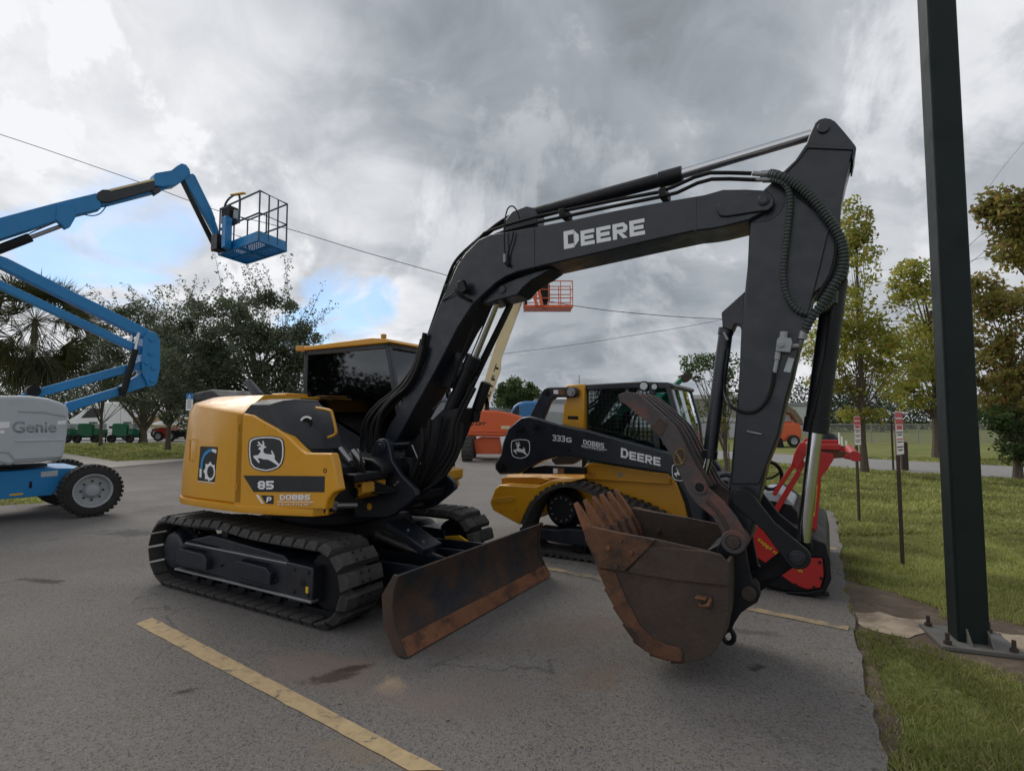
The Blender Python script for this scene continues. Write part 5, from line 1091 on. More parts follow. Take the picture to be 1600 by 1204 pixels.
# ---- mulching head
MD = .10
mul = MB(); mul.slab(LP, LP.pts([(1172, 838), (1188, 814), (1215, 820), (1248, 836), (1268, 838), (1290, 850), (1297, 880), (1298, 905), (1284, 930), (1225, 925), (1190, 915), (1172, 880)], MD), MD-.02, MD-2.2)
MUL = mul.build('mulching_head', M['char_dk'], ldr, bevel=.02)
def mpx(L, d0, d1, name, m, bevel=.008): mb = MB(); mb.px(LP, L, d0, d1); return mb.build(name, M[m], MUL, bevel=bevel)
mpx([(1172, 838), (1181, 822), (1188, 817.5), (1198, 822), (1222, 856), (1240, 868), (1266, 871), (1285, 871), (1287.5, 898), (1282, 918), (1260, 920.5), (1240, 913), (1218, 897), (1198, 881), (1176, 866)], MD+.012, MD-.02, 'side_plate', 'red')
mpx([(1262, 838), (1290, 849), (1297, 875), (1299, 905), (1290, 925), (1270, 932), (1232, 930), (1230, 924), (1262, 925), (1284, 920), (1290, 898), (1287, 872), (1262, 868)], MD+.02, MD-.03, 'skid_plate', 'char_dk')
mpx([(1228, 925), (1296, 928), (1296, 932), (1228, 929)], MD+.02, MD-.06, 'skid_shoe', 'char_dk', .003)
mpx([(1160, 905), (1215, 915), (1240, 926), (1180, 922)], MD-.15, MD-2.0, 'rotor_guard', 'char_dk')
for q in ((1243, 913), (1272, 917), (1283, 903), (1281, 878)):
    c = LP.at(q[0], q[1], MD+.012); mb = MB(); mb.cyl(c, c+LP.N*.012, .014, seg=6); mb.build('bolt', M['char_dk'], MUL)
c = LP.at(1266, 853, MD+.02); mb = MB(); mb.cyl(c, c+LP.N*.03, .035); mb.build('pin', M['char_dk'], MUL)
TP_ = Pl(LP.p(*LP.uz(1183, 841, MD+.02)[:1], 0, 0), -30)
a = LP.uz(1183, 845, MD+.014); 
text(LP, 'seppi m.', (1182, 845), (1215, 872), (1187, 839), MD+.013, M['amber'], MUL, bold=.03)
text(LP, 's.p', (1240, 888), (1252, 896), (1243, 884), MD+.013, M['amber'], MUL, bold=.03)
for d in (-.35, -1.75):
    def mq(L, w, name, m, bevel=.006, dd=0):
        mb = MB(); mb.slab(LP, LP.pts(L, -.35), d+dd, d+dd-w); return mb.build(name, M[m], MUL, bevel=bevel)
    mq([(1249, 692), (1257, 690), (1262, 696), (1258, 712), (1246, 735), (1236, 727), (1241, 708)], .05, 'frame_elbow', 'red')
    mq([(1238, 722), (1243, 726), (1212, 775), (1206, 771)], .03, 'push_strut', 'red')
    mq([(1246, 732), (1252, 740), (1213, 806), (1204, 802)], .05, 'push_strut', 'red', dd=-.05)
    mq([(1272, 694), (1314, 694), (1314, 703), (1276, 702)], .06, 'push_bar', 'red')
    mq([(1268, 702), (1300, 703), (1346, 709), (1345, 714), (1300, 716), (1284, 716), (1268, 720)], .05, 'worn_bar', 'rust', dd=-.012)
    mq([(1322, 708), (1346, 713), (1345, 720.5), (1318, 716)], .05, 'push_bar', 'red', dd=.01)
    mq([(1272, 704), (1301, 708), (1304, 715), (1293, 733), (1281, 748), (1281, 775), (1275, 842), (1261, 842), (1266, 750), (1268, 712)], .05, 'upright', 'red')
    mq([(1270, 757), (1277.5, 757), (1273, 806), (1265.5, 806)], .004, 'warning_label', 'amber', 0, dd=.004)
    mq([(1271.3, 763), (1275.8, 763), (1272.2, 800), (1267.7, 800)], .002, 'label_mark', 'rustdark', 0, dd=.0065)
mb = MB(); mb.cyl(LP.p(*LP.uz(1335, 712, -.35), -.3), LP.p(*LP.uz(1335, 712, -.35), -1.85), .05); mb.cyl(LP.p(*LP.uz(1256, 702, -.35), -.3), LP.p(*LP.uz(1256, 702, -.35), -1.8), .04); mb.build('cross_tube', M['red'], MUL)
mpx([(1196, 772), (1216, 774), (1246, 798), (1250, 830), (1215, 825), (1196, 800)], -.45, -1.7, 'hood', 'char_dk', .02)
mpx([(1192, 768), (1214, 768), (1238, 785), (1240, 790), (1214, 784), (1194, 781)], -.44, -1.2, 'hood_top', 'greycover', .006)
c = LP.at(1231, 822, -.44); mb = MB(); mb.lathe(c, LP.N, [(0, .05), (.03, .05), (.03, .02)], 20); mb.build('hub_cap', M['greycover'], MUL)
# ================================================================== WHEELS
def wheel(pl, u, z, d, R_, W_, par, rim='greyrim', rr=.62, face=1, lugs=34, hub=True):
    """tyre with rim, outer face at distance d; face = which side is shown"""
    N = pl.N*face
    c = pl.p(u, z, d)
    mb = MB(); mb.lathe(c-N*W_, N, [(.01, R_*rr*.98), (0, R_*.80), (.02*W_/.3, R_*.93), (.08*W_/.3, R_*.985), (W_-.08*W_/.3, R_*.985), (W_-.02, R_*.93), (W_, R_*.80), (W_-.015, R_*rr), (W_-.03, R_*rr*.97)], 48, cap=False)
    for k in range(lugs):
        a = 2*pi*k/lugs
        for s0, off in ((0, 0), (1, .5)):
            b = a+off*2*pi/lugs; e = V(pl.U*cos(b)+pl.Z*sin(b)); t = V(-pl.U*sin(b)+pl.Z*cos(b))
            p0 = c-N*(W_*(.03 if s0 else .52)); w = W_*.45; h = R_*.985
            q = [p0+e*(h-.02)-t*.026*R_/.42, p0+e*(h-.02)+t*.020*R_/.42, p0+e*(h+.008*R_/.42)+t*.020*R_/.42, p0+e*(h+.008*R_/.42)-t*.026*R_/.42]
            mb.prism(q, -N*w)
    T = mb.build('wheel', M['tyre'], par)
    mb = MB(); r = R_*rr
    mb.lathe(c-N*W_*.9, N, [(0, r*.5), (0, r), (W_*.86, r), (W_*.88, r*1.04), (W_*.90, r), (W_*.84, r*.93), (W_*.60, r*.88), (W_*.56, r*.5), (W_*.66, r*.42), (W_*.80, r*.34), (W_*.82, r*.30), (W_*.82, 0)], 40)
    RM = mb.build('rim', M[rim], T)
    if hub:
        for k in range(8):
            a = 2*pi*k/8; p = c-N*W_*.36+(pl.U*cos(a)+pl.Z*sin(a))*r*.58; mb = MB(); mb.cyl(p, p+N*.03, r*.06, seg=6); mb.build('wheel_bolt', M['char_dk'], T)
    return T
# ================================================================== BLUE ARTICULATED LIFT
GP = Pl((-7.13, 9.31), 50)
gen = thing('boom_lift', GP.p(0, 0, 0), 'blue articulated boom lift with grey engine cover and raised work basket', 'boom lift')
def gpx(L, d0, d1, name, m, par=None, bevel=.012, **k): mb = MB(); mb.px(GP, L, d0, d1); return mb.build(name, M[m], par or gen, bevel=bevel, **k)
wheel(GP, 0.03, .44, 0, .44, .30, gen); wheel(GP, 0.03, .44, -2.35, .44, .30, gen, face=-1, hub=False)
wheel(GP, -2.45, .44, 0, .44, .30, gen, hub=False); wheel(GP, -2.45, .44, -2.35, .44, .30, gen, face=-1, hub=False)
mb = MB(); mb.cyl(GP.p(-2.45, .44, -.3), GP.p(-2.45, .44, -2.1), .09); mb.box(GP, -2.6, -1.2, .40, .72, -.38, -1.9); mb.build('rear_chassis', M['blue'], gen, bevel=.02)

gpx([(-130, 740), (0, 737), (80, 731), (135, 731), (140, 742), (100, 752), (92, 760), (81, 773.5), (0, 780), (-130, 792)], -.36, -1.95, 'chassis', 'blue')
mb = MB(); mb.cyl(GP.p(.03, .44, -.3), GP.p(.03, .44, -2.1), .09); mb.box(GP, -.15, .2, .36, .6, -.5, -1.85); mb.build('axle', M['blue'], gen, bevel=.02)
gpx([(64, 737), (91, 734), (90, 743), (64, 745)], -.355, -.36, 'sticker', 'greycover', None, 0)
gpx([(15, 771.5), (36, 769.5), (36, 772.5), (15, 774.5)], -.355, -.36, 'sticker', 'amber', None, 0)
gpx([(46, 752), (50, 752), (50, 762), (45, 762)], -.352, -.37, 'slot', 'char_dk', None, .002)
mb = MB(); u, _ = GP.uz(20, 735, -1.1); mb.lathe(GP.p(u, .74, -1.1), (0, 0, 1), [(0, .45), (.14, .45), (.14, .3)], 36); mb.build('turntable', M['char_dk'], gen)
cov = [(-140, 622), (0, 618), (46, 618), (75, 622), (96, 628.5), (106, 634), (108, 643), (105, 680), (102, 700), (98, 717), (60, 722), (24, 724), (15, 728), (0, 724), (-140, 736)]
GC = gpx(cov, -.15, -1.45, 'engine_cover', 'greycover', None, .05, seg=4, ang=.9)
gpx([(28, 641), (70, 642.5), (104, 649), (104, 652), (70, 646), (28, 644)], -.143, -.16, 'cover_groove', 'greyrim', GC, .004)
gpx([(-20, 704), (14, 705), (24, 716), (98, 711.5), (98, 714), (22, 719.5), (12, 708.5), (-20, 707)], -.143, -.16, 'cover_groove', 'greyrim', GC, .004)
gpx([(24, 687), (100, 685), (100, 688.5), (24, 690.5)], -.140, -.16, 'cover_rib', 'greycover', GC, .006)
mk('greytext', (.27, .30, .33), .5)
text(GP, 'Genie', (19, 676), (88, 675), (19, 657.5), -.150, M['greytext'], GC, bold=.025)
gpx([(90, 657.5), (103, 656.5), (103, 662), (90, 663)], -.146, -.16, 'sticker', 'decalwhite', GC, 0)
gpx([(-2, 659), (15, 658.5), (15, 668), (-2, 669)], -.146, -.16, 'sticker', 'decalwhite', GC, 0)
gpx([(-2, 672), (7, 672), (7, 677), (-2, 677)], -.146, -.16, 'sticker', 'decalwhite', GC, 0)
D_ = -.75
mb = MB(); c = GP.at(51, 611, D_); mb.cyl(c-GP.N*.15, c+GP.N*.12, .095); mb.build('exhaust', M['hose'], gen)
gpx([(-20, 635), (60, 607), (191, 571), (228, 562.5), (228, 574.5), (139.5, 599), (50, 624), (-20, 648)], D_, D_-.16, 'lower_boom', 'blue')
gpx([(104, 629), (139.5, 618.5), (187, 604), (229, 578), (240, 600), (189, 617), (127, 637), (104, 646)], D_, D_-.2, 'lower_boom', 'blue')
RS = gpx([(224, 528), (232, 516), (245, 520), (250.5, 532), (250.5, 575), (246, 598), (240, 604), (231, 602), (222, 583), (221, 560)], D_+.06, D_-.26, 'riser', 'blue')
for q in ((237, 530), (236, 552), (240, 574), (238, 594), (229, 566)):
    c = GP.at(q[0], q[1], D_+.06); mb = MB(); mb.cyl(c-GP.N*.01, c+GP.N*.025, .045); mb.build('pin', M['blue'], RS, bevel=.006)
gpx([(-120, 330), (0, 399), (12, 403), (230, 513), (242, 522), (235, 532.5), (211, 522), (0, 417), (-120, 360)], D_, D_-.2, 'riser_arm', 'blue')
gpx([(-120, 385), (0, 437), (225, 543), (225, 556), (0, 450.5), (-120, 400)], D_, D_-.16, 'riser_arm', 'blue')
for dx in (0, -9):
    mb = MB(); mb.cyl(GP.at(217+dx, 520, D_+.05 if dx == 0 else D_-.2), GP.at(211+dx, 548, D_+.05 if dx == 0 else D_-.2), .03); mb.build('lift_cylinder_rod', M['chrome'], gen)
mb = MB(); mb.cyl(GP.at(211.5, 546, D_+.05), GP.at(193, 612, D_+.05), .055); mb.build('lift_cylinder', M['char_dk'], gen)
gpx([(186, 603), (200, 606), (196, 620), (188, 618)], D_+.07, D_-.2, 'cylinder_lug', 'char_dk')
# mast at the turntable end and upper boom
gpx([(-120, 300), (-90, 300), (-60, 360), (-60, 420), (-110, 420)], D_+.05, D_-.3, 'upper_knuckle', 'blue')
UB = gpx([(-120, 378), (0, 340), (90, 316), (150, 301.5), (158, 306), (158, 326), (100, 341), (0, 374), (-120, 412)], D_, D_-.24, 'upper_boom', 'blue')
gpx([(90, 318), (110, 316), (118, 322), (118, 340), (110, 354), (102, 357.5), (95, 350), (87, 343)], D_+.02, D_-.1, 'cylinder_lug', 'blue', UB)
mb = MB(); mb.cyl(GP.at(-60, 412, D_-.1), GP.at(47, 371, D_-.1), .075); mb.build('boom_cylinder', M['char_dk'], UB); mb = MB(); mb.cyl(GP.at(45, 372, D_-.1), GP.at(101, 351, D_-.1), .035); mb.build('boom_cylinder_rod', M['steel'], UB)
gpx([(157, 309), (240, 288), (274, 278), (276, 288), (240, 302), (170, 320), (158, 322)], D_-.03, D_-.2, 'boom_extension', 'blue', UB)
gpx([(152, 301), (160, 296), (172, 296), (240, 279), (244, 291), (240, 297), (172, 316), (160, 316), (152, 310)], D_+.02, D_-.04, 'cable_track', 'char', UB, .01)
gpx([(172, 295), (256, 275), (258, 278), (172, 298.5)], D_+.025, D_-.045, 'track_tray', 'cream', UB, .003)
mb = MB(); mb.tube(smoothpath([GP.at(130, 335, D_+.02), GP.at(145, 337, D_+.04), GP.at(157, 333, D_+.04), GP.at(166, 322, D_+.02)], 6), .010, 6); mb.build('hose', M['hose'], UB); mb = MB(); mb.tube(smoothpath([GP.at(0, 385, D_+.02), GP.at(30, 375, D_+.04), GP.at(52, 362, D_+.04), GP.at(85, 348, D_+.02)], 6), .010, 6); mb.build('hose', M['hose'], UB)
HD = gpx([(240.5, 276), (243, 270), (268, 266), (277, 259), (284, 255), (291, 257), (296.5, 264), (298, 271), (284, 284), (276, 289), (256, 292), (242, 290)], D_+.03, D_-.27, 'boom_head', 'blue', UB)
gpx([(236, 296), (248, 290), (252, 299), (242, 305)], D_+.01, D_-.1, 'cylinder_lug', 'char', UB)
JB = gpx([(286, 277), (292, 272), (301, 271), (325, 320), (337, 345), (347, 375), (352, 386), (341, 383), (334, 362), (310, 318)], D_, D_-.12, 'jib', 'blue')
gpx([(281, 280), (287, 281), (341, 385), (334, 388)], D_-.02, D_-.07, 'jib_link', 'char_dk', JB, .006)
gpx([(301, 271), (305, 274), (330, 325), (337, 343), (331, 342), (325, 322)], D_+.006, D_-.05, 'jib_cover', 'blue', JB, .006)
# basket
zf = 5.15
A = V(gr(342, 397, zf)); B = V(gr(385, 411, zf)); C_ = V(gr(447, 391, zf)); Dn = A+C_-B
def vv(P, z): return V((P.x, P.y, z))
BF = MB(); BF.prism([vv(A, zf), vv(B, zf), vv(C_, zf), vv(Dn, zf)], V((0, 0, .025)))
BF.bm.free(); BF = MB()
for i in range(15):
    t = i/14; BF.bar(A.lerp(B, .04+.92*t)+V((0, 0, .01)), Dn.lerp(C_, .04+.92*t)+V((0, 0, .01)), .012, .015)
for i in range(23):
    t = i/22; BF.bar(A.lerp(Dn, t)+V((0, 0, .02)), B.lerp(C_, t)+V((0, 0, .02)), .010, .012)
for P, Q in ((A, B), (B, C_), (C_, Dn), (Dn, A), (A.lerp(Dn, .5), B.lerp(C_, .5)), (A.lerp(B, .5), Dn.lerp(C_, .5))): BF.bar(P, Q, .05, .05)
BKT = BF.build('basket', M['blue'], gen, smooth=False)
mb = MB()
for P, Q in ((A, B), (B, C_), (C_, Dn), (Dn, A)): mb.bar(P+V((0, 0, .10)), Q+V((0, 0, .10)), .012, .16)
mb.build('toe_board', M['blue'], BKT)
HR = .98
mk('bluegrey', (.055, .085, .12), .5)
for z in (HR, HR*.55):
    mb = MB(); mb.tube([vv(P, zf+z) for P in (A, B, C_, Dn)], .019, 8, closed=True); mb.build('rail', M['bluegrey'], BKT)
for P in (A, B, C_, Dn, B.lerp(C_, .5), Dn.lerp(C_, .33), Dn.lerp(C_, .66), A.lerp(B, .5)):
    mb = MB(); mb.tube([vv(P, zf), vv(P, zf+HR)], .017, 8); mb.build('rail_post', M['bluegrey'], BKT)
mid = A.lerp(Dn, .35)
mb = MB(); o_ = Dn-A; o_.normalize(); s_ = (B-A).normalized()
def bx(c, lu, lv, z0, z1, m, name, par, bv=.01):
    mb = MB(); q = [c+o_*a*lu/2+s_*b*lv/2 for a, b in ((-1, -1), (1, -1), (1, 1), (-1, 1))]; mb.prism([vv(p, z0) for p in q], V((0, 0, z1-z0))); return mb.build(name, M[m], par, bevel=bv)
bx(A.lerp(Dn, .28)-s_*.02, .34, .22, zf+.55, zf+.88, 'char_dk', 'control_box', BKT)
bx(A.lerp(Dn, .35)-s_*.14, .16, .16, zf-.02, zf+.62, 'blue', 'basket_mount', BKT)
bx(A.lerp(Dn, .15)-s_*.16, .26, .2, zf-.02, zf+.3, 'char_dk', 'rotator', BKT)
bx(A.lerp(Dn, .40)+s_*.02, .1, .12, zf+.62, zf+.8, 'greycover', 'control_panel', BKT)
mb = MB(); a = A.lerp(Dn, .12); b = A.lerp(Dn, .5); mb.tube(smoothpath([vv(a, zf+.5), vv(a, zf+1.0), vv(a.lerp(b, .5), zf+1.14), vv(b, zf+1.06), vv(b, zf+.5)], 6), .022, 8); mb.build('control_guard', M['bluegrey'], BKT)
mb = MB(); mb.bar(vv(a.lerp(b, .45), zf+1.17), vv(b.lerp(Dn, .25), zf+1.08), .07, .035); mb.build('sensor_bar', M['amber'], BKT, bevel=.01)
# ================================================================== ORANGE TELESCOPIC LIFT (far)
JP = Pl((0, 22.4), 0)
jlg = thing('boom_lift', JP.p(-1.2, 0, 0), 'orange telescopic boom lift with long cream boom and red basket, seen behind the excavator boom', 'boom lift')
def jpx(L, d0, d1, name, m, par=None, bevel=.02, **k): mb = MB(); mb.px(JP, L, d0, d1); return mb.build(name, M[m], par or jlg, bevel=bevel, **k)
JB_ = jpx([(716, 652), (724, 647), (733, 641.5), (751, 640.5), (776, 641), (797, 645), (816, 650), (818, 668), (798, 680), (781, 682), (725, 681), (717, 677)], .6, -1.0, 'engine_cover', 'orange', None, .08, seg=3)
jpx([(716, 672), (800, 673.5), (800, 675), (716, 673.5)], .63, .5, 'cover_trim', 'orange', JB_, .01)
jpx([(783, 665), (797, 665), (797, 670), (783, 670)], .62, .59, 'sticker', 'cream', JB_, 0)
text(JP, 'JLG LIFT', (726, 665.8), (759.5, 665.5), (726.5, 659.5), .605, M['decalblack'], JB_, bold=.03, shear=.25)
jpx([(741, 687), (750, 683), (780, 684), (783, 700), (783, 709), (744, 709), (742, 700)], .3, -1.4, 'chassis', 'orange')
for (x, sx) in ((730, 0), (800, 0)):
    for d in (.75, -1.4):
        u = JP.uz(x, 700, .7)[0]
        mb = MB(); mb.lathe(JP.p(u-.22, .45, d-.15), JP.U, [(0, .2), (.0, .36), (.04, .43), (.10, .45), (.34, .45), (.40, .43), (.44, .36), (.44, .2)], 28)
        for k in range(18):
            a = 2*pi*k/18; c = JP.p(u, .45+.45*sin(a), d-.15+.45*cos(a)); mb.bar(c-JP.U*.2, c+JP.U*.2, .05, .05, JP.Z if abs(sin(a)) < .7 else JP.N)
        mb.build('wheel', M['rubber'], jlg)
CB = jpx([(738, 655), (744, 640), (760, 637.5), (782.5, 577), (783, 560), (818, 465), (824, 440), (812, 436), (795, 470)], -.1, -.55, 'telescopic_boom', 'cream', None, .03)
text(JP, 'L I F T', (765, 620), (781, 570), (759, 618), -.095, M['decalblack'], CB, bold=.03)
jpx([(757, 600), (762, 604), (749, 640), (744, 636)], .1, .0, 'boom_cylinder', 'char_dk')
jpx([(757, 618), (764, 620), (764, 641), (757, 641)], -.1, -.5, 'boom_mount', 'char_dk')
# basket of the orange lift
fl = JP.uz(819, 484, 0)[1]; u0 = JP.uz(819, 484, 0)[0]; u1 = JP.uz(893, 484, 0)[0]
FJ = MB(); FJ.box(JP, u0, u1, fl, fl+.12, .45, -.45); FJ = FJ.build('basket', M['orange'], jlg, bevel=.02)
mk('orangerail', (.62, .14, .045), .5)
for z in (1.1, .75, .4):
    mb = MB(); mb.tube([JP.p(u0, fl+z, .45), JP.p(u1, fl+z, .45), JP.p(u1, fl+z, -.45), JP.p(u0, fl+z, -.45)], .022, 6, closed=True); mb.build('rail', M['orangerail'], FJ)
for k in range(5):
    for d in (.45, -.45): u = u0+(u1-u0)*k/4; mb = MB(); mb.tube([JP.p(u, fl, d), JP.p(u, fl+1.1, d)], .02, 6); mb.build('rail_post', M['orangerail'], FJ)
mb = MB(); mb.box(JP, u0+.62, u0+1.05, fl+.3, fl+1.02, .35, .1); mb.box(JP, u0+.75, u0+.95, fl, fl+.4, .3, .1); mb.build('control_box', M['char_dk'], FJ, bevel=.03)
for a, b in (((828, 438), (839, 478)), ((838, 436), (847, 478))): mb = MB(); mb.bar(JP.at(*a, .5), JP.at(*b, .5), .13, .12, JP.U); mb.build('jib', M['orange'], jlg, bevel=.01)
mb = MB(); mb.bar(JP.at(820, 440, .2), JP.at(843, 432, .3), .2, .2); mb.build('jib_head', M['orange'], jlg, bevel=.02)
mb = MB(); mb.box(JP, u0-.03, u0+.12, fl+.12, fl+.55, .3, -.3); mb.build('tool_tray', M['char_dk'], FJ, bevel=.02)
# ================================================================== LAMP POST, SIGNS, LINES
PP = Pl(gr(1497, 1003), -20)
W_ = .20
post = thing('light_pole', PP.p(W_/2, 0, -W_/2), 'thick square dark green steel light pole on a bolted base plate by the lot edge', 'light pole')
mb = MB(); mb.box(PP, 0, W_, -.01, 10, 0, -W_); mb.build('shaft', M['polegreen'], post, bevel=.018, seg=3)
mb = MB(); mb.box(PP, -.14, W_+.16, GZ+.01, GZ+.04, .13, -W_-.15); BP_ = mb.build('base_plate', M['plate'], post, bevel=.004)
for du, dd in ((-.09, .08), (-.09, -W_-.10), (W_+.10, .08), (W_+.10, -W_-.10)):
    mb = MB(); mb.cyl(PP.p(du, GZ+.03, dd), PP.p(du, GZ+.12, dd), .014, seg=10); mb.cyl(PP.p(du, GZ+.04, dd), PP.p(du, GZ+.065, dd), .026, seg=6); mb.build('anchor_bolt', M['rustdark'], BP_)
for u in (.05, W_-.02):
    mb = MB(); mb.slab(PP, [(u, 0)]*0+[(u, GZ+.04), (u+.012, GZ+.04), (u+.012, GZ+.14), (u, GZ+.14)], .09, 0) if False else mb.prism([PP.p(u, GZ+.04, 0), PP.p(u, GZ+.04, .09), PP.p(u, GZ+.14, 0)], PP.U*.012); mb.build('gusset', M['plate'], post)
PP.d = 0
def sign(base, h, zs, zt, w, deg, label):
    P = Pl(base, deg); t = thing('parking_sign', V((base.x, base.y, GZ)), label, 'sign', 'parking signs along the lawn')
    mb = MB(); q = [(-.03, 0), (-.02, .0), (-.012, -.022), (.012, -.022), (.02, 0), (.03, 0), (.018, -.03), (-.018, -.03)]
    mb.prism([P.p(a, GZ-.02, b-.006) for a, b in q], V((0, 0, h-GZ+.02))); mb.build('post', M['postbrown'], t)
    mb = MB(); mb.box(P, -w/2, w/2, zs, zt, .006, .003); F = mb.build('panel', M['white'], t, bevel=.001)
    H_ = zt-zs
    def r(a, b, c, d, m, n): mb = MB(); mb.box(P, -w/2+a*w, -w/2+b*w, zs+c*H_, zs+d*H_, .0085, .006); mb.build(n, M[m], F, smooth=False)
    r(.04, .96, .86, .985, 'signred', 'red_band'); r(.06, .94, .70, .83, 'signred', 'red_text_block'); r(.14, .86, .58, .68, 'signred', 'red_text_block')
    r(.12, .88, .50, .535, 'decalblack', 'text_line'); r(.2, .8, .44, .475, 'decalblack', 'text_line'); r(.12, .88, .34, .37, 'signred', 'text_line'); r(.16, .84, .28, .31, 'decalblack', 'text_line')
    r(.1, .9, .16, .19, 'decalblack', 'text_line'); r(.22, .78, .09, .12, 'decalblack', 'text_line')
    r(.0, .02, 0, 1, 'signred', 'border'); r(.98, 1, 0, 1, 'signred', 'border')
    return t
sign(gr(1414, 888, GZ), 1.62, 1.25, 1.74, .30, 41, 'nearer red and white parking sign on a brown post, alone on the lawn')
sign(gr(1345, 820, GZ), 1.60, 1.24, 1.70, .30, 41, 'farther red and white parking sign on a brown post by the red push frame')
hp = V(gr(293, 718)); P = Pl(hp, 0); t = thing('disabled_parking_sign', hp, 'small blue and white disabled parking sign on a thin post behind the counterweight', 'sign')
mb = MB(); mb.cyl(P.p(0, 0, -.03), P.p(0, 2.7, -.03), .03, seg=8); mb.build('post', M['galv'], t)
mb = MB(); mb.box(P, -.14, .14, 2.02, 2.72, .01, 0); F = mb.build('panel', M['white'], t)
mb = MB(); mb.box(P, -.14, .14, 2.48, 2.72, .015, .01); mb.build('blue_field', M['signblue'], F)
mb = MB(); mb.tube([P.p(.05*cos(a)-.01, 2.56+.05*sin(a), .02) for a in [2*pi*i/14 for i in range(14)]], .01, 5, closed=True); mb.cyl(P.p(0, 2.6, .02), P.p(-.01, 2.67, .02), .012, seg=6); mb.build('symbol', M['white'], F)
for k in range(5): mb = MB(); mb.box(P, -.09, .09-.02*(k % 2), 2.40-.07*k, 2.425-.07*k, .014, .01); mb.build('text_line', M['decalblack'], F)
def onY(px, py, Y): r = ray(px, py); t = Y/r.y; return V((r.x*t, Y, EYE+r.z*t))
def wire(P, Y, r, label, name='power_line'):
    Q = smoothpath([onY(x, y, Y if not isinstance(Y, tuple) else Y[0]+(Y[1]-Y[0])*i/(len(P)-1)) for i, (x, y) in enumerate(P)], 8)
    mb = MB(); mb.tube(Q, r, 5); o = mb.build(name, M['wire'], None, loc=Q[0], label=label, category='power line'); return o
wire([(-500, 40), (-200, 146), (0, 210), (110, 247), (230, 289), (340, 329), (452, 358), (560, 391), (690, 428), (790, 456), (900, 478), (1000, 490), (1120, 498), (1300, 502), (1700, 500)], 40, .026, 'long sagging cable crossing the sky behind the blue basket and the excavator boom')
wire([(700, 562), (790, 552), (900, 538), (1000, 522), (1110, 503), (1300, 462), (1700, 360)], 60, .024, 'faint cable rising behind the orange basket towards the right')
wire([(1400, 492), (1515, 383), (1561, 341), (1800, 120)], 45, .02, 'uppermost of three slanting cables beside the light pole')
wire([(1400, 496), (1518, 409), (1583, 357), (1800, 190)], 45, .02, 'middle one of three slanting cables beside the light pole')
wire([(1400, 512), (1545, 422), (1600, 384), (1800, 245)], 45, .02, 'lowest of three slanting cables beside the light pole')
wire([(1540, 300), (1570, 258), (1600, 222), (1750, 40)], 45, .012, 'thin faint cable high above the right-hand trees')
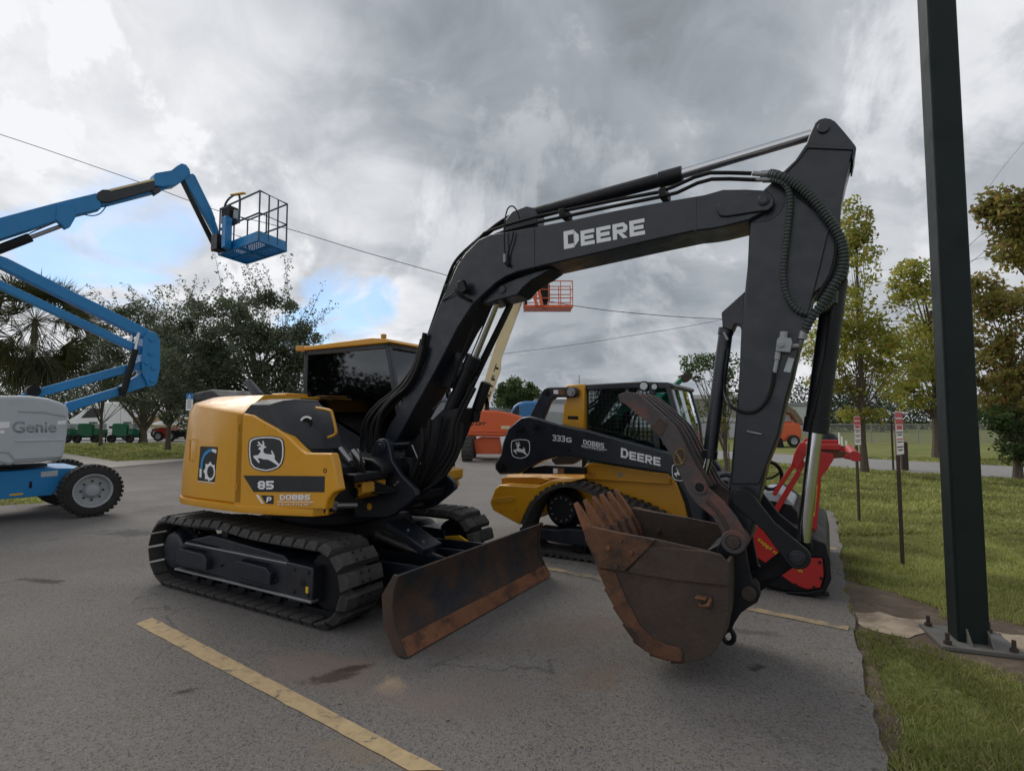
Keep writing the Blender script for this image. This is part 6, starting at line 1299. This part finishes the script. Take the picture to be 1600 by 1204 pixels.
# ================================================================== TREES
def leaves(mb, c, r, n, size, rr, asp=.55, flat=0):
    bm = mb
    for _ in range(n):
        while True:
            p = V((rr.uniform(-1, 1), rr.uniform(-1, 1), rr.uniform(-1, 1)))
            if p.length < 1: break
        p = V((c[0]+p.x*r[0], c[1]+p.y*r[1], c[2]+p.z*r[2]))
        a = V((rr.gauss(0, 1), rr.gauss(0, 1), rr.gauss(0, .7))).normalized(); b = a.orthogonal().normalized()
        b = (Matrix.Rotation(rr.uniform(0, 6.28), 3, a) @ b); s = size*rr.uniform(.6, 1.3); i = len(bm[0])
        bm[0].extend((p-a*s, p+b*s*asp, p+a*s, p-b*s*asp)); bm[1].append((i, i+1, i+2, i+3))
def tree(name, base, H_, crown, label, leaf, seed, trunk_r=.15, lean=(0, 0), lsize=.09, nclump=120, perclump=60, clr=.35, barkm='bark', wisp=0, limbs=14, group=None, fork=.35, cat='tree', lw=(.16, .34)):
    """crown: list of ellipsoids (dx, dy, z, rx, ry, rz, weight) relative to the base"""
    rr = random.Random(seed); t = thing(name, V((base[0], base[1], GZ)), label, cat, group)
    B = V((base[0], base[1], GZ)); T = V((base[0]+lean[0], base[1]+lean[1], H_*fork*2)); mb = MB()
    n = 8; tr = [B.lerp(T, i/n)+V((noise.noise(V((i*.7, seed, 0)))*.12*trunk_r/.15*(i > 0), 0, 0)) for i in range(n+1)]
    mb.tube(tr, [trunk_r*(1.35 if i == 0 else 1)*(1-.75*i/n) for i in range(n+1)], 10)
    tw = sum(e[6] for e in crown); bufs = ([], []); ends = []
    for e in crown:
        k = max(1, int(nclump*e[6]/tw))
        for _ in range(k):
            while True:
                p = V((rr.uniform(-1, 1), rr.uniform(-1, 1), rr.uniform(-1, 1)))
                if .25 < p.length < 1: break
            if rr.random() < .5: p = p.normalized()*rr.uniform(.75, 1.0)
            c = V((base[0]+e[0]+p.x*e[3], base[1]+e[1]+p.y*e[4], e[2]+p.z*e[5]))
            if noise.noise(c*.55+V((seed, 0, 0))) < -.22: continue
            ends.append(c); s = clr*rr.uniform(.55, 1.25)
            leaves(bufs, c, (s, s, s*.75), int(perclump*rr.uniform(.6, 1.3)), lsize, rr)
            if wisp and p.length > .6 and rr.random() < wisp:
                dirw = (V((p.x*.7+rr.uniform(-.6, .2), p.y, abs(p.z)*.9+.45))).normalized(); L = clr*rr.uniform(2.0, 4.5)
                q0 = c; 
                for j in range(7):
                    q1 = c+dirw*L*(j+1)/7+V((rr.uniform(-.08, .08), 0, rr.uniform(-.05, .08)))
                    leaves(bufs, q1, (.16, .16, .14), int(9-j*.5), lsize*.85, rr); 
                mb.tube([c, c+dirw*L], [.014, .005], 4)
    rr.shuffle(ends)
    for c in ends[:limbs*3]:
        h = rr.uniform(.25, 1); s = tr[min(n, int(h*n))]
        if c.z < s.z: s = tr[max(1, int(n*.35))]
        m = s.lerp(c, .5)+V((rr.uniform(-.2, .2), rr.uniform(-.2, .2), rr.uniform(0, .35)))
        w = trunk_r*rr.uniform(*lw); mb.tube(smoothpath([s, m, c], 4), [w*(1-.85*i/8) for i in range(9)], 6)
    mb.build('trunk', M[barkm], t)
    me = bpy.data.meshes.new('crown'); me.from_pydata([v-B for v in bufs[0]], [], bufs[1]); me.materials.append(M[leaf])
    o = bpy.data.objects.new('crown', me); COL.objects.link(o); o.parent = t
    return t
def X(px, Y): return (px-800)/FPX*Y
def Zy(py, Y): return EYE+(655-py)/FPX*Y
# live oaks left
OAK = dict(leaf='leaf_oak', lsize=.070, clr=.55, wisp=.55)
def crown_px(L, Y0):
    bx_, out = None, []
    return out
def oak(px, Y, blobs, label, seed, n, per, **k):
    bx_ = X(px, Y); cr = []
    for (x, y, rx, ry, w) in blobs: cr.append((X(x, Y)-bx_, 0, Zy(y, Y), rx*Y/FPX, rx*Y/FPX*.8, ry*Y/FPX, w))
    kw = dict(OAK); kw.update(k); return tree('oak_tree', (bx_, Y), Zy(min(b[1] for b in blobs), Y), cr, label, kw.pop('leaf'), seed, nclump=n, perclump=per, group=None, **kw)
oak(400, 25, [(400, 570, 95, 75, 3), (330, 500, 55, 45, 1.3), (420, 505, 60, 45, 1.3), (480, 560, 42, 45, .8), (300, 590, 70, 60, 1.5), (440, 620, 70, 50, 1.5), (360, 640, 110, 40, 2)], 'big dark live oak with wispy top right behind the excavator counterweight', 21, 520, 150, trunk_r=.3)
oak(265, 29, [(265, 500, 45, 55, 1.2), (215, 560, 62, 50, 1.5), (290, 560, 60, 60, 1.5), (235, 610, 70, 30, 1.2), (200, 500, 25, 25, .4)], 'dark feathery live oak between the blue riser and the large oak', 22, 330, 130, trunk_r=.13)
oak(160, 34, [(165, 505, 30, 40, .8), (150, 560, 50, 45, 1.2), (120, 600, 45, 30, 1), (185, 590, 45, 35, 1)], 'thin-topped live oak seen between the blue lift arms', 23, 150, 75, trunk_r=.10)
oak(226, 39, [(232, 610, 56, 20, 1.5), (200, 602, 40, 20, 1), (268, 610, 36, 24, 1)], 'small spreading tree with a pale forked trunk on the left lawn', 24, 110, 60, trunk_r=.26, fork=.30, clr=.6)
oak(60, 36, [(60, 612, 45, 22, 1), (100, 625, 40, 20, 1), (20, 630, 40, 16, 1)], 'low dark tree behind the grey engine cover', 25, 90, 60, trunk_r=.2)
# palm
def palm(px, Y, py, R_, label, seed):
    rr = random.Random(seed); b = V((X(px, Y), Y, GZ)); t = thing('palm_tree', b, label, 'palm tree'); top = V((X(px+8, Y), Y, Zy(py, Y)))
    mb = MB(); mb.tube([b, b.lerp(top, .5)+V((.05, 0, 0)), top], [.2, .15, .14], 10); mb.build('trunk', M['bark'], t)
    vs, fs = [], []
    for k in range(120):
        a = rr.uniform(0, 2*pi); el = rr.uniform(-1.35, 1.2); d = V((cos(a)*cos(el), sin(a)*cos(el), sin(el))); L = R_*rr.uniform(.5, .75); h = top+d*L+V((0, 0, -L*L*.10)); sd_ = d.cross(V((0, 0, 1))).normalized() if abs(d.z) < .95 else V((1, 0, 0)); sd_ = Matrix.Rotation(rr.uniform(-1.4, 1.4), 3, d) @ sd_; upv = sd_.cross(d)
        i = len(vs); vs += [top+sd_*.015, top-sd_*.015, h-sd_*.015, h+sd_*.015]; fs.append((i, i+1, i+2, i+3))
        for j in range(26):
            f = (j/23-.5)*2.6; l = R_*.52*rr.uniform(.8, 1.1)*(1-.12*abs(f)); dd = (d*cos(f)+sd_*sin(f)+upv*rr.uniform(-.15, .15)).normalized(); e = h+dd*l+V((0, 0, -l*rr.uniform(.1, .35))); w = dd.cross(upv).normalized()*.022
            m = h+dd*l*.5; i = len(vs); vs += [h-w*.6, h+w*.6, m+w*1.4, m-w*1.4, e]; fs += [(i, i+1, i+2, i+3), (i+3, i+2, i+4)]
    me = bpy.data.meshes.new('crown'); me.from_pydata([v-b for v in vs], [], fs); me.materials.append(M['leaf_palm']); o = bpy.data.objects.new('crown', me); COL.objects.link(o); o.parent = t
palm(40, 30, 500, 3.3, 'fan palm with a slim trunk behind the blue riser arms', 5)
# far round tree, tree by the arm
def rtree(px, Y, blobs, label, seed, n, per, leaf='leaf_green', nm='tree', **k):
    bx_ = X(px, Y); cr = [(X(x, Y)-bx_, 0, Zy(y, Y), rx*Y/FPX, rx*Y/FPX, ry*Y/FPX, w) for (x, y, rx, ry, w) in blobs]
    return tree(nm, (bx_, Y), Zy(min(b[1] for b in blobs), Y), cr, label, leaf, seed, nclump=n, perclump=per, **k)
rtree(806, 62, [(806, 612, 30, 22, 2), (822, 620, 22, 16, 1), (790, 622, 18, 14, 1)], 'round green tree standing alone behind the blue truck', 31, 130, 90, lsize=.16, clr=.75, trunk_r=.25)
rtree(1132, 17, [(1118, 578, 42, 24, 1.2), (1085, 570, 25, 16, .6), (1150, 610, 34, 30, 1), (1110, 640, 26, 16, .5), (1165, 570, 25, 20, .5)], 'loose dark-leaved small tree behind the thumb cylinder', 32, 90, 42, leaf='leaf_green', lsize=.055, clr=.28, trunk_r=.08)
SY = dict(leaf='leaf_sycamore', nm='sycamore_tree')
rtree(1347, 17.1, [(1348, 345, 22, 40, .7), (1340, 420, 40, 50, 1.5), (1352, 480, 62, 55, 2.2), (1340, 560, 75, 55, 2.6), (1385, 560, 50, 60, 1.2), (1300, 560, 40, 60, 1), (1345, 650, 35, 12, .3)], 'tall yellowing sycamore with a slim straight trunk beside the excavator arm', 41, 430, 42, lsize=.068, clr=.33, trunk_r=.10, lw=(.1, .22), fork=.48, limbs=20, **SY)
rtree(1462, 23.5, [(1435, 440, 30, 40, 1), (1455, 480, 45, 50, 1.5), (1430, 560, 50, 50, 1.5), (1480, 560, 40, 50, 1), (1420, 620, 30, 20, .5)], 'yellow green sycamore with forking limbs partly hidden by the light pole', 42, 300, 42, lsize=.09, clr=.42, trunk_r=.2, lw=(.1, .25), fork=.42, limbs=14, **SY)
rtree(1584, 15.7, [(1575, 500, 48, 60, 2), (1620, 520, 60, 80, 2), (1560, 590, 40, 45, 1.2), (1600, 620, 50, 50, 1.5), (1545, 460, 26, 36, .7)], 'bushy sycamore with browning leaves at the right edge behind the pole', 43, 350, 42, leaf='leaf_brown', nm='sycamore_tree', lsize=.07, clr=.30, trunk_r=.10, lw=(.1, .24), fork=.42, limbs=18)
rtree(1590, 15.0, [(1570, 690, 38, 30, 1.5), (1590, 670, 40, 40, 1.5), (1540, 660, 18, 14, .3)], 'low leafy sapling shooting up at the foot of the bushy sycamore', 44, 90, 40, leaf='leaf_green', nm='sapling', lsize=.06, clr=.26, trunk_r=.05, fork=.3)
rtree(1760, 9.5, [(1640, 330, 60, 45, 1.3), (1585, 315, 28, 26, .7), (1700, 360, 80, 80, 2), (1612, 385, 24, 30, .4)], 'brown tinged tree whose branch reaches in at the upper right', 45, 260, 46, leaf='leaf_brown', lsize=.05, clr=.24, trunk_r=.14, fork=.42)
rtree(1137, 14.5, [(1137, 690, 9, 40, 1), (1138, 665, 12, 30, .5)], 'dry brown climbing shrub with red flowers behind the arm', 46, 40, 45, leaf='leaf_brown', nm='climbing_shrub', lsize=.04, clr=.16, trunk_r=.03, cat='shrub')
# far woods
def woods(name, P, label, seed, size=.5, rows=2):
    rr = random.Random(seed); b = ([], [])
    for (x0, x1, Y, y_top) in P:
        x = x0
        while x < x1:
            h = Zy(y_top+rr.uniform(-7, 9), Y); w = rr.uniform(1.6, 3.2); k = int(h/1.1)+1
            for j in range(k+1): leaves(b, V((X(x, Y)+rr.uniform(-1, 1), Y+rr.uniform(0, 4), .4+(h-w*.6)*j/k)), (w, 2, 1.2), 120, size*.42, rr)
            x += w*.9*FPX/Y
    me = bpy.data.meshes.new(name); me.from_pydata(b[0], [], b[1]); me.materials.append(M['leaf_far']); o = bpy.data.objects.new(name, me); COL.objects.link(o)
    o['kind'] = 'stuff'; o['label'] = label; o['category'] = 'woods'
woods('woods', [(1255, 1420, 75, 590), (1270, 1640, 90, 612), (1640, 2000, 80, 600)], 'dark line of woods beyond the chain-link fence on the right', 3)
woods('woods', [(-300, 330, 85, 606), (330, 700, 110, 622), (640, 800, 120, 640)], 'dark line of far trees behind the machinery yard on the left', 4)
woods('woods', [(-2600, 4200, -34, 560)], 'tree line behind the photographer that the dark cab glass reflects', 9, rows=1) if False else None
# ================================================================== FENCE
fm = bpy.data.materials.new('chain_link'); fm.use_nodes = True; n = fm.node_tree.nodes; l = fm.node_tree.links; n.clear()
tr_ = n.new('ShaderNodeBsdfTransparent'); df = n.new('ShaderNodeBsdfDiffuse'); df.inputs[0].default_value = (.30, .31, .31, 1); mx = n.new('ShaderNodeMixShader'); mx.inputs[0].default_value = .22; ou = n.new('ShaderNodeOutputMaterial')
l.new(tr_.outputs[0], mx.inputs[1]); l.new(df.outputs[0], mx.inputs[2]); l.new(mx.outputs[0], ou.inputs[0]); M['chain'] = fm
FA, FB = V((19.0, 38.5, 0)), V((52, 33, 0)); fdir = (FB-FA).normalized(); fdeg = math.degrees(atan2(fdir.y, fdir.x)); FP = Pl(FA, fdeg); FL = (FB-FA).length
fen = thing('chain_link_fence', FA, 'galvanised chain-link fence along the far side of the road', 'fence')
mb = MB(); mb.box(FP, 0, FL, .05, 1.28, .004, 0); mb.build('mesh', M['chain'], fen, smooth=False)
mb = MB(); mb.cyl(FP.p(0, 1.3), FP.p(FL, 1.3), .035, seg=8); mb.build('top_rail', M['galv'], fen)
k = 0
while k < FL: mb = MB(); mb.cyl(FP.p(k, 0), FP.p(k, 1.36), .04, seg=8); mb.build('fence_post', M['galv'], fen); k += 2.9
for i, x in enumerate((1312, 1316, 1323)):
    p = onY(x, 700, 27); mb = MB(); mb.cyl(V((p.x, 27, GZ)), V((p.x, 27, 1.0-.2*i)), .04, seg=8)
    mb.build('marker_pipe', M['white'], None, loc=V((p.x, 27, GZ)), label=('tallest white upright pipe on the grass across the road', 'middle white upright pipe on the grass across the road', 'shortest white upright pipe on the grass across the road')[i], category='pipe', group='white pipes across the road')
p = gr(1414, 735, GZ); mb = MB(); mb.prism([p+V((a, b, 0)) for a, b in ((-.10, -.08), (.10, -.08), (.10, .08), (-.10, .08))], V((0, 0, .95))); mb.build('utility_box', M['postbrown'], None, loc=p, bevel=.05, label='slim dark brown utility box at the near edge of the road', category='utility box')
p = gr(1396, 737, GZ); mb = MB(); mb.cyl(p, p+V((0, 0, 1.75)), .03, seg=8); mb.build('thin_post', M['postbrown'], None, loc=p, label='thin bare brown post by the road left of the utility box', category='post')
# ================================================================== BUILDINGS
def building(px0, px1, Y, ytop, depth, m, label, roof=.25, windows=()):
    P = Pl((X(px0, Y), Y, 0), 0); u1 = X(px1, Y)-X(px0, Y); z = Zy(ytop, Y); t = thing('building', P.p(0, 0, 0), label, 'building')
    mb = MB(); mb.box(P, 0, u1, -.1, z-.15, 0, -depth); mb.build('wall', M[m], t)
    mb = MB(); mb.box(P, -.15, u1+.15, z-.15, z+roof, .15, -depth-.15); mb.build('roof', M['roofgrey' if m != 'building' else 'buildingpale'], t, bevel=.03)
    for (a, b, c, d, mm, nm) in windows: mb = MB(); mb.box(P, u1*a, u1*b, z*c, z*d, .03, -.02); mb.build(nm, M[mm], t)
    return t
building(1040, 1076, 46, 619, 10, 'building', 'beige block warehouse with a pale parapet behind the loader cab', windows=((0, 1, .40, .50, 'buildingpale', 'band'), (.25, .75, 0, .38, 'greycover', 'roller_door')))
building(1076, 1200, 49, 621, 12, 'building', 'long brown wing of the warehouse behind the thumb cylinder', windows=((0, 1, .40, .50, 'buildingpale', 'band'), (.1, .3, 0, .36, 'buildingpale', 'roller_door'), (.5, .7, 0, .36, 'buildingpale', 'roller_door')))
building(1222, 1272, 62, 632, 14, 'buildingpale', 'pale metal shed behind the orange telehandler', windows=((.1, .3, 0, .5, 'greycover', 'roller_door'),))
building(838, 912, 55, 627, 9, 'buildingpale', 'low white building between the blue truck and the loader tower', windows=((.05, .2, .4, .7, 'char_dk', 'window'), (.3, .45, .4, .7, 'char_dk', 'window'), (.55, .7, .4, .7, 'char_dk', 'window')))
building(760, 800, 70, 639, 9, 'roofgrey', 'grey low shed at the foot of the round tree')
# ================================================================== FAR VEHICLES
def small_wheel(P, u, d, r, par, rim='greyrim'):
    mb = MB(); mb.lathe(P.p(u, r, d-.2), P.N, [(0, r*.6), (0, r*.85), (.04, r), (.18, r), (.22, r*.85), (.22, r*.6)], 24, cap=False); w = mb.build('wheel', M['tyre'], par)
    mb = MB(); mb.lathe(P.p(u, r, d-.1), P.N, [(0, r*.3), (0, r*.58), (.10, r*.58), (.07, r*.4), (.07, 0)], 20); mb.build('rim', M[rim], w)
VY = 44.0
VP = Pl((0, VY), 0)
van = thing('van', VP.p(X(160, VY), 0, 0), 'white high-roofed panel van parked behind the green carts', 'van')
def vpx(P, L, d0, d1, name, m, par, bevel=.05): mb = MB(); mb.px(P, L, d0, d1); return mb.build(name, M[m], par, bevel=bevel)
VB = vpx(VP, [(104, 664), (108, 655), (122, 647), (136, 635), (147, 630), (163, 628), (207, 629), (211, 634), (212, 676), (106, 678), (103, 673)], 0, -2.0, 'body', 'white', van, .08)
vpx(VP, [(126, 653), (137, 641), (143, 638.5), (157, 638), (157, 649), (153, 652)], .012, -.05, 'side_window', 'decalblack', VB, .01)
vpx(VP, [(110, 652.5), (122, 645), (134, 636.5), (136, 637), (125, 646), (113, 654)], -.1, -1.9, 'windshield', 'decalblack', VB, .01)
vpx(VP, [(170, 665.5), (211, 665.5), (211, 669), (170, 669)], .02, -.02, 'side_trim', 'char_dk', VB, .01)
vpx(VP, [(163, 638), (163.4, 638), (163.4, 672), (163, 672)], .008, -.02, 'door_seam', 'greyrim', VB, 0); vpx(VP, [(188, 638), (188.4, 638), (188.4, 664), (188, 664)], .008, -.02, 'door_seam', 'greyrim', VB, 0)
for x in (120, 198): small_wheel(VP, X(x, VY), .05, .36, van)
def cart(px, Y, label):
    P = Pl((X(px, Y), Y, 0), 0); t = thing('generator_cart', P.p(0, 0, 0), label, 'generator', 'green towable generators on the left lawn edge')
    mb = MB(); mb.slab(P, [(-.75, .45), (.30, .45), (.30, 1.25), (.20, 1.38), (-.65, 1.38), (-.75, 1.28)], .5, -.5); mb.build('body', M['green'], t, bevel=.04)
    mb = MB(); mb.box(P, .34, .72, .45, .95, .45, -.45); mb.build('tank', M['green'], t, bevel=.03)
    mb = MB(); mb.box(P, .36, .66, .98, 1.36, .4, -.4); mb.build('control_panel', M['greycover'], t, bevel=.02)
    mb = MB(); mb.box(P, -.95, 1.0, .36, .44, .42, -.42); mb.cyl(P.p(-.5, 0, .55), P.p(-.5, .4, .55), .03, seg=8); mb.cyl(P.p(.9, 0, 0), P.p(.9, .7, 0), .04, seg=8); mb.build('trailer_frame', M['char_dk'], t)
    mb = MB(); mb.box(P, -.2, .15, 1.38, 1.48, .2, -.2); mb.build('exhaust', M['char_dk'], t, bevel=.02)
    for u in (-.72, .55): small_wheel(P, u, .62, .30, t, 'char_dk')
    return t
cart(148, 39, 'green towable generator in the middle, right in front of the van cab'); cart(201, 39, 'green towable generator nearest the small forked tree'); cart(105, 39, 'green towable generator half hidden by the grey engine cover')
# folded cream and red lift behind the small tree
QP = Pl((0, 41.5), 0); t = thing('folded_lift', QP.p(X(255, 41.5), 0, 0), 'folded lift with red chassis and long cream arm on the left behind the forked tree', 'boom lift')
vpx(QP, [(238, 669), (262, 667), (264, 684), (246, 686)], 0, -1.4, 'chassis', 'red', t, .04); vpx(QP, [(208, 653), (250, 648), (310, 655), (310, 660), (250, 655), (208, 670)], .1, -.3, 'arm', 'cream', t, .03); vpx(QP, [(220, 663), (300, 664), (300, 668), (220, 668)], .2, -.2, 'arm', 'cream', t, .03)
vpx(QP, [(207, 651), (218, 651), (222, 668), (208, 670)], .2, -.6, 'platform', 'wood', t, .03); vpx(QP, [(262, 672), (300, 670), (300, 682), (262, 684)], 0, -1.4, 'deck', 'char_dk', t, .03)
for x in (269, 250, 298): small_wheel(QP, X(x, 41.5), .1, .38, t)
for i, (x, y, lab) in enumerate(((272, 637, 'white truck cab with dark side glass behind the folded lift'), (298, 640, 'white truck cab half hidden by the counterweight'))):
    P = Pl((0, 47+i), 0); Y = 47+i; t = thing('truck', P.p(X(x, Y), 0, 0), lab, 'truck')
    vpx(P, [(x-9, 633), (x+12, 633), (x+14, 640), (x+14, 672), (x-9, 672)], 0, -2.2, 'cab', 'white', t, .1); vpx(P, [(x-2, 637), (x+9, 637), (x+10, 650), (x-2, 650)], .02, -.05, 'side_window', 'decalblack', t, .01)
    vpx(P, [(x-34, 636), (x-10, 636), (x-10, 670), (x-34, 670)], .05, -2.2, 'cargo_box', 'white', t, .03)
    for q in (x-26, x+4): small_wheel(P, X(q, Y), .05, .48, t)
# blue truck
TY = 30.0; P = Pl((0, TY), 0); t = thing('truck', P.p(X(820, TY), 0, 0), 'blue rounded truck cab behind the orange lift', 'truck')
CBT = vpx(P, [(799, 650), (799, 641), (803, 634), (810, 629), (820, 626.5), (850, 626), (856, 632), (858, 690), (799, 690)], 0, -2.3, 'cab', 'truckblue', t, .15)
vpx(P, [(801, 643), (807, 634), (811, 633), (811, 650), (801, 650)], .02, -.05, 'side_window', 'decalblack', CBT, .01); vpx(P, [(840, 640), (905, 645), (905, 690), (840, 690)], .1, -2.2, 'body', 'greyrim', t, .05)
for q in (812, 880): small_wheel(P, X(q, TY), .05, .45, t)
# orange telehandler by the fence
TY = 33.0; P = Pl((0, TY), 0); t = thing('telehandler', P.p(X(1232, TY), 0, 0), 'orange telehandler with tan boom by the pale shed across the road', 'telehandler')
TB = vpx(P, [(1205, 661), (1250, 660), (1254, 672), (1252, 686), (1205, 692)], 0, -2.0, 'body', 'orange', t, .08); vpx(P, [(1218, 660), (1222, 645), (1234, 646), (1240, 660)], -.2, -1.2, 'cab', 'orange', t, .04); vpx(P, [(1224, 648), (1232, 648), (1236, 658), (1224, 658)], -.18, -.25, 'window', 'glassgreen', t, 0)
vpx(P, [(1215, 634), (1230, 632), (1244, 641), (1254, 655), (1256, 664), (1248, 663), (1236, 646), (1218, 642)], .0, -.4, 'boom', 'wood', t, .04)
for q, r in ((1236, .36), (1196, .36)): small_wheel(P, X(q, TY), .25, r, t)
vpx(P, [(1216, 700-14), (1222, 698-14), (1226, 700), (1216, 700)], .3, .1, 'step', 'char_dk', t, .01)
# dark rounded cover beside it
p = onY(1290, 680, 33); mb = MB(); mb.lathe(V((p.x, 33, GZ)), (0, 0, 1), [(0, .75), (.5, .72), (.8, .5), (.95, .2), (.97, 0)], 24); mb.build('covered_mound', M['char_dk'], None, loc=V((p.x, 33, GZ)), label='low dark covered heap right of the telehandler behind the arm cylinder rod', category='covered heap')
# green lift boom tip above the loader cab
TY = 20.0; P = Pl((0, TY), 0); t = thing('folded_lift', P.p(X(1056, TY), 0, -.1), 'green boom tip of a lift raised behind the loader cab', 'boom lift')
vpx(P, [(1040, 612), (1066, 588), (1076, 588), (1046, 616)], .1, -.2, 'boom', 'green', t, .02); vpx(P, [(1064, 586), (1078, 581), (1083, 590), (1074, 597), (1066, 594)], .15, -.25, 'boom_head', 'rustdark', t, .02)
vpx(P, [(985, 665), (1045, 610), (1052, 618), (1000, 680)], .1, -.2, 'boom', 'green', t, .02); vpx(P, [(970, 668), (1050, 668), (1055, 700), (965, 700)], .5, -.9, 'turret', 'green', t, .06)
for q in (985, 1040): small_wheel(P, X(q, TY), .6, .42, t)
mb = MB(); mb.box(P, X(960, TY), X(1058, TY), .4, .75, .5, -.9); mb.build('chassis', M['green'], t, bevel=.03)
# ================================================================== GRASS
grass('grass', 165000, 1.2, 10.5, 2.0, 9.5, .048, .0030, 77)
grass('grass', 60000, 2, 26, 8, 24, .07, .006, 78)
grass('grass', 26000, -30, -7, 9, 38, .08, .010, 79)

grass('weeds', 1500, 1.2, 8, 2.0, 8, .075, .004, 83)
# scattered fallen leaves and crumbs of stone near the lot edge
rr = random.Random(91); vs, fs = [], []
for _ in range(420):
    k = rr.choice(RE[4:60]) if rr.random() < .55 else V((rr.uniform(-6, 3), rr.uniform(2.4, 11)))
    x, y = k.x+rr.gauss(0, .22 if _ < 230 else .1), k.y+rr.gauss(0, .2); a = rr.uniform(0, 6.28); s_ = rr.uniform(.004, .016); i = len(vs)
    z = .006 if inpoly(x, y, lot) else GZ+.02
    vs += [V((x+s_*cos(a+b)*(1 if b % 2 else .55), y+s_*sin(a+b)*(1 if b % 2 else .55), z+rr.uniform(0, .006))) for b in (0, 1.57, 3.14, 4.71)]; fs.append((i, i+1, i+2, i+3))
me = bpy.data.meshes.new('litter'); me.from_pydata(vs, [], fs); me.materials.append(mat('dryleaf', (.22, .16, .09), .8, var=.4, scale=30)); o = bpy.data.objects.new('litter', me); COL.objects.link(o); o['kind'] = 'stuff'; o['label'] = 'scattered dry leaf bits and crumbs on the asphalt and its edge'; o['category'] = 'litter'
# trees to the left of the view, the dark reflection in the cab glass
b_ = ([], []); rr = random.Random(12)
for k in range(26):
    f = k/25; sl = .08+.30*f; x = -24; y = 6.2-21.3*sl; top = 8.5 if sl < .17 else (6.0 if sl < .23 else 3.2); top += rr.uniform(-.8, .8)
    for j in range(7): leaves(b_, V((x+rr.uniform(-1, 1), y+rr.uniform(-.3, .3), .6+(top-.6)*j/7)), (.9, .75, .8), 150, .12, rr)
me = bpy.data.meshes.new('woods'); me.from_pydata(b_[0], [], b_[1]); me.materials.append(M['leaf_far']); o = bpy.data.objects.new('woods', me); COL.objects.link(o); o['kind'] = 'stuff'; o['label'] = 'dark trees reflected in the excavator cab glass'; o['category'] = 'woods'
